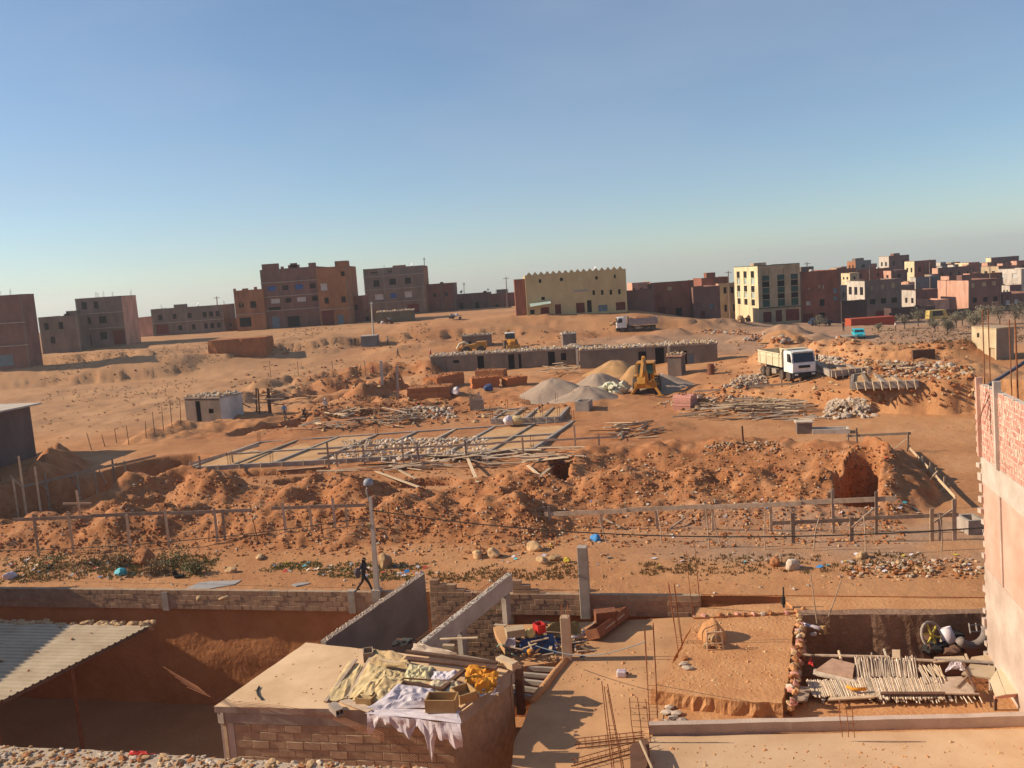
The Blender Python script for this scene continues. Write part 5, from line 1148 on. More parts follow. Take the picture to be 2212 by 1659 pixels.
mb.tube([v + Vector((0, 0, 0)) for v in P], .17, 8); mb.build('tread', mat('dusty_rubber', (.27, .21, .18), None, 3, .85, .3), t, True)
t = thing('bedstead', 'tangled metal bed frame beside the brick wall in the sunken yard', 'frame', jz(1690, 440)); mb = MB()
for a_, b_ in (((1620, 330), (1640, 470)), ((1750, 330), (1760, 460)), ((1620, 340), (1750, 335)), ((1640, 460), (1760, 455)), ((1630, 400), (1755, 395)), ((1680, 335), (1700, 460)), ((1780, 380), (1810, 640)), ((1810, 380), (1835, 650))): mb.tube([jz(*a_, .4), jz(*b_, .3)], .03, 5)
mb.build('tubes', mat('grey_tube', (.35, .30, .26), None, 4, .6, .1), t)
mb = MB(); mb.tube([jz(150, 385, .5), jz(310, 430, .5)], [.06, .1], 8); tag(mb.build('white_tube', PLAS, smooth=True), 'white tube lying at the back left of the sunken yard', 'tube')
mb = MB(); mb.bar(jz(315, 440, .25), jz(360, 445, .3), .2, .3); tag(mb.build('tan_box', CARD), 'tan box at the end of the white tube', 'box')
mb = MB(); mb.rock(jz(255, 480, .1), .14, (1.3, .8, .6)); tag(mb.build('white_rag', PLAS), 'white rag in the dark back of the sunken yard', 'rag')
for (x0, y0, x1, y1, lab) in [(1765, 1346, 1750, 1232, 'taller thin pole planted at the road behind the sunken yard'), (1790, 1332, 1818, 1252, 'leaning thin stick right of the taller pole')]:
    p_ = PZ(x0, y0, 0); mb = MB(); mb.tube([p_, PY(x1, y1, p_.y)], [.03, .018], 5); tag(mb.build('pole', WOOD), lab, 'pole')
# ------------------------------------------------------------------ the tall brick house at the right edge
E0 = PZ(2136, 1432, ZS); dirw = Vector((-math.sin(R(14.4)), -math.cos(R(14.4)), 0)); ztop = PY(2116, 822, E0.y).z
rb = thing('brick_house', 'tall raw brick house wall filling the right edge, pink render below', 'house', (E0.x, E0.y, ZS)); LEN = 11.0
z_band1 = PY(2120, 985, E0.y).z; z_band0 = PY(2124, 1040, E0.y).z; z_cem = PY(2134, 1222, E0.y).z
n = Vector((dirw.y, -dirw.x, 0)); n = n if n.x < 0 else -n
def rblock(z0, z1, off, m, nm, th=.25):
    mb = MB(); a, b = E0 + n*off, E0 + dirw*LEN + n*off
    mb.prism([Vector((*p.to_2d(), z0)) for p in (a, b, b - n*th, a - n*th)], [Vector((*p.to_2d(), z1)) for p in (a, b, b - n*th, a - n*th)]); return mb.build(nm, m, rb)
rblock(-3.0, z_cem, .03, CEMP, 'cement_base'); rblock(z_cem, z_band0, .0, PINKR, 'pink_render'); rblock(z_band0, z_band1, .035, CONCL, 'concrete_band')
blockwall(rb, E0 + dirw*.12, E0 + dirw*6.0, z_band1, z_band1 + .2*int((ztop - z_band1)/.2), .30, .20, .2, REDBR, 'brick', 1 if (Vector((dirw.y, -dirw.x, 0)) - n).length < .1 else -1, 0, .028, 300, .012, None, 9, mat('pale_mortar', (.62, .50, .40), (.5, .38, .3), 5, .9, .4, 30))
mb = MB()
for k in range(260):
    s = rng.uniform(.1, 4.6); z = rng.uniform(z_band1 + .1, ztop - .1); c = E0 + dirw*s + n*.012; hh = rng.uniform(.06, .24)
    P = [Vector((*(c + dirw*a).to_2d(), z + b)) for a, b in ((-.03, -hh/2), (rng.uniform(.02, .06), -hh/2), (.04, hh/2), (-.02, hh/2))]; mb.prism([p - n*.01 for p in P], [p + n*.008 for p in P])
o = mb.build('mortar_smears', mat('smear_mortar', (.68, .55, .42), (.55, .42, .32), 5, .9, .3), rb); o['kind'] = 'stuff'
for s in (.0, 2.05): 
    c = E0 + dirw*(s + .06) + n*.02; mb = MB(); mb.bar(Vector((*c.to_2d(), z_band1)), Vector((*c.to_2d(), ztop + (.12 if s == 0 else .25))), .16, .22, upv=n); mb.build('pillar_strip', PINKR if s == 0 else CONCL, rb)
mb = MB(); c = E0 + dirw*2.1 + n*.02; mb.bar(Vector((*c.to_2d(), z_cem)), Vector((*c.to_2d(), z_band0)), .14, .06, upv=n); mb.build('pale_strip', CEMP, rb)
for k in range(int((z_band1 - ZS) / .42)): c = E0 + n*rng.uniform(-.1, .06) - dirw*.05; mb = MB(); mb.box((c.x, c.y, ZS + .3 + k*.42), (.16, .2, .2 + rng.uniform(-.05, .1)), Matrix.Rotation(rng.uniform(-.1, .1), 3, 'Z')); mb.build('tooth_block', CEMP, rb)
for k in range(int((ztop - z_band1) / .4)): c = E0 + n*.02 - dirw*.07; mb = MB(); mb.box((c.x, c.y, z_band1 + .2 + k*.4), (.15, .2, .2), Matrix.Rotation(.2, 3, 'Z')); mb.build('tooth_block', CEMP, rb)
mb = MB(); a = E0 - n*.26; b = a - n*9
mb.prism([Vector((*p.to_2d(), -2)) for p in (a, b, b + dirw*.25, a + dirw*.25)], [Vector((*p.to_2d(), ztop - 1.6)) for p in (a, b, b + dirw*.25, a + dirw*.25)]); mb.build('far_wall', BR, rb)
mb = MB(); mb.prism([Vector((*p.to_2d(), z_band0 + .1)) for p in (a, a + dirw*LEN, b + dirw*LEN, b)], [Vector((*p.to_2d(), z_band1)) for p in (a, a + dirw*LEN, b + dirw*LEN, b)]); mb.build('floor_deck', CONC, rb)
mb = MB(); mb.tube([PY(2126, 838, E0.y - .2), PY(2235, 768, E0.y + .6)], .07, 7); tag(mb.build('steel_pole', mat('violet_grey_steel', (.16, .14, .16), None, 3, .6, .1)), 'dark steel pole rising to the right over the brick house top', 'pole')
for xs_, yb_, yt_, nn in ((2128, 832, 668, 2), (2186, 850, 690, 2), (2200, 850, 700, 1)):
    t = thing('rebar_column', {2128: 'pair of rebars above the left corner of the raw brick house', 2186: 'pair of rebars above the raw brick house near the photo edge', 2200: 'single rebar at the photo edge above the raw brick house'}[xs_], 'rebar', PY(xs_, yb_, E0.y), 'rebars above the brick house')
    for k in range(nn): mb = MB(); mb.tube([PY(xs_ + 12*k, yb_ + 20, E0.y + .4*k), PY(xs_ + 12*k - 6, yt_, E0.y + .4*k)], .02, 5); mb.build('rod', REBAR, t)
mb = MB()
for k in range(9): mb.tube([PY(2160 + rng.uniform(-8, 8), 845, E0.y - 1.2) + n*.3, PY(2150 + rng.uniform(-25, 15), 900 + rng.uniform(0, 40), E0.y - 1.3) + n*.35], .008, 4)
tag(mb.build('tie_wires', REBAR), 'bunch of thin wires hanging on the raw brick face', 'wires')
rb.rotation_mode = 'QUATERNION'; rb.rotation_quaternion = Matrix.Rotation(R(1.8) * (1 if (dirw.cross(Vector((0, 0, 1)))).dot(n) < 0 else 1), 3, dirw).to_quaternion()
if (rb.rotation_quaternion @ Vector((0, 0, 1))).dot(n) < 0: rb.rotation_quaternion = rb.rotation_quaternion.inverted()
# ------------------------------------------------------------------ lamp post and cable
p = PZ(815, 1284, .0); p = on(p); top = PY(800, 1074, p.y)
lamp = thing('street_lamp', 'leaning concrete street lamp post beside the walking man', 'lamp', p)
mb = MB(); mb.bar(p - Vector((0, 0, .3)), p + Vector((0, 0, .28)), .42, .42, upv=EY); mb.build('footing', CONC, lamp)
q = quat_of(EX).to_matrix(); w0, w1 = .12, .062
mb = MB(); mb.prism([p + q @ Vector((sx*w0, sy*w0*.8, 0)) for sx, sy in ((-1,-1),(1,-1),(1,1),(-1,1))], [top + q @ Vector((sx*w1, sy*w1, 0)) for sx, sy in ((-1,-1),(1,-1),(1,1),(-1,1))]); mb.build('pole', CONCL, lamp)
mb = MB(); mb.tube([top - Vector((0, 0, .5)), top + Vector((-.13, 0, .1)), top + Vector((-.14, -.05, .4)), top + Vector((-.02, -.12, .62))], .035, 6); mb.build('arm', mat('galvanised', (.42, .42, .43), None, 3, .5, .05, metal=.4), lamp, True)
c = top + Vector((.0, -.2, .72)); mb = MB(); mb.lathe(c, [(.05, .23), (.15, .2), (.215, .11), (.24, -.05), (.22, -.08), (.08, -.08)], 16); o = mb.build('lamp_hood', mat('grey_lamp_hood', (.30, .31, .34), None, 3, .5, .05), lamp, True)
mb = MB(); mb.lathe(c - Vector((0, 0, .15)), [(.12, -.02), (.15, .05), (.15, .07)], 12); mb.build('lens', mat('lamp_lens', (.18, .17, .16), None, 3, .3, .0), lamp, True)
mb = MB(); mb.tube([top + Vector((.22, 0, .5)), top + Vector((.25, 0, -.3)), top + Vector((.2, 0, -.9))], .012, 4); mb.build('drop_wire', STEEL, lamp)
mb = MB(); k = top.lerp(p, .28); mb.box(k + Vector((-.16, -.05, 0)), (.12, .1, .16)); mb.build('junction_box', mat('yellow_box', (.5, .4, .15), None, 3, .6, 0), lamp)
at_ = top.lerp(p, .13)
def cable(label, a, b, sag, r=.022):
    mb = MB(); mb.tube([a.lerp(b, k/28) - Vector((0, 0, sag*4*(k/28)*(1-k/28))) for k in range(29)], r, 5); tag(mb.build('cable', BLACK), label, 'cable')
e = E0 + n*.05; cable('dark cable sagging from the lamp post to the brick house at right', at_, Vector((e.x, e.y, PY(2120, 1140, e.y).z)), .75, .028)
bb = PY(-150, 1190, 46); cable('dark cable running from the lamp post out of the photo to the left', top.lerp(p, .2), bb, .5, .022)

# grit drifted over the slabs
for lab, nm, Q, z, n_ in (('grit drifted over the dusty slab', 'slab_grit', [(1170, 1520), (1420, 1560), (1490, 1340), (1250, 1420)], ZS, 260), ('grit on the earth platform', 'platform_grit', [(1430, 1480), (1690, 1510), (1715, 1330), (1510, 1340)], -.18, 420), ('grit on the front terrace', 'terrace_grit', [(1390, 1690), (2230, 1680), (2230, 1600), (1420, 1612)], ZS, 220), ('grit on the bare part of the house roof', 'house_roof_grit', [(480, 1522), (690, 1520), (880, 1400), (670, 1394)], ZR, 45)):
    mb = MB()
    for k in range(n_):
        u, v = rng.random(), rng.random(); (ax, ay), (bx, by), (cx, cy), (dx, dy) = Q
        p = PZ(ax*(1-u)*(1-v) + bx*u*(1-v) + cx*u*v + dx*(1-u)*v, ay*(1-u)*(1-v) + by*u*(1-v) + cy*u*v + dy*(1-u)*v, z); mb.rock(p, rng.uniform(.012, .06)*(1 if rng.random() < .9 else 1.8), (1.2, .9, .6), 0, .25, rng.randrange(3))
    tag(mb.build(nm, [STONE, EDRY, SLABM]), lab, 'grit', kind='stuff')
# ------------------------------------------------------------------ middle ground: site timber, foundations, heaps
def SH(x, y, h): return hit(lambda X, Y: Hv(X, Y) + h, x, y, 36.0, 700.0, 2500)
def qp(Q, u, v):
    (ax, ay), (bx, by), (cx, cy), (dx, dy) = Q
    return (ax*(1-u)*(1-v) + bx*u*(1-v) + cx*u*v + dx*(1-u)*v, ay*(1-u)*(1-v) + by*u*(1-v) + cy*u*v + dy*(1-u)*v)
def batter(label, A, B, stakes, w=.2, m=WOOD, braces=(), sw=.15):
    a = PY(*A); b = PY(*B); t = thing('batter_board', label, 'board fence', (a+b)/2 - Vector((0, 0, 1)), 'setting out boards on the building site')
    nseg = max(1, int((b-a).length / 4.2)); mb = None
    for k in range(nseg):
        p, q = a.lerp(b, k/nseg), a.lerp(b, (k+1)/nseg); off = Vector((0, .04*(k % 2), .04*(k % 2)))
        mb = MB(); mb.bar(p + off, q + (q-p).normalized()*.12 + off, .035, w); mb.build('plank', m, t)
    for x, yt, yb in stakes:
        f = min(1, max(0, (x - A[0]) / (B[0] - A[0]))) if abs(B[0]-A[0]) > 4 else .5
        Y = A[2] + (B[2]-A[2])*f - .05
        tp = PY(x, yt, Y); bt = PY(x, yb, Y); z = min(bt.z, H(tp.x, Y)) - .15
        mb = MB(); mb.bar(Vector((tp.x + rng.uniform(-.05, .05), Y, z)), tp, .04, sw, upv=(1, 0, 0)); mb.build('stake', WOODL if rng.random() < .3 else m, t)
    for x0, y0, x1, y1, dY in braces:
        f = min(1, max(0, (x0 - A[0]) / (B[0] - A[0]))); Y = A[2] + (B[2]-A[2])*f - .1
        mb = MB(); mb.bar(PY(x0, y0, Y), PY(x1, y1, Y + dY), .05, .09); mb.build('brace', m, t)
    return t
batter('long board on tall stakes along the front of the right spoil heap', (1176, 1111, 47.9), (1932, 1079, 42.6), [(1185, 1094, 1146), (1298, 1100, 1138), (1417, 1096, 1158), (1539, 1091, 1168), (1664, 1079, 1163), (1798, 1056, 1172), (1893, 1062, 1170)], .26, braces=[(1340, 1138, 1300, 1118, 1.0), (1440, 1148, 1480, 1118, 1.0)])
batter('lower short board in front of the pit, ending in a braced corner post', (1668, 1130, 42.6), (2066, 1114, 41.2), [(1712, 1108, 1162), (1840, 1117, 1158), (2013, 1098, 1166), (2030, 1108, 1150), (2061, 1078, 1140)], .2, braces=[(2018, 1128, 2062, 1098, -.1), (1840, 1140, 1888, 1098, -.2)], sw=.2)
batter('new pale board running diagonally down the right edge of the spoil', (1965, 968, 60.5), (2064, 1075, 46.5), [(1965, 960, 980), (1993, 985, 1022), (2010, 998, 1050), (2022, 1010, 1060), (2040, 1030, 1100), (2064, 1070, 1118)], .2, WOODL, braces=[(2038, 1053, 1997, 1102, -1.2), (2025, 1018, 2005, 1040, -.8)], sw=.1)
batter('board table behind the right spoil heap with slanted braces', (1828, 942, 62.0), (1964, 936, 60.6), [(1832, 936, 966), (1850, 925, 962), (1962, 933, 975)], .18, braces=[(1858, 962, 1892, 941, .6), (1930, 970, 1960, 946, -.6)], sw=.12)
batter('grey board crossing the shaded pit at the left', (48, 1051, 62.0), (334, 985, 74.0), [(97, 1022, 1062), (165, 1018, 1050), (203, 1010, 1040), (242, 992, 1035), (268, 995, 1015)], .2, braces=[(150, 1030, 172, 1062, -.5), (214, 1015, 230, 1045, -.5), (90, 1040, 104, 1062, -.5)])
batter('faint board half buried along the left spoil bank', (26, 1123, 49.6), (540, 1102, 49.0), [(72, 1110, 1165), (146, 1105, 1150), (273, 1112, 1140), (356, 1100, 1140), (462, 1096, 1145), (480, 1100, 1130)], .2)
batter('board on stakes left of the lamp post along the spoil', (586, 1098, 48.8), (786, 1091, 48.2), [(610, 1085, 1115), (718, 1075, 1140), (747, 1098, 1160), (668, 1090, 1120)], .2)
batter('small wooden cross of two laths on the left spoil', (136, 1088, 54.0), (193, 1087, 54.0), [(165, 1060, 1102)], .12, WOODL)
batter('long board line along the front of the rubble filled foundation', (686, 980, 69.0), (1332, 943, 66.0), [(706, 954, 1008), (726, 975, 990), (784, 968, 995), (868, 958, 990), (901, 957, 1050), (1004, 950, 985), (1128, 945, 975), (1240, 918, 962), (1293, 940, 965)], .16, braces=[(1010, 985, 1030, 1042, -1.5), (905, 1010, 930, 1045, -1.5)])
batter('long board passing in front of the white dump truck', (1500, 846, 88.0), (2046, 803, 81.0), [(1560, 838, 862), (1627, 826, 850), (1688, 818, 838), (1728, 812, 850), (1832, 800, 832), (1925, 795, 826), (2040, 770, 812), (2000, 790, 815)], .22)
batter('low dark board in the trench left of the long foundation', (560, 962, 76.0), (410, 1004, 66.5), [(430, 985, 1012), (500, 975, 990)], .22)
batter('left edge post with a bright board end in the shade', (22, 1028, 62.0), (48, 1052, 61.0), [(40, 985, 1052), (28, 1035, 1062), (75, 1008, 1030)], .12, WOODL)
# thin posts and wire
posts = [(1312, 1172, 1293, 1114), (1429, 1172, 1420, 1102), (1533, 1185, 1525, 1100), (1560, 1182, 1540, 1108), (1652, 1187, 1652, 1108), (1756, 1190, 1772, 1110), (1870, 1194, 1866, 1114), (2034, 1190, 2030, 1112), (1128, 1175, 1120, 1118), (1000, 1160, 990, 1105), (845, 1150, 838, 1092), (700, 1165, 690, 1112), (560, 1175, 545, 1118), (450, 1170, 452, 1128)]
ORD8 = ['leftmost', 'second from the left', 'third from the left', 'fourth from the left', 'fourth from the right', 'third from the right', 'second from the right', 'rightmost by the brick house']
prev = None
for x0, y0, x1, y1 in posts[:8]:
    p = S(x0, y0); tp = PY(x1, y1, p.y); m_ = p.lerp(tp, .55) + Vector((rng.uniform(-.08, .08), 0, 0)); mb = MB(); mb.tube([p - Vector((0, 0, .2)), m_, tp], [.035, .03, .025], 5)
    tag(mb.build('fence_post', WOOD), 'crooked thin stick post before the right spoil heap, %s' % ORD8[len(ORD8) - 8 + posts.index((x0, y0, x1, y1))], 'post', 'crooked stick posts before the right spoil heap')
    if prev:
        mb = MB(); mb.tube([prev.lerp(m_, k/5) - Vector((0, 0, .08*math.sin(math.pi*k/5))) for k in range(6)], .008, 3); tag(mb.build('fence_wire', STEEL), 'thin wire strung between the crooked stick posts', 'wire', 'wires between the stick posts')
    prev = m_
for x0, y0, x1, y1 in posts[8:]:
    p = S(x0, y0); tp = PY(x1, y1, p.y); mb = MB(); mb.tube([p - Vector((0, 0, .2)), tp], [.03, .022], 5); tag(mb.build('fence_post', WOODD), 'thin stick standing in the left front spoil bank', 'post', 'thin sticks in the left spoil bank')
c1 = lambda x, y, ox=0, oy=1350, k=.3707: ((ox + k*x)/1.4756, (oy + k*y)/1.4756)
for x0, y0, x1, y1 in [(790, 225, 745, 80), (905, 200, 875, 95), (1003, 165, 985, 40), (1110, 185, 1085, 20), (1255, 120, 1250, -20), (1330, 90, 1310, -100), (1405, 60, 1390, -140), (1480, 40, 1460, -200), (1555, 20, 1545, -215)]:
    p = S(*c1(x0, y0)); tp = PY(*c1(x1, y1), p.y); mb = MB(); mb.tube([p - Vector((0, 0, .2)), tp], [.04, .03], 5); tag(mb.build('fence_post', WOODD), 'thin fence post in the row on the pale left field', 'post', 'thin posts on the left field')
for x in (585, 645, 720, 790, 935, 965): 
    p = S(x, 815 - (x-585)*.03); mb = MB(); mb.tube([p, PY(x-3, 780, p.y)], .035, 5); tag(mb.build('fence_post', WOODD), 'thin far post beside the red trenches in mid distance', 'post', 'far thin posts')
# ------------------------------------------------------------------ foundations
SANDF = mat('sand_fill', (.56, .33, .16), (.44, .235, .10), .6, .95, .3, 8)
def foundation(label, N0, N1, F0, F1, z, nu, nv, hgt=.45, bw=.28, m=CONC):
    if z is None:
        z = 2.4
        for _ in range(8): c_ = (PZ(*N0, z) + PZ(*N1, z) + PZ(*F0, z) + PZ(*F1, z)) / 4; z = .5*z + .5*(H(c_.x, c_.y) + .3)
    P = lambda u, v: PZ(*N0, z).lerp(PZ(*N1, z), u).lerp(PZ(*F0, z).lerp(PZ(*F1, z), u), v)
    t = thing('foundation_grid', label, 'foundation', P(.5, .5) - Vector((0, 0, hgt)), 'foundation grids on the building site')
    for j in range(nv+1):
        mb = MB(); mb.bar(P(0, j/nv) - Vector((0, 0, hgt/2)), P(1, j/nv) - Vector((0, 0, hgt/2)), bw, hgt); mb.build('beam', m, t)
    for i in range(nu+1):
        mb = MB(); mb.bar(P(i/nu, 0) - Vector((0, 0, hgt/2+.012)), P(i/nu, 1) - Vector((0, 0, hgt/2+.012)), bw, hgt); mb.build('cross_beam', WOOD if i % 2 else m, t)
    for i in range(nu):
        for j in range(nv):
            q = [P(i/nu, j/nv), P((i+1)/nu, j/nv), P((i+1)/nu, (j+1)/nv), P(i/nu, (j+1)/nv)]; d = Vector((0, 0, rng.uniform(.1, .22)))
            mb = MB(); mb.prism([v - Vector((0, 0, hgt)) for v in q], [v - d for v in q]); mb.build('sand_fill', SANDF, t)
    for i in range(nu+1):
        for j in (0, nv):
            c = P(i/nu, j/nv); mb = MB()
            for dx, dy in ((-.1, -.1), (.1, -.1), (.1, .1), (-.1, .1)): mb.tube([c + Vector((dx, dy, -.2)), c + Vector((dx + rng.uniform(-.03, .03), dy, rng.uniform(.9, 1.2)))], .015, 3)
            if rng.random() < .75: mb.build('starter_bars', REBAR, t)
    for k in range(nu*2):
        c = P((k+.5)/(nu*2), 0); mb = MB(); mb.bar(c + Vector((0, -.5, -hgt-.1)), c + Vector((0, -.16, .08)), .06, .1); mb.build('prop', WOODL, t)
foundation('long sandy foundation grid at the left, partly under white rubble', (405, 1009), (1150, 968), (560, 954), (1238, 908), .5, 8, 2)
foundation('small foundation grid before the grey gravel cones', (1062, 905), (1207, 900), (1095, 884), (1238, 866), .95, 4, 1, .5)
foundation('foundation grid just right of the white dump truck', (1795, 801), (1908, 790), (1762, 783), (1856, 777), None, 4, 2, .6)
foundation('foundation trench box nearer right of the white dump truck', (1839, 826), (1982, 822), (1842, 808), (1926, 796), None, 4, 1, .6)
# ------------------------------------------------------------------ rubble and planks
RM = []
for k in range(8):
    mb = MB(); mb.rock((0, 0, 0), 1, (1.1, .85, .75), 1, .25); m_ = bpy.data.meshes.new('rubble_mesh'); m_.from_pydata(mb.v, [], mb.f); m_.materials.append((RUBM, RUBM, STONE)[k % 3]); m_.update(); RM.append(m_)
def rubble(Q, n, r0, r1, lab, grp, bump=.4, ind=True, name='rubble_stone', sub=1, mats=None):
    mb = MB()
    for k in range(n):
        u, v = rng.random(), rng.random(); x, y = qp(Q, u, v); p = S(x, y); r = rng.uniform(r0, r1) * (1 if rng.random() < .85 else 1.5)
        e = min(u, 1-u, v, 1-v); z = p.z + bump*min(1, e*3.5)*rng.uniform(.3, 1) + r*.2
        if ind and k < ind: tag(inst(rng.choice(RM), name, (p.x, p.y, z), (rng.uniform(0, 3), rng.uniform(0, 3), rng.uniform(0, 6)), None, (r, r*rng.uniform(.8, 1.1), r*rng.uniform(.7, 1))), lab, 'stone', grp)
        else: mb.rock((p.x, p.y, z), r, (1.1, .85, .7), sub, .25, rng.randrange(len(mats)) if mats else 0)
    if mb.v: tag(mb.build('rubble_heap', mats or [RUBM]), lab.replace('stone in', 'spread of') if ind else lab, 'rubble', kind='stuff')
rubble([(706, 1003), (1088, 996), (1062, 945), (738, 953)], 520, .09, .2, 'white rubble stone in the long heap on the sandy foundation', 'stones of the long white rubble heap', .55, 120)
rubble([(1776, 908), (1892, 902), (1868, 862), (1790, 868)], 230, .12, .27, 'white rubble stone in the heap below the right cut bank', 'stones of the heap below the cut bank', .6, 70)
rubble([(1560, 840), (1668, 832), (1656, 808), (1590, 818)], 150, .11, .24, 'pale rubble stone in the heap left of the dump truck', 'stones of the heap left of the truck', .5, 45)
rubble([(845, 908), (990, 903), (975, 880), (880, 880)], 150, .12, .24, 'pale stone scatter behind the plank heap', None, .3, False)
rubble([(640, 905), (1010, 893), (960, 850), (700, 856)], 260, .07, .2, 'low rubble trodden into the middle of the site', None, .2, False, mats=[CLOD, STONE, EDK])
rubble([(1400, 880), (1780, 905), (1700, 860), (1500, 850)], 240, .07, .2, 'low rubble below the right plateau', None, .2, False, mats=[CLOD, STONE, RUBM])
rubble([(1640, 800), (1800, 808), (1830, 775), (1690, 765)], 330, .12, .26, 'pale rubble strewn behind the dump truck', None, .5, False)
rubble([(1800, 815), (2110, 820), (2100, 790), (1850, 775)], 260, .1, .24, 'stones strewn over the right plateau', None, .3, False, mats=[RUBM, STONE, CLOD])
rubble([(1510, 975), (1700, 975), (1680, 955), (1530, 955)], 150, .05, .12, 'grey stones along the top of the right spoil', None, .15, False, mats=[CLOD, STONE, RUBM])
rubble([(1810, 1250), (2120, 1250), (2115, 1205), (1840, 1215)], 260, .04, .11, 'broken grey stones on the verge below the pit', None, .15, False, mats=[RUBM, STONE, CLOD])
rubble([(1600, 735), (1720, 745), (1700, 728), (1620, 722)], 90, .15, .35, 'stones by the far right heaps', None, .2, False, mats=[CLOD, RUBM])
rubble([(1500, 720), (1620, 725), (1610, 712), (1520, 712)], 80, .12, .3, 'stones by the far dirt road', None, .15, False, mats=[CLOD, RUBM])
rubble([(1330, 712), (1370, 705), (1335, 690), (1310, 695)], 40, .15, .35, 'stones beside the far truck', None, .2, False, mats=[CLOD, STONE])
PM = {}
def planks(Q, n, lab, grp, a0, spread, l0=1.6, l1=4.2, bump=.5, pale=.55):
    for k in range(n):
        u, v = rng.random(), rng.random(); x, y = qp(Q, u, v); p = S(x, y); e = min(u, 1-u, v, 1-v)
        an = a0 + rng.gauss(0, spread); l = rng.uniform(l0, l1); w = rng.uniform(.12, .22); t = rng.uniform(.03, .06); m = rng.choice((WOODL, WOODL, WOOD)) if rng.random() < pale else rng.choice((WOOD, WOODD))
        c = p + Vector((0, 0, .08 + bump*min(1, e*3.5)*rng.uniform(.1, 1))); d = Vector((math.cos(an), math.sin(an), rng.uniform(-.12, .12))) * (l/2)
        mb = MB(); mb.bar(c - d, c + d, w, t, roll=rng.uniform(-.5, .5)); tag(mb.build('plank', m), lab, 'plank', grp)
A0_ = -.1
planks([(690, 1022), (1225, 1006), (1240, 966), (960, 985)], 78, 'loose formwork plank in the long heap before the white rubble', 'planks heaped before the white rubble', A0_, .35, 2.0, 5.0, .35)
planks([(640, 930), (925, 918), (920, 884), (690, 892)], 76, 'splintered plank in the tangled heap behind the sandy foundation', 'planks in the tangled heap behind the foundation', 0, .9, 1.4, 3.6, .9, .7)
planks([(1480, 908), (1775, 908), (1740, 862), (1535, 872)], 66, 'long plank in the heap below the right plateau edge', 'planks below the right plateau', -.1, .35, 2.4, 5.5, .8, .8)
planks([(1285, 946), (1420, 946), (1400, 916), (1320, 918)], 28, 'plank in the small heap beside the curved dirt road', 'planks beside the curved dirt road', .15, .5, 1.4, 3.4, .6, .7)
planks([(1166, 812), (1248, 814), (1232, 792), (1180, 792)], 26, 'pale stick in the firewood pile before the long shed', 'sticks in the firewood pile', .3, .8, 1.5, 3.2, 1.1, .9)
planks([(1900, 815), (2020, 812), (1990, 786), (1890, 780)], 24, 'board scattered on the right plateau foundations', 'boards scattered on the right plateau', -.2, .6, 1.6, 3.8, .3, .6)
planks([(1040, 902), (1160, 905), (1100, 890), (1050, 885)], 14, 'plank lying in front of the small foundation grid', 'planks before the small foundation grid', .3, .5, 1.5, 3.5, .4, .6)
planks([(545, 892), (700, 860), (690, 835), (560, 860)], 12, 'dark plank in the left trenches', 'planks in the left trenches', .5, .4, 1.5, 3.5, .4, .2)
for x0, y0, x1, y1, lab in [(812, 1018, 905, 1052, 'pale plank sliding down behind the lamp head'), (842, 1005, 898, 1034, 'second plank lying down the bank right of the lamp head'), (598, 1016, 700, 1008, 'long pale plank at the foot of the sandy foundation'), (1008, 985, 1032, 1042, 'plank leaning down the bank right of centre'), (1165, 1030, 1195, 1005, 'short upright board in the bank'), (1140, 1005, 1168, 1030, 'crossing board in the bank')]:
    a = SH(x0, y0, .15); b = SH(x1, y1, .15); mb = MB(); mb.bar(a, b, .22, .05); tag(mb.build('plank', WOODL), lab, 'plank')
# ------------------------------------------------------------------ boulders
for x, y, r, sq, m, lab in [(312, 1216, 1.05, (1, .8, .75), CLOD, 'big dark boulder among dry scrub at the left'), (833, 1224, .68, (.8, .7, 1.0), STONE, 'tall upright tan boulder right of the walking man'), (1032, 1203, .5, (1.3, .8, .7), STONE, 'left boulder of the long pair at the foot of the spoil'), (1067, 1203, .52, (1, .8, .85), STONE, 'right boulder of the long pair at the foot of the spoil'),
   (1155, 1188, .56, (1.2, .8, .75), STONE, 'flat topped boulder below the shadowed bank corner'), (1172, 1216, .42, (1.2, .8, .8), STONE, 'front boulder of the small pair left of the tall pillar'), (1199, 1210, .4, (1.1, .8, .75), STONE, 'rear boulder of the small pair left of the tall pillar'), (1674, 1220, .44, (1.1, .8, .75), CLOD, 'brown boulder left of the half white stone'), (1712, 1228, .52, (1, .85, .85), RUBM, 'half white rounded boulder on the right verge'), (1862, 1204, .42, (1.3, .8, .6), STONE, 'low square stone on the right verge'),
   (500, 1236, .42, (1.2, .8, .6), STONE, 'small brown stone alone on the dirt road'), (562, 1206, .42, (1.4, .8, .5), STONE, 'low flat stone at the left spoil foot'), (1095, 1190, .35, (1.3, .8, .6), CLOD, 'low boulder in the shade of the bank corner'), (430, 1295, .28, (1.2, .8, .6), STONE, 'stone sitting on the road edge by the wall pier'), (486, 1294, .28, (1.4, .8, .5), STONE, 'flatter stone on the road edge right of the wall pier'), (735, 1113, .38, (1, .8, .8), CLOD, 'grey square rock in the left spoil face'), (1130, 1100, .3, (1, .9, .8), CLOD, 'clod boulder at the bank corner crest')]:
    p = S(x, y); mb = MB(); r *= .72; mb.rock(p + Vector((0, 0, r*sq[2]*.5)), r, sq, 2, .2); o = mb.build('boulder', m, smooth=False); smooth_by_bevel(o, r*.12, 2); tag(o, lab, 'boulder')
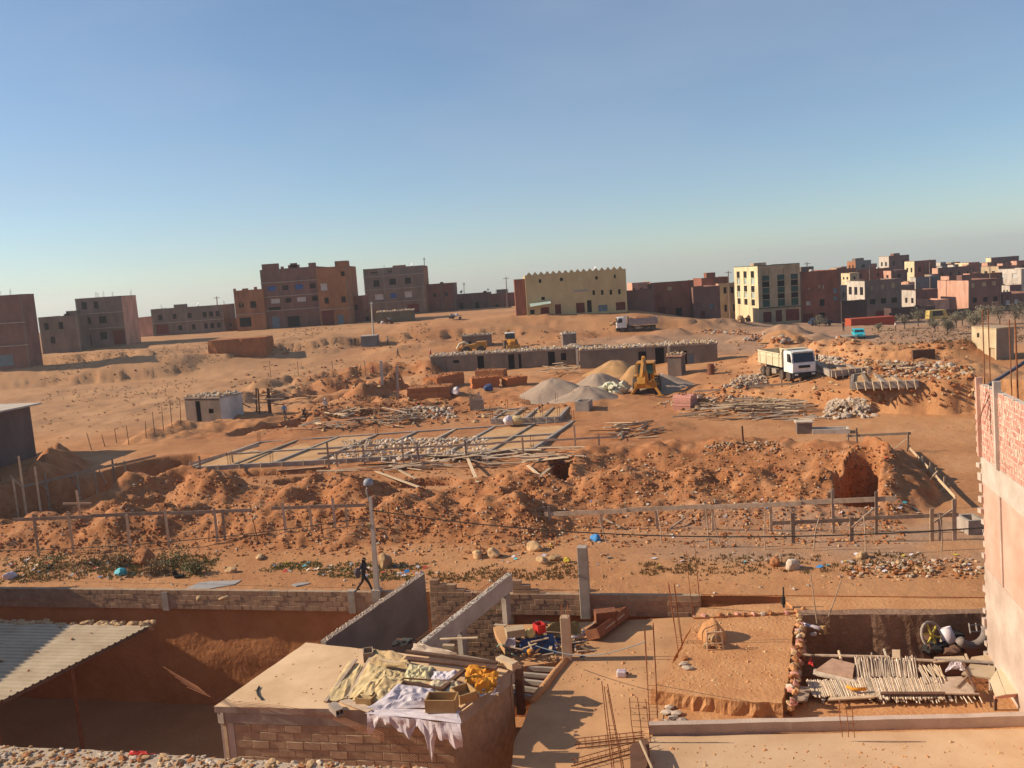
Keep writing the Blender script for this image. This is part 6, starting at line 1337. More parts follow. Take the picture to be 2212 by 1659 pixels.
# ------------------------------------------------------------------ gravel and sand cones
GRAV = mat('grey_gravel', (.38, .275, .20), (.28, .195, .14), 5, .95, .6, 14); SANDP = mat('yellow_sand', (.47, .265, .12), (.37, .195, .08), .8, .95, .4, 8)
def cone(label, xl, xr, yb, xp, yp, m, name='gravel_pile', seed=0, ecc=.9):
    a = S(xl, yb); b = S(xr, yb); c = (a+b)/2; r = (b-a).length/2 * 1.12; c.y += r*.25; hp = PY(xp, yp, c.y + r*.1); h = hp.z - (a.z+b.z)/2; px = Vector((hp.x, c.y + r*.1, 0))
    mb = MB(); n = 40; rings = 12; z0 = min(a.z, b.z) - .3
    for j in range(rings+1):
        t = j/rings
        for k in range(n):
            an = 2*math.pi*k/n; rr = r*t*(1 + .22*float(fbm(np.array(math.cos(an)*1.5+seed), np.array(math.sin(an)*1.5), 1, 2, seed)))
            cx = px.x*(1-t) + c.x*t; cy = px.y*(1-t) + c.y*t
            prof = (1 - t)**1.15 if t > .2 else (.8**1.15) + .09*(1 - (t/.2)**2)
            zz = z0 + (h+.3)*prof + (.12 + .2*(1-t))*float(fbm(np.array(cx + rr*math.cos(an)), np.array(cy + rr*math.sin(an)), .7, 4, seed))
            mb.v.append((cx + rr*math.cos(an), cy + rr*ecc*math.sin(an), zz))
    for j in range(rings):
        for k in range(n): mb.f.append((j*n+k, j*n+(k+1) % n, (j+1)*n+(k+1) % n, (j+1)*n+k)); mb.m.append(0)
    mb.f.append(tuple(range(n))[::-1]); mb.m.append(0)
    o = mb.build(name, m, smooth=True); tag(o, label, 'heap')
cone('yellow sand pile behind the grey gravel, highest of the heaps', 1262, 1400, 812, 1330, 771, SANDP, 'sand_pile', 1)
cone('second crest of yellow sand just left of the orange digger', 1330, 1402, 826, 1372, 779, SANDP, 'sand_pile', 2)
cone('large grey gravel cone at the left of the heaps', 1112, 1290, 856, 1195, 810, GRAV, seed=3)
cone('dark grey gravel ridge between the cone and the sand', 1215, 1375, 848, 1290, 799, GRAV, seed=4)
cone('front grey gravel cone nearest the small foundation', 1192, 1345, 866, 1268, 829, GRAV, seed=5)
cone('grey gravel pile right of the orange digger', 1385, 1500, 833, 1432, 800, GRAV, seed=6)
cone('small grey gravel heap beside the little hut behind the long shed', 1190, 1290, 755, 1240, 738, GRAV, seed=7)
cone('brown soil cone beyond the dump truck, left one', 1655, 1745, 728, 1690, 707, EDRY, 'soil_pile', 8)
p = S(1335, 850); mb = MB()
for k in range(26): mb.rock(p + Vector((rng.uniform(-1.6, 1.3), rng.uniform(-.6, .8), rng.uniform(.1, 1.0))), rng.uniform(.3, .65), (1, .8, .8), 1, .3)
tag(mb.build('lime_heap', mat('pale_green_lime', (.62, .60, .44), (.46, .42, .30), 2, .95, .4, 8)), 'pale greenish lime heap left of the orange digger', 'heap')
# ------------------------------------------------------------------ huts and low buildings
def hut(name, label, A, B, h, depth, wall, holes=(), side=None, stones=0, cat='hut', right_depth_px=None, roofm=None, over=.12, kinds=None, adj=True):
    a = G(*A); b = G(*B)
    if adj and not right_depth_px: dy = (a.y - b.y) * .28; a.y -= dy; b.y += dy
    a.z = b.z = min(a.z, b.z, H(a.x, a.y), H(b.x, b.y)) if adj else b.z
    ux = (b-a).normalized(); W = (b-a).length; back = Vector((-ux.y, ux.x, 0)); nrm = -back
    if right_depth_px: c = G(*right_depth_px); c.z = a.z; back = (c-b).normalized(); depth = (c-b).length
    t = thing(name, label, cat, (a+b)/2); z = Vector((0, 0, h)); d = Vector((0, 0, .5)); o = a - d
    hs = [(u0*W, .5 + v0*h, u1*W, .5 + v1*h, k) for u0, v0, u1, v1, k in holes]
    mb = MB(); facade(mb, o, ux, W, h + .5, [q[:4] for q in hs], .2); mb.build('front_wall', wall, t)
    for q in hs:
        nm, mt = KM[q[4]]; pane(o, ux, q, .2, mt, nm, t, nrm)
    mb = MB(); k = back*depth
    mb.quad(b - d, b - d + k, b + z + k, b + z); mb.quad(a - d + k, a - d, a + z, a + z + k); mb.quad(b - d + k, a - d + k, a + z + k, b + z + k); mb.build('side_wall', side or wall, t)
    e = over; mb = MB(); P = [a - ux*e - back*e, b + ux*e - back*e, b + ux*e + k + back*e, a - ux*e + k + back*e]
    mb.prism([p + z + Vector((0, 0, .002)) for p in P], [p + z + Vector((0, 0, .16)) for p in P]); mb.build('roof_slab', roofm or CONC, t)
    if stones:
        mb = MB()
        for i in range(stones):
            f = rng.random(); g = rng.random()**2.2; p = a.lerp(b, f) + back*(depth*g*.98) + z; mb.rock(p + Vector((0, 0, .2 + rng.uniform(-.03, .1))), rng.uniform(.09, .24), (1.1, .8, .8), 1, .25, rng.randrange(2))
        o_ = mb.build('roof_stones', [RUBM, STONE], t); o_['kind'] = 'stuff'
    return t, a, b
SH1 = wallmat('shed_render', (.30, .225, .17))
hut('long_shed', 'left part of the long low site shed with three dark doorways', (934, 803), (1252, 791), 2.35, 4.5, SH1, [(.155, .55, .195, .75, 'dark'), (.32, 0, .365, .92, 'door'), (.53, 0, .572, .9, 'door'), (.60, .0, .618, .9, 'door'), (.80, .0, .845, .92, 'door'), (.885, .35, .92, .8, 'dark')], stones=420, over=.15)
hut('long_shed', 'middle part of the long low site shed behind the sand pile', (1252, 795), (1447, 785), 2.5, 4.5, SH1, [(.67, 0, .76, .8, 'door'), (.86, 0, .96, .95, 'door')], stones=260)
hut('long_shed', 'right end of the long low site shed with a wide dark opening', (1447, 790), (1553, 782), 2.6, 4.5, SH1, [(.2, 0, .36, .75, 'door'), (.38, .1, .5, .6, 'gblue')], stones=260)
for x, y in ((1248, 795), (1446, 790)):
    p = G(x, y); mb = MB(); mb.box(on(p) + Vector((0, -.25, 1.2)), (.3, .3, 2.9), quat_of(EX).to_matrix()); tag(mb.build('wall_buttress', GB2), {1248: 'sunlit pale buttress between the left and middle shed', 1446: 'sunlit pale buttress between the middle and right shed'}[x], 'buttress')
hut('site_hut', 'grey and whitewashed hut with rubble on its roof at the left', (404, 914), (480, 915), 3.1, 5, GB, [(.3, .02, .44, .9, 'dark'), (.66, .45, .8, .62, 'dark')], side=WH, stones=160, right_depth_px=(528, 902))
hut('kiosk', 'small dark grey box kiosk beside the leaning utility pole', (781, 749), (813, 748), 2.0, 3, GY_, [], roofm=GB2)
hut('site_hut', 'tiny block hut with a pale roof edge behind the long shed', (1217, 752), (1246, 750), 2.3, 3, GB, [], stones=20, roofm=GB2)
hut('site_hut', 'small block hut with red bricks on its roof right of the orange digger', (1442, 816), (1474, 814), 2.6, 2.6, GB, [], stones=50, roofm=PK)
hut('site_hut', 'low ruined hut behind the long shed at its left, with junk on top', (1000, 752), (1062, 748), 2.1, 4, GB, [(.2, .3, .3, .6, 'dark')], stones=60)
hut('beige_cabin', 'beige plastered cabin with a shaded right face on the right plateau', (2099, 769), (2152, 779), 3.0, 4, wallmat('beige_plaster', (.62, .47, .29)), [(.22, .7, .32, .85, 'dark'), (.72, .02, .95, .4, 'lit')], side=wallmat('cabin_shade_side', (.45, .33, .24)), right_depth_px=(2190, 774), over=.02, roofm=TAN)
hut('block_hut', 'small pale block cube with shaded right face before the grey mounds', (1806, 757), (1823, 760), 2.0, 2, GB2, [], side=BR2, right_depth_px=(1846, 757), over=.02)  # right face takes the dusky wall colour to imitate its shade
t_, a, b = hut('field_house', 'grey house with an overhanging flat roof cut by the left edge', (-330, 1110), (79, 985), 5.0, 9, wallmat('dusky_render', (.24, .155, .13)), [], over=.75, roofm=CONCL, adj=False)
# earth wall on the left slope
for (L, h, nm, lab) in [([(438, 772), (585, 764)], 3.0, 'earth_wall', 'dark vertical earth wall with a sunlit right end on the left slope')]:
    a, b = G(*L[0]), G(*L[1]); a.y = b.y = (a.y + b.y)/2; u = (b-a).normalized(); k = Vector((-u.y, u.x, 0))*5
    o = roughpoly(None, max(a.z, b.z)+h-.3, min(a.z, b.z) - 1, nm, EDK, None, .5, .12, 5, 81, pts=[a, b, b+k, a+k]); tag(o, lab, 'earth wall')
a, b = G(585, 764), G(598, 758)
# brick stacks
STK = mat('hot_orange_brick', (.50, .185, .065), (.40, .13, .045), 6, .9, .4, 12)
def stack(label, A, B, h, depth, rows=4, m=STK, dusty=True):
    a, b = on(S(*A)), on(S(*B))
    if a.y > 120: b = PY(B[0], B[1], a.y); b = on(b)
    z = min(a.z, b.z); u = Vector((b.x-a.x, b.y-a.y, 0)).normalized(); W = Vector((b.x-a.x, b.y-a.y, 0)).length; k = Vector((-u.y, u.x, 0)); a = Vector((a.x, a.y, z))
    t = thing('brick_stack', label, 'brick stack', a + u*W/2); n = max(2, int(W/.9)); hh = h/rows
    for r in range(rows):
        mb = MB(); o1 = rng.uniform(-.06, .06); c = a + u*(W/2 + o1) + k*(depth/2 + rng.uniform(-.06, .06)) + Vector((0, 0, hh*(r+.5)))
        mb.box(c, (W - rng.uniform(0, .12), depth, hh*.95), quat_of(u).to_matrix()); mb.build('layer', m, t)
    if dusty:
        mb = MB()
        for i in range(int(W*7)): mb.rock(a + u*rng.uniform(0, W) + k*rng.uniform(0, depth) + Vector((0, 0, h + rng.uniform(0, .1))), rng.uniform(.08, .16), (1.2, .8, .7), 1, .2)
        o = mb.build('loose_bricks', [CLOD], t); o['kind'] = 'stuff'
stack('orange brick stack with a glowing left end, before the long shed', (944, 832), (1004, 829), 1.6, 2.2)
stack('long orange brick stack right of the glowing one', (1020, 840), (1080, 835), 1.3, 1.6)
stack('dusty brick stack behind the long orange one', (1026, 822), (1088, 818), 1.3, 2.0, 4, CLOD)
stack('small brick stack at the right end of the row', (1096, 835), (1140, 832), 1.2, 1.6)
stack('earthy low stack with a white sack, front left of the brick row', (880, 864), (974, 862), 1.5, 3.0, 3, CLOD)
stack('dark brick stack with pale slabs on top beside the curved road', (1453, 887), (1492, 885), 1.5, 1.6, 6, REDBR)
stack('long red brick stack on the field edge below the town', (1838, 704), (1934, 700), 1.75, 3, 4, mat('brick_red_stack', (.42, .085, .04), (.34, .06, .03), 4, .9, .3), False)
stack('upper pink and white brick stack behind the long red stack', (1883, 692), (1915, 690), 2.2, 2, 4, PK, False)
boxes = [('concrete_trough', 'grey concrete trough box beside the front gravel cone', (1243, 889), (1272, 889), 1.0, 1.9, CONC), ('formwork_box', 'brown formwork box with upright boards left of the small foundation', (1016, 888), (1044, 886), 1.1, 1.2, WOOD), ('storage_tank', 'grey lidded block tank near the right board table', (1722, 938), (1755, 937), .9, 1.0, GB), ('low_fence', 'dark low board fence before the beige cabin', (1972, 778), (2020, 776), 1.0, .3, WOODD), ('water_trough', 'long dark open trough beside the lidded tank', (1755, 938), (1836, 937), .4, 1.2, CONCL), ('block_tank', 'grey open block tank against the raw brick house', (2092, 1156), (2128, 1154), .75, 1.2, CONC)]
for nm, lab, A, B, h, d, m in boxes:
    a, b = on(S(*A)), on(S(*B)); z = min(a.z, b.z); u = Vector((b.x-a.x, b.y-a.y, 0)).normalized(); W = Vector((b.x-a.x, b.y-a.y, 0)).length; k = Vector((-u.y, u.x, 0)); c = Vector((a.x, a.y, z)) + u*W/2 + k*d/2; q = quat_of(u).to_matrix(); mb = MB(); w = .14
    if d > .4:
        for cx, cy, sx, sy in ((0, -d/2+w/2, W, w), (0, d/2-w/2, W, w), (-W/2+w/2, 0, w, d-2*w), (W/2-w/2, 0, w, d-2*w)): mb.box(c + q @ Vector((cx, cy, h/2-.1)), (sx, sy, h+.2), q)
        mb.box(c + q @ Vector((0, 0, .05)), (W-2*w, d-2*w, .1), q)
    else: mb.box(c + q @ Vector((0, 0, h/2)), (W, d, h), q)
    o = mb.build(nm, m); tag(o, lab, nm.split('_')[-1])
    if nm == 'formwork_box':
        t = thing('upright_boards', 'upright boards sticking out of the brown formwork box', 'boards', c + Vector((0, 0, h)))
        for i in range(6): mb = MB(); x = -W/2 + W*(i+.3)/6; mb.bar(c + q @ Vector((x, -d/2+.05, .3)), c + q @ Vector((x + rng.uniform(-.05, .05), -d/2+.05, h + rng.uniform(.3, 1.0))), .04, .22, upv=(1, 0, 0)); mb.build('upright', WOODL if i % 3 == 0 else WOOD, t)
    if nm == 'storage_tank': mb = MB(); mb.box(c + Vector((0, 0, h+.08)), (W+.2, d+.2, .1), q); tag(mb.build('tank_lid', RUBM), 'white lid slab on the block tank', 'lid')
for x, y, yt, m, r, lab in [(826, 826, 779, CONCL, .22, 'left pale concrete post of the pair in the mid trench'), (860, 862, 790, CONC, .17, 'right concrete post of the pair in the mid trench'), (1606, 958, 920, WOODD, .07, 'lone dark post by the curved road')]:
    p = on(S(x, y)); mb = MB(); mb.bar(p - Vector((0, 0, .3)), PY(x - 3, yt, p.y), r*1.5, r*1.5); tag(mb.build('post', m), lab, 'post')
p = on(G(808, 742)); t = thing('utility_pole', 'leaning utility pole rising behind the grey kiosk', 'pole', p); mb = MB(); tp = PY(802, 652, p.y); mb.tube([p, tp], [.2, .12], 7); mb.build('shaft', GB2, t); mb = MB(); mb.box(tp - Vector((0, 0, .3)), (.5, .3, .3)); mb.build('head', DISH, t)
for x, yb, yt, Y, lab in [(917, 572, 556, 236, 'aerial mast on the right corner of the square three storey block'), (1003, 640, 610, 240, 'thin street pole above the low red wall houses'), (1055, 636, 622, 244, 'thin short mast above the low red house')]:
    a = PY(x, yb + 6, Y); b = PY(x - 1, yt, Y); t = thing('aerial_mast', lab, 'mast', a); mb = MB(); mb.tube([a, b], .09, 5); mb.build('shaft', STEEL, t); mb = MB(); mb.box(b - Vector((0, 0, .5)), (.7, .2, .25)); mb.build('head', DISH, t)
# barrels
for x, y, m, lab in [(1536, 808, RUST, 'rust brown oil barrel right of the small block hut'), (1426, 830, PLAS, 'white bucket beside the small block hut')]:
    p = on(S(x, y)); mb = MB(); mb.lathe(p, [(.42, 0), (.45, .05), (.42, .1), (.42, .55), (.45, .6), (.42, .65), (.42, 1.2), (.36, 1.22)], 14); tag(mb.build('barrel', m, smooth=False), lab, 'barrel')
p = on(S(1888, 800)); 
bpile = [(984, 850, PLAS, 'white sack on the earthy stack'), (1100, 915, PLAS, 'white cement sack pair on the long foundation'), (1116, 914, SACK, 'tan cement sack beside the white pair'), (1055, 843, BLU, 'blue and white bundle before the brick row')]
for x, y, m, lab in bpile:
    p = SH(x, y, .3); mb = MB(); mb.rock(p + Vector((0, 0, .3)), .55, (1.1, .8, .9), 2, .2); tag(mb.build('sack', m), lab, 'sack')

# lean-to of dark timber right of the whitewashed hut
p0 = on(S(536, 898)); t = thing('timber_lean_to', 'dark lean-to of old boards behind the whitewashed hut', 'lean-to', p0)
for k in range(5): q_ = p0 + Vector((rng.uniform(-.4, 2.6), rng.uniform(.2, 2.4), 0)); mb = MB(); mb.bar(q_, q_ + Vector((rng.uniform(-.2, .2), 0, rng.uniform(2.0, 2.9))), .14, .14); mb.build('post', WOODD, t)
for k in range(12): q_ = p0 + Vector((rng.uniform(-.8, 2.2), rng.uniform(.2, 2.6), rng.uniform(.4, 2.2))); mb = MB(); mb.bar(q_, q_ + Vector((rng.uniform(.8, 2.2), rng.uniform(-.5, .5), rng.uniform(-.5, .3))), .3, .05); mb.build('board', WOODD if k % 3 else WOOD, t)
# ------------------------------------------------------------------ vehicles
WHITEP = mat('white_paint', (.74, .73, .71), (.60, .56, .50), 1.2, .45, .05, 6, 0, .4); CREAMP = mat('cream_steel', (.66, .56, .38), (.52, .42, .27), 1.0, .6, .1, 6, 0, .3); BLK_ = mat('black_plastic', (.025, .024, .026), None, 2, .5, .0)
YEL = mat('digger_yellow', (.56, .25, .025), (.42, .17, .02), 1.5, .5, .1, 8, 0, .4); TYRE = mat('dusty_tyre', (.06, .045, .036), (.12, .08, .055), 3, .9, .2); HUB = mat('dusty_hub', (.36, .29, .22), None, 3, .7, .1); LAMPM = mat('headlamp', (.7, .7, .66), None, 3, .25, 0, spec=.6); TEAL = mat('turquoise_paint', (.02, .45, .52), (.015, .36, .43), 1, .4, .03, 6, 0, .5); NAVY = mat('dark_blue_paint', (.03, .045, .08), None, 1, .4, .03)
class Veh:
    def __init__(s, name, label, cat, p, fwd, sc=1.0):
        s.p = Vector(p); f = Vector((fwd.x, fwd.y, 0)).normalized(); s.m = Matrix(((f.y, f.x, 0), (-f.x, f.y, 0), (0, 0, 1))); s.t = thing(name, label, cat, s.p); s.sc = sc
    def w(s, v): return s.p + s.m @ (Vector(v) * s.sc)
    def box(s, name, c, sz, m, par=None, bev=.03):
        mb = MB(); mb.box(s.w(c), [k*s.sc for k in sz], s.m); o = mb.build(name, m, par or s.t)
        if bev: smooth_by_bevel(o, bev*s.sc)
        return o
    def ext(s, name, prof, x0, x1, m, par=None, bev=.04):
        mb = MB(); mb.prism([s.w((x0, y, z)) for y, z in prof], [s.w((x1, y, z)) for y, z in prof]); o = mb.build(name, m, par or s.t)
        bm = bmesh.new(); bm.from_mesh(o.data); bmesh.ops.recalc_face_normals(bm, faces=bm.faces); bm.to_mesh(o.data); bm.free()
        if bev: smooth_by_bevel(o, bev*s.sc, 2)
        return o
    def bar(s, name, a, b, w, t, m, par=None):
        mb = MB(); mb.bar(s.w(a), s.w(b), w*s.sc, t*s.sc); return mb.build(name, m, par or s.t)
    def quad(s, name, L, m, par=None, off=(0, 0, 0)):
        P = [s.w(v) for v in L]; n = (P[1]-P[0]).cross(P[2]-P[0]).normalized()*.02; mb = MB(); mb.prism([p - n for p in P], [p + n for p in P]); return mb.build(name, m, par or s.t)
    def wheel(s, x, y, r, w):
        d = s.m @ Vector((1 if x > 0 else -1, 0, 0)); c = s.w((x, y, r)); R_ = r*s.sc; W = w*s.sc
        wh = thing('wheel', None, None, c); wh.parent = s.t; wh.location = c - s.p
        mb = MB(); mb.lathe(c - d*W/2, [(R_*.62, 0), (R_*.93, 0), (R_, W*.15), (R_, W*.85), (R_*.93, W), (R_*.6, W)], 18, d); mb.build('tyre', TYRE, wh)
        mb = MB(); mb.lathe(c - d*W*.3, [(R_*.6, 0), (R_*.6, W*.7), (R_*.45, W*.72), (R_*.22, W*.66), (R_*.2, W*.8)], 14, d); mb.build('rim', HUB, wh)
def dump_truck(label, p, fwd, cabm, bodym, load=None, sc=1.0):
    v = Veh('dump_truck', label, 'truck', p, fwd, sc)
    v.box('chassis', (0, 3.9, .95), (1.0, 7.6, .3), BLK_)
    for x in (-1.05, 1.05):
        for y in (.75, 2.1, 5.45, 7.1): v.wheel(x, y, .52, .34)
    cab = v.ext('cab', [(6.15, .95), (8.2, .95), (8.28, 1.75), (8.22, 2.0), (7.92, 3.05), (7.6, 3.15), (6.3, 3.15), (6.15, 3.0)], -1.22, 1.22, cabm, bev=.06)
    v.quad('windscreen', [(-1.1, 8.25, 2.02), (1.1, 8.25, 2.02), (1.05, 7.97, 2.92), (-1.05, 7.97, 2.92)], GLASS, cab)
    for x in (-1.235, 1.235): v.quad('side_window', [(x, 7.05, 2.05), (x, 8.0, 2.0), (x, 7.78, 2.85), (x, 7.05, 2.88)], GLASS, cab)
    v.quad('grille', [(-.6, 8.29, 1.45), (.6, 8.29, 1.45), (.6, 8.30, 1.72), (-.6, 8.30, 1.72)], BLK_, cab)
    v.box('bumper', (0, 8.2, .75), (2.44, .3, .5), BLK_)
    for x in (-.9, .9): v.box('headlight', (x, 8.36, .82), (.36, .05, .18), LAMPM, bev=0)
    for x in (-1.45, 1.45): v.box('mirror', (x, 8.1, 2.4), (.2, .12, .55), BLK_)
    v.box('sun_visor', (0, 8.02, 3.08), (2.2, .25, .08), cabm)
    x = 1.24
    for sx in (-1, 1):
        v.ext('body_side', [(-.3, 1.35), (5.75, 1.35), (5.75, 2.95), (5.2, 2.75), (-.1, 2.75)], sx*(x-.06), sx*x, bodym, bev=0)
        for k in range(4): v.box('side_rib', (sx*(x+.03), .3 + k*1.6, 2.05), (.07, .1, 1.35), bodym, bev=0)
        v.box('side_rail', (sx*(x+.04), 2.6, 2.3), (.08, 5.6, .08), bodym, bev=0); v.box('side_rail', (sx*(x+.04), 2.6, 2.72), (.1, 5.6, .1), bodym, bev=0)
    v.box('body_floor', (0, 2.7, 1.4), (2.4, 6.0, .1), bodym, bev=0); v.box('tailgate', (0, -.22, 2.05), (2.36, .08, 1.4), bodym, bev=0)
    v.box('headboard', (0, 5.72, 2.3), (2.38, .08, 1.9), bodym, bev=0); v.box('cab_guard', (0, 6.25, 3.26), (2.3, 1.1, .06), bodym, bev=0)
    if load:
        mb = MB(); n = 16
        for j in range(10):
            for i in range(n):
                y = .0 + 5.5*i/(n-1); xx = -1.15 + 2.3*j/9; e = min(i, n-1-i)/4; f = min(j, 9-j)/3; mb.v.append(tuple(v.w((xx, y, 2.4 + .7*min(1, e)*min(1, f) + rng.uniform(-.05, .05)))))
        for j in range(9):
            for i in range(n-1): mb.f.append((j*n+i, j*n+i+1, (j+1)*n+i+1, (j+1)*n+i)); mb.m.append(0)
        mb.build('earth_load', load, v.t)
    for x in (-1.1, 1.1): v.box('fuel_tank', (x, 3.9, .8), (.4, 1.1, .5), HUB)
rr_, ff_ = G(1664, 806), G(1733, 822)
dump_truck('white dump truck with a cream tipper facing the camera at right', on(rr_, 0), Vector((ff_.x - rr_.x, -8.0, 0)).normalized(), WHITEP, CREAMP)
p = on(G(1418, 712)); q = on(G(1345, 714)); dump_truck('small white tipper truck driving left below the ochre building, carrying earth', p, Vector((q.x-p.x, q.y-p.y, 0)), WHITEP, mat('dull_lilac_steel', (.36, .29, .28), None, 2, .6, .1), CLOD, .92)
def digger(label, p, fwd, roofm, arm_up=True, sc=1.0):
    v = Veh('backhoe_loader', label, 'digger', p, fwd, sc)
    for x in (-.95, .95): v.wheel(x, .2, .78, .5); v.wheel(x*.95, 2.4, .52, .36)
    v.ext('chassis', [(-.9, .7), (3.0, .75), (3.1, 1.1), (-.9, 1.2)], -.5, .5, YEL)
    v.ext('bonnet', [(1.15, 1.1), (3.05, 1.1), (3.1, 1.55), (1.15, 1.85)], -.48, .48, YEL)
    for x in (-.72, .72):
        for y in (-.5, 1.1): v.bar('cab_post', (x, y, 1.2), (x*.96, y*.92, 2.75), .09, .09, YEL if roofm is YEL else BLK_)
        v.box('fender', (x*1.3, .2, 1.68), (.5, 1.3, .08), YEL)
    v.box('cab_roof', (0, .3, 2.82), (1.6, 1.9, .14), roofm, bev=.05); v.box('seat', (0, .2, 1.55), (.6, .6, .7), BLK_)
    v.quad('cab_glass', [(-.66, 1.09, 1.85), (.66, 1.09, 1.85), (.62, 1.03, 2.7), (-.62, 1.03, 2.7)], GLASS); v.quad('rear_glass', [(-.66, -.5, 1.9), (.66, -.5, 1.9), (.62, -.46, 2.65), (-.62, -.46, 2.65)], mat('green_glass', (.05, .12, .10), None, 1, .2, 0, spec=.5))
    for x in (-.55, .55):
        v.bar('loader_arm', (x*1.2, .9, 1.6), (x*1.2, 2.6, 1.25), .12, .2, YEL); v.bar('loader_arm', (x*1.2, 2.6, 1.25), (x*1.2, 3.5, .5), .12, .2, YEL)
    v.ext('front_bucket', [(3.3, .15), (4.2, .12), (4.2, .2), (3.5, .35), (3.4, .95), (3.25, .95)], -1.15, 1.15, YEL, bev=.01)
    for x in (-1.0, 1.0): v.bar('stabiliser', (x*.6, -.95, 1.1), (x*1.25, -1.1, .12), .2, .2, YEL); v.box('stabiliser_foot', (x*1.25, -1.1, .07), (.45, .4, .1), YEL)
    v.box('rear_frame', (0, -.95, .95), (1.9, .2, .55), YEL)
    v.bar('boom', (.1, -1.0, 1.2), (.0, -1.6, 2.3), .34, .4, YEL); v.bar('boom', (.0, -1.6, 2.25), (-.05, -1.25, 3.35), .3, .34, YEL)
    v.bar('dipper', (-.05, -1.15, 3.45), (-.25, -2.1, 1.75), .24, .32, YEL); v.bar('ram', (.02, -1.75, 2.2), (-.05, -1.5, 3.2), .1, .1, HUB); v.bar('hose', (.25, -1.1, 1.3), (.12, -1.3, 3.2), .05, .05, BLK_)
    v.ext('rear_bucket', [(-2.2, 1.85), (-2.55, 1.3), (-2.3, .85), (-1.75, .8), (-1.8, .9), (-2.2, 1.0), (-2.3, 1.35), (-2.0, 1.75)], -.6, .1, YEL, bev=.01)
digger('orange yellow digger seen from behind with its arm folded up, beside the sand pile', on(S(1398, 852)), Vector((.25, 1, 0)), YEL, sc=1.25)
digger('yellow digger with a white cab roof facing the camera behind the long shed', on(G(1103, 754)), Vector((.15, -1, 0)), WHITEP, sc=1.0)
v = Veh('wheel_loader', 'yellow loader with a curved white arm behind the left part of the long shed', 'loader', on(G(1040, 764)), Vector((-1, .1, 0)), 1.1)
for x in (-.9, .9): v.wheel(x, 0, .65, .45); v.wheel(x, 2.2, .65, .45)
v.ext('body', [(-.9, .8), (2.6, .8), (2.6, 1.4), (.9, 1.6), (.6, 1.9), (-.9, 1.9)], -.7, .7, YEL); v.ext('bucket', [(3.1, .1), (4.0, .1), (3.5, .4), (3.3, 1.1), (3.1, 1.1)], -1.1, 1.1, YEL, bev=.01)
mb = MB(); mb.tube([v.w((0, 1.6, 1.3)), v.w((0, 2.5, 1.9)), v.w((0, 3.3, 1.6)), v.w((0, 3.7, .9))], .22, 7); mb.build('arm', CREAMP, v.t)
def car(label, p, fwd, body, cat='car', name='parked_car', sc=1.0, van=False):
    v = Veh(name, label, cat, p, fwd, sc); hh = 2.1 if van else 1.42
    b = v.ext('body', [(0, .35), (4.2, .35), (4.25, .75), (3.1 if not van else 3.7, .95), (2.6 if not van else 3.2, hh), (.5 if not van else .1, hh), (0, .95)], -.82, .82, body)
    for x in (-.74, .74): v.wheel(x, .8, .31, .2); v.wheel(x, 3.4, .31, .2)
    for x in (-.83, .83): v.quad('side_window', [(x, .6, 1.0), (x, 2.85, 1.0), (x, 2.5, hh-.1), (x, .75, hh-.1)], GLASS, b)
    y0, y1 = (3.12, 2.68) if not van else (3.72, 3.28); v.quad('windscreen', [(-.7, y0, .98), (.7, y0, .98), (.62, y1, hh-.1), (-.62, y1, hh-.1)], GLASS, b); v.quad('rear_window', [(-.7, -.01, 1.0), (.7, -.01, 1.0), (.62, .35, hh-.1), (-.62, .35, hh-.1)], GLASS, b)
    for x in (-.6, .6): v.box('headlight', (x, 4.24, .65), (.3, .06, .14), LAMPM, b, bev=0)
    return v
car('turquoise car standing on the open ground below the town', on(G(1851, 728)), Vector((-.28, -1, 0)), TEAL, sc=1.0)
car('dark car parked under the small tree before the red three storey house', on(G(1750, 704)), Vector((1, .1, 0)), NAVY, sc=1.1)
car('white van parked beside the long red brick stack', on(G(1948, 690)), Vector((-1, .1, 0)), WHITEP, 'van', 'parked_van', 1.1, True)
car('yellow and cream van behind the olive bushes', on(G(2003, 694)), Vector((1, .0, 0)), mat('van_yellow', (.60, .42, .12), None, 1, .5, .0), 'van', 'parked_van', 1.2, True)
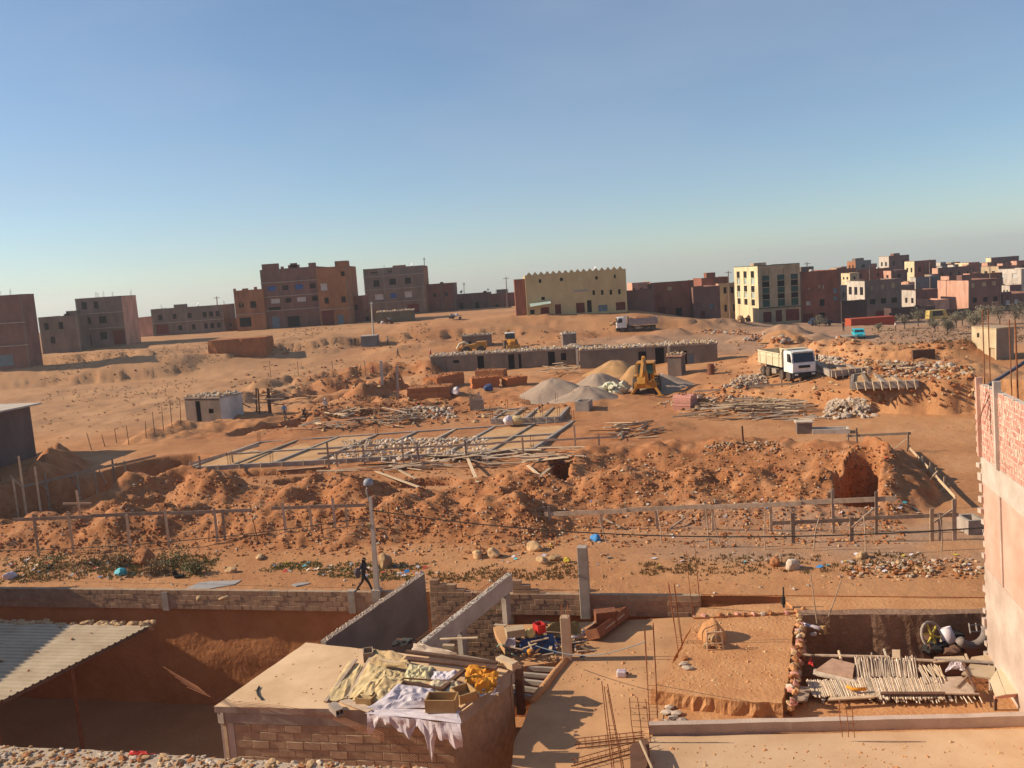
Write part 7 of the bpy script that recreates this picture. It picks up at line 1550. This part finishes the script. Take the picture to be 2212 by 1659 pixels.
# ------------------------------------------------------------------ people
SKIN = mat('skin', (.32, .17, .11), None, 4, .6, 0); HAIR = mat('hair', (.02, .015, .012), None, 4, .8, 0)
POSES = {
 'walk': dict(hipL=(.09, .32, .46), kneeL=(.09, .30, .48), pel=(0, 0, .93), kl=(.08, .26, .50), fl=(.08, .42, .07), kr=(-.08, -.10, .50), fr=(-.08, -.42, .10), chest=(0, .05, 1.36), neck=(0, .07, 1.50), head=(0, .10, 1.63), el=(.25, -.14, 1.12), hl=(.24, -.20, .88), er=(-.25, .06, 1.10), hr=(-.22, .24, .98)),
 'stand': dict(pel=(0, 0, .93), kl=(.1, .02, .50), fl=(.11, 0, .07), kr=(-.1, .02, .50), fr=(-.12, 0, .07), chest=(0, 0, 1.36), neck=(0, .0, 1.50), head=(0, .03, 1.63), el=(.27, -.02, 1.12), hl=(.26, .10, .90), er=(-.27, -.02, 1.12), hr=(-.26, .12, .92)),
 'bend': dict(pel=(0, -.12, .88), kl=(.12, .04, .48), fl=(.13, 0, .07), kr=(-.12, .04, .48), fr=(-.13, -.05, .07), chest=(0, .30, 1.10), neck=(0, .42, 1.13), head=(0, .54, 1.12), el=(.2, .42, .82), hl=(.1, .52, .58), er=(-.2, .42, .82), hr=(-.08, .55, .56)),
 'crouch': dict(pel=(0, -.1, .38), kl=(.14, .28, .52), fl=(.14, .1, .07), kr=(-.14, .28, .52), fr=(-.14, .08, .07), chest=(0, .08, .78), neck=(0, .14, .90), head=(0, .2, 1.02), el=(.26, .25, .62), hl=(.12, .45, .50), er=(-.26, .25, .62), hr=(-.1, .45, .50))}
def person(label, p, fwd, pose, shirt, trousers, h=1.72, hat=None, arm=SKIN):
    P = POSES[pose]; f = Vector((fwd[0], fwd[1], 0)).normalized(); m = Matrix(((f.y, f.x, 0), (-f.x, f.y, 0), (0, 0, 1))); k = h/1.75
    names = ['pel', 'spine', 'chest', 'neck', 'head', 'top', 'hipl', 'kl', 'fl', 'tl', 'hipr', 'kr', 'fr', 'tr', 'shl', 'el', 'hl', 'gl', 'shr', 'er', 'hr', 'gr']
    V = {n: Vector(P[n]) for n in P if n in names}
    V['spine'] = V['pel'].lerp(V['chest'], .5); V['top'] = V['head'] + (V['head'] - V['neck']).normalized()*.10
    V['hipl'] = V['pel'] + Vector((.10, 0, -.05)); V['hipr'] = V['pel'] + Vector((-.10, 0, -.05)); V['shl'] = V['chest'] + Vector((.19, 0, .07)); V['shr'] = V['chest'] + Vector((-.19, 0, .07))
    V['tl'] = V['fl'] + Vector((.02, .17, -.03)); V['tr'] = V['fr'] + Vector((-.02, .17, -.03))
    V['gl'] = V['hl'] + (V['hl'] - V['el']).normalized()*.12; V['gr'] = V['hr'] + (V['hr'] - V['er']).normalized()*.12
    E = [('pel', 'spine'), ('spine', 'chest'), ('chest', 'neck'), ('neck', 'head'), ('head', 'top'), ('pel', 'hipl'), ('hipl', 'kl'), ('kl', 'fl'), ('fl', 'tl'), ('pel', 'hipr'), ('hipr', 'kr'), ('kr', 'fr'), ('fr', 'tr'), ('chest', 'shl'), ('shl', 'el'), ('el', 'hl'), ('hl', 'gl'), ('chest', 'shr'), ('shr', 'er'), ('er', 'hr'), ('hr', 'gr')]
    Rr = dict(pel=.145, spine=.14, chest=.165, neck=.06, head=.105, top=.075, hipl=.10, hipr=.10, kl=.07, kr=.07, fl=.052, fr=.052, tl=.04, tr=.04, shl=.075, shr=.075, el=.05, er=.05, hl=.036, hr=.036, gl=.04, gr=.04)
    me = bpy.data.meshes.new('person'); me.from_pydata([V[n]*k for n in names], [(names.index(a), names.index(b)) for a, b in E], [])
    o = bpy.data.objects.new('person', me); col.objects.link(o)
    s = o.modifiers.new('skin', 'SKIN'); s.use_smooth_shade = True
    for i, n in enumerate(names): d = me.skin_vertices[0].data[i]; d.radius = (Rr[n]*k, Rr[n]*k*(.72 if n in ('chest', 'spine', 'pel') else 1)); d.use_root = (i == 0)
    sb = o.modifiers.new('sub', 'SUBSURF'); sb.levels = sb.render_levels = 2
    dg = bpy.context.evaluated_depsgraph_get(); ev = o.evaluated_get(dg); nm = bpy.data.meshes.new_from_object(ev, depsgraph=dg); o.modifiers.clear(); o.data = nm
    for mt in (shirt, trousers, SKIN, HAIR, arm): nm.materials.append(mt)
    segs = {(a, b): (V[a]*k, V[b]*k) for a, b in E}
    for pl in nm.polygons:
        c = pl.center; best = min(segs.items(), key=lambda q: ((q[1][0] + (q[1][1]-q[1][0]) * max(0, min(1, (c-q[1][0]).dot(q[1][1]-q[1][0]) / max(1e-6, (q[1][1]-q[1][0]).length_squared)))) - c).length_squared)[0]
        a, b = best
        if b in ('head', 'top') : pl.material_index = 3 if (c.z > V['head'].z*k + .03 or (c - V['head']*k).y < -.03) else 2
        elif b in ('kl', 'fl', 'kr', 'fr', 'hipl', 'hipr'): pl.material_index = 1
        elif b in ('tl', 'tr'): pl.material_index = 3
        elif b in ('gl', 'gr'): pl.material_index = 2
        elif b in ('hl', 'hr'): pl.material_index = 4
        else: pl.material_index = 0
        pl.use_smooth = True
    nm.transform(m.to_4x4()); o.location = p; WL[o.name] = Vector(p); tag(o, label, 'person')
    if hat:
        hp = m @ (V['head']*k); mb = MB(); mb.lathe(Vector(p) + hp + Vector((0, 0, .02)), [(.14, 0), (.125, .04), (.115, .10), (.05, .15)], 12); mb.build('cap', hat, o)
    hd = m @ (V['head']*k); fw = m @ Vector((0, 1, 0)); mb = MB(); mb.rock(Vector(p) + hd + fw*.115*k - Vector((0, 0, .01)), .022*k, (1, 1, 1.3), 1, .05); mb.build('nose', SKIN, o)
    return o
CL = lambda n, c: mat(n, c, None, 4, .9, .1)
pw = on((S(772, 1276) + S(803, 1278))/2); pw = on(Vector((PZ(788, 1277, 0).x, PZ(788, 1277, 0).y, 0)))
person('man in dark clothes striding right beside the lamp post', pw + Vector((0, 0, -.03)), (1, -.15), 'walk', CL('dark_jacket', (.045, .04, .055)), CL('dark_trousers', (.045, .034, .034)), 1.74, arm=MATS['dark_jacket'])
ppl = [((616, 906), (.4, -1), 'stand', CL('light_blue_shirt', (.16, .30, .46)), CL('tan_trousers', (.20, .14, .09)), 'worker in a light blue shirt standing left of the plank heap', None, 0),
 ((657, 902), (1, -.2), 'crouch', CL('black_shirt', (.03, .025, .03)), CL('black_trousers', (.03, .025, .03)), 'worker in black crouching right of the blue shirted one', None, 0),
 ((705, 895), (.6, -.8), 'stand', CL('white_shirt', (.62, .52, .45)), CL('brown_trousers', (.16, .10, .06)), 'worker in a white shirt standing at the trench by the plank heap', CL('white_cap', (.7, .66, .6)), 0),
 ((860, 774), (1, .1), 'walk', MATS['dark_jacket'], MATS['dark_trousers'], 'man in dark clothes walking on the bare slope in mid distance', None, 0),
 ((768, 748), (.3, -1), 'stand', CL('brown_shirt', (.14, .07, .05)), MATS['dark_trousers'], 'man in brown standing left of the grey kiosk', None, 0),
 ((759, 750), (.8, -1), 'stand', MATS['dark_jacket'], MATS['brown_trousers'], 'man in dark jacket left of the man in brown', None, 0),
 ((838, 745), (1, -.3), 'stand', MATS['white_shirt'], MATS['brown_trousers'], 'man in a white shirt right of the utility pole', None, 0),
 ((931, 778), (1, -.3), 'stand', CL('red_shirt', (.42, .05, .04)), MATS['dark_trousers'], 'person in a red shirt at the left end of the long shed', CL('pink_cap', (.6, .35, .33)), 0),
 ((805, 806), (.5, -1), 'crouch', CL('salmon_robe', (.55, .19, .11)), MATS['salmon_robe'] if 'salmon_robe' in MATS else CL('salmon_robe', (.55, .19, .11)), 'person in a salmon robe crouching above the long red trench', CL('salmon_scarf', (.55, .19, .11)), 0),
 ((1822, 716), (.2, -1), 'stand', MATS['brown_shirt'], MATS['dark_trousers'], 'man in brown standing left of the turquoise car', None, 0),
 ((1691, 696), (.2, -1), 'stand', CL('grey_shirt', (.25, .18, .15)), MATS['dark_trousers'], 'person in grey before the green banded apartment block', None, 0),
 ((1934, 716), (1, -.2), 'stand', MATS['white_shirt'], MATS['brown_trousers'], 'person in pale clothes on the field right of the long red brick stack', None, 0),
 ((1303, 786), (.2, -1), 'stand', MATS['red_shirt'], CL('green_trousers', (.04, .14, .07)), 'person in red top and green trousers before the middle shed', None, 0)]
for (x, y), f, ps, sh, tr, lab, hat, _ in ppl:
    person(lab, on(S(x, y)), f, ps, sh, tr, 1.72, hat)
mb = MB(); c = pw + Vector((-.15, -.12, 1.0)); mb.rock(c + Vector((-.08, -.1, 0)), .2, (.8, .5, 1.3), 2, .08); tag(mb.build('shoulder_bag', mat('grey_bag', (.12, .10, .11), None, 3, .8, .1)), 'grey shoulder bag carried by the striding man', 'bag')
# donkey-like bundle and far junk
for x, y, m, lab in [(838, 700, PLAS, 'white and dark junk heap in front of the square block'), (1605, 700, STONE, 'grey stones heap left of the ochre house'), (985, 690, PLAS, 'white box by the red door before the square block')]:
    p = on(G(x, y)); mb = MB()
    for k in range(8): mb.rock(p + Vector((rng.uniform(-1.2, 1.2), rng.uniform(-.5, .5), rng.uniform(.2, 1.1))), rng.uniform(.3, .7), (1, .8, .9), 1, .3, rng.randrange(2))
    tag(mb.build('junk_heap', [m, WOODD]), lab, 'heap')
t_, a, b = hut('garden_wall', 'low stone wall enclosure with scrub before the square block', (815, 699), (895, 693), 2.4, 5, wallmat('scrubby_wall', (.20, .17, .11)), [], stones=110, cat='enclosure')
# ------------------------------------------------------------------ trees and scrub
BARK = mat('olive_bark', (.10, .07, .05), None, 3, .9, .4); LEAF = mat('olive_leaf', (.22, .19, .13), (.15, .13, .085), .8, .8, 0, rnd=.2); LEAF2 = mat('dusty_leaf', (.27, .22, .155), (.19, .155, .105), .8, .8, 0)
def tree(label, p, h, w, m=LEAF, n=1300, trunk=.28, name='olive_tree', grp='small olive trees on the field below the town'):
    t = thing(name, label, 'tree', p, grp); mb = MB(); top = p + Vector((rng.uniform(-.1, .1), 0, h*trunk)); mb.tube([p - Vector((0, 0, .2)), p.lerp(top, .5) + Vector((rng.uniform(-.08, .08), 0, 0)), top], [.11, .09, .07], 6)
    clumps = []
    for k in range(7):
        an = rng.uniform(0, 6.3); c = top + Vector((math.cos(an)*w*.32*rng.random(), math.sin(an)*w*.32*rng.random(), (h*(1-trunk))*rng.uniform(.2, .85))); clumps.append((c, w*rng.uniform(.2, .34))); mb.tube([top - Vector((0, 0, .1)), c], [.05, .02], 4)
    mb.build('trunk', BARK, t); mb = MB()
    for k in range(n):
        c, r = rng.choice(clumps); d = Vector((rng.gauss(0, 1), rng.gauss(0, 1), rng.gauss(0, .8))).normalized() * r * rng.random()**.4; q = c + d; s = rng.uniform(.06, .13) * max(.6, h/3.2)
        a1 = Vector((rng.gauss(0, 1), rng.gauss(0, 1), rng.gauss(0, 1))).normalized(); a2 = a1.cross(Vector((rng.gauss(0, 1), rng.gauss(0, 1), rng.gauss(0, 1)))).normalized()
        mb.add([q - a1*s, q + a2*s*.6, q + a1*s, q - a2*s*.6], [(0, 1, 2, 3)], 0)
    mb.build('crown', m, t)
for x, y, h, w, lab in [(1770, 706, 2.6, 3.6, 'small spreading tree over the dark car'), (1818, 690, 3.6, 3.4, 'tree left of the pale block wall at the brick stack'), (1954, 712, 3.2, 3.0, 'tree in front of the shadowed low wall house'), (1984, 706, 3.6, 4.0, 'broad tree left of the yellow van'), (2046, 722, 3.6, 3.2, 'round grey tree on the open field'), (2078, 704, 3.6, 4.0, 'tree below the pink sided house'), (2104, 715, 3.8, 3.8, 'tree just left of the beige cabin roof'), (2122, 712, 4.4, 4.2, 'tallest field tree behind the beige cabin'), (2160, 702, 3.6, 4.6, 'tree right above the beige cabin'), (2192, 700, 3.8, 4.8, 'tree near the right edge below the pale block house'), (2225, 702, 3.6, 4.6, 'tree cut by the right edge of the photo'), (2020, 715, 2.6, 2.6, 'small bush tree right of the yellow van'), (1897, 716, 1.6, 2.0, 'tiny bush right of the long red stack'), (2066, 708, 3.0, 3.4, 'tree left of the one below the pink sided house')]:
    tree(lab, on(G(x, y)), h*.85, w*.9, LEAF if rng.random() < .6 else LEAF2)
for x, y, h, w, lab in [(205, 1222, .75, 3.6, 'wide dry brown shrub left of the dark boulder'), (262, 1222, .7, 2.4, 'dry brown shrub touching the dark boulder'), (378, 1224, .85, 2.6, 'dark green shrub right of the dark boulder'), (110, 1228, .5, 3.0, 'low scrub at the left verge'), (330, 1240, .6, 1.6, 'small dry tuft before the dark boulder'), (420, 1240, .5, 1.6, 'small tuft at the road edge')]:
    tree(lab, on(S(x, y)), h, w, mat('dry_scrub', (.28, .18, .09), (.19, .12, .06), 1, .9, 0) if 'brown' in lab or 'dry' in lab else mat('green_scrub', (.19, .17, .075), (.13, .12, .05), 1, .9, 0), 650, .12, 'shrub', 'shrubs on the left verge')
# ------------------------------------------------------------------ uncountable: grass, clods, stones, litter
def grass(Q, n, m, h0, h1, lab, name='grass', thr=.0, sd=0):
    mb = MB()
    for k in range(n):
        u, v = rng.random(), rng.random(); x, y = qp(Q, u, v); p = S0(x, y)
        if float(fbm(np.array(p.x), np.array(p.y), .45, 3, 90 + sd)) < thr: continue
        z = H(p.x, p.y)
        for b in range(5):
            a = rng.uniform(0, 6.3); h = rng.uniform(h0, h1); dx, dy = math.cos(a)*h*.55, math.sin(a)*h*.55; w = .035; ox, oy = rng.uniform(-.1, .1), rng.uniform(-.1, .1)
            mb.add([(p.x+ox - w, p.y+oy, z - .02), (p.x+ox + w, p.y+oy, z - .02), (p.x+ox + dx, p.y+oy + dy, z + h)], [(0, 1, 2)])
    tag(mb.build(name, m), lab, 'grass', kind='stuff')
S0 = lambda x, y: PZ(x, y, .02)
GRA = mat('verge_grass', (.23, .22, .085), (.16, .155, .055), .8, .9, 0); GRD = mat('dry_grass', (.30, .21, .09), (.22, .15, .065), .8, .9, 0)
grass([(-40, 1262), (440, 1246), (480, 1200), (-40, 1205)], 600, GRA, .05, .2, 'green weeds among litter on the left verge', thr=-.12)
grass([(-40, 1262), (460, 1240), (480, 1196), (-40, 1200)], 800, GRD, .05, .2, 'dry weeds on the left verge', 'dry_grass', -.1, 3)
grass([(540, 1240), (930, 1258), (940, 1216), (600, 1214)], 800, GRA, .04, .14, 'green weeds on the verge behind the walking man', thr=-.02, sd=5)
grass([(930, 1262), (1500, 1240), (1500, 1205), (930, 1225)], 700, GRD, .05, .16, 'thin dry weeds on the middle verge', 'dry_grass', 0, 7)
grass([(1480, 1245), (2000, 1235), (2000, 1195), (1480, 1200)], 350, GRD, .05, .16, 'thin dry weeds on the right verge', 'dry_grass', .05, 9)
def scatter(Qs, n, r0, r1, mats, lab, name, sq=(1.1, .85, .7), sub=0, pw_=2.2):
    mb = MB(); tot = sum(w for _, w in Qs)
    for Q, w in Qs:
        for k in range(int(n*w/tot)):
            x, y = qp(Q, rng.random(), rng.random()); p = S(x, y); r = r0 + (r1-r0)*rng.random()**pw_
            mb.rock((p.x, p.y, p.z + r*.15), r, sq, sub, .25, rng.randrange(len(mats)))
    tag(mb.build(name, mats), lab, 'stones', kind='stuff')
FR1 = [(-40, 1205), (1180, 1200), (1180, 1085), (-40, 1090)]; RT1 = [(1100, 1185), (1960, 1180), (1930, 960), (1180, 985)]; VG = [(-40, 1262), (2120, 1300), (2110, 1190), (-40, 1195)]; MD = [(200, 1100), (1200, 1085), (1200, 1010), (330, 1020)]
scatter([(FR1, 3), (RT1, 4.5), (MD, 1.6)], 7000, .035, .17, [EDK, CLOD, EDRY, EDK], 'clods of red earth littering the spoil banks', 'earth_clods')
scatter([(FR1, 3), (RT1, 4), (MD, 1.4), (VG, 1)], 1700, .035, .14, [STONE, RUBM], 'pale stones littering the spoil banks', 'pale_stones')
scatter([(VG, 3), ([(1230, 920), (2090, 935), (2090, 900), (1230, 890)], .6)], 800, .03, .10, [CLOD, STONE, EDRY], 'pebbles on the dirt road and verge', 'road_pebbles')
scatter([([(90, 960), (380, 905), (430, 815), (90, 850)], 1), ([(70, 830), (430, 800), (600, 725), (110, 775)], 1)], 160, .08, .22, [CLOD, EDK], 'clods on the pale left field', 'field_clods')
grass_far = MB()
for Q, n_ in (([(90, 960), (380, 905), (430, 815), (90, 850)], 420), ([(90, 830), (430, 800), (600, 722), (120, 770)], 420), ([(600, 735), (930, 720), (930, 695), (620, 712)], 300), ([(1900, 745), (2210, 740), (2210, 708), (1880, 708)], 500)):
    for k in range(n_):
        p = S(*qp(Q, rng.random(), rng.random()))
        if float(fbm(np.array(p.x), np.array(p.y), .07, 3, 91)) < -.05: continue
        for b in range(4):
            a = rng.uniform(0, 6.3); h = rng.uniform(.1, .32); grass_far.add([(p.x - .07, p.y, p.z - .03), (p.x + .07, p.y, p.z - .03), (p.x + math.cos(a)*h, p.y + math.sin(a)*h, p.z + h)], [(0, 1, 2)])
tag(grass_far.build('field_grass', mat('field_stubble', (.30, .20, .10), (.21, .15, .075), .3, .9, 0)), 'dry stubble on the left field and the far slopes', 'grass', kind='stuff')
scatter([([(440, 860), (1000, 830), (1000, 760), (560, 790)], 2), ([(560, 940), (1240, 905), (1230, 860), (640, 880)], 2), ([(560, 770), (1320, 735), (1320, 710), (600, 735)], 1.5), ([(1500, 860), (2110, 880), (2090, 720), (1560, 735)], 4)], 1500, .10, .38, [CLOD, EDK, STONE], 'clods and stones over the middle of the site', 'site_clods')
mb = MB()
LIT = [PLAS, mat('blue_litter', (.06, .25, .55), None, 3, .6, 0), mat('red_litter', (.55, .08, .05), None, 3, .6, 0), mat('teal_litter', (.08, .42, .48), None, 3, .6, 0), mat('yellow_litter', (.65, .45, .05), None, 3, .6, 0), RUBM]
for Q, n in (([(-40, 1262), (330, 1250), (330, 1205), (-40, 1208)], 90), ([(560, 1240), (930, 1250), (930, 1222), (600, 1215)], 60), ([(1000, 1215), (2100, 1240), (2100, 1195), (1000, 1195)], 70), (RT1, 40), ([(1900, 1110), (1990, 1110), (1990, 1085), (1930, 1085)], 14)):
    for k in range(n):
        p = S(*qp(Q, rng.random(), rng.random())); an = rng.uniform(0, 6.3); s = rng.uniform(.06, .2); a = Vector((math.cos(an), math.sin(an), rng.uniform(-.1, .5)))*s; b = Vector((-math.sin(an), math.cos(an), rng.uniform(0, .6)))*s*.7; c = p + Vector((0, 0, .05))
        mb.add([c - a, c + b, c + a, c - b], [(0, 1, 2, 3)], rng.choice((0, 0, 0, 5, 5, 5, 0, 5, 5, 0, 1, 2, 3, 4)))
tag(mb.build('ground_litter', LIT), 'small bright litter scraps scattered over the verge', 'litter', kind='stuff')
for x, y, m, r, lab in [(262, 1242, LIT[3], .3, 'turquoise bag with a white top on the left verge'), (1287, 1168, LIT[1], .28, 'crumpled blue bag under the long board'), (1225, 1214, LIT[4], .18, 'yellow scrap bag left of the tall pillar'), (22, 1250, PLAS, .3, 'white bag at the left end of the verge')]:
    p = S(x, y); mb = MB(); mb.rock(p + Vector((0, 0, r*.5)), r, (1.2, .9, .8), 2, .2); tag(mb.build('plastic_bag', m), lab, 'bag')
p = PZ(386, 1248, .02); mb = MB(); mb.bar(p + Vector((-.1, 0, .05)), p + Vector((-.22, 0, .4)), .05, .22); mb.bar(p + Vector((-.2, 0, .08)), p + Vector((.28, 0, .1)), .22, .12); tag(mb.build('old_boot', BLACK), 'black upright scrap like a boot on the dirt road', 'scrap')
for pts, lab in [([(392, 1276), (430, 1258), (520, 1252), (505, 1262), (440, 1274)], 'grey concrete patch on the dirt road at the left'), ([(630, 1262), (650, 1258), (668, 1260), (640, 1266)], 'small grey patch on the dirt road left of the walking man')]:
    o = roughpoly(pts, .045, -.1, 'concrete_patch', mat('grey_patch', (.36, .33, .31), (.28, .25, .23), 1.5, .9, .2), None, .3, .05, 1, 5); tag(o, lab, 'patch')
# ------------------------------------------------------------------ thin haze round the whole place
def haze():
    mb = MB(); mb.box((0, 1100, -30), (6400, 3000, 140)); o = mb.build('haze', None or MATS['earth']); o.data.materials.clear()
    m = bpy.data.materials.new('haze_air'); m.use_nodes = True; nt = m.node_tree; nt.nodes.remove(nt.nodes['Principled BSDF'])
    v = nt.nodes.new('ShaderNodeVolumePrincipled'); v.inputs['Color'].default_value = (.95, .95, .97, 1); v.inputs['Density'].default_value = .00026; v.inputs['Anisotropy'].default_value = .35
    nt.links.new(v.outputs[0], nt.nodes['Material Output'].inputs['Volume']); o.data.materials.append(m); o['kind'] = 'stuff'
haze()
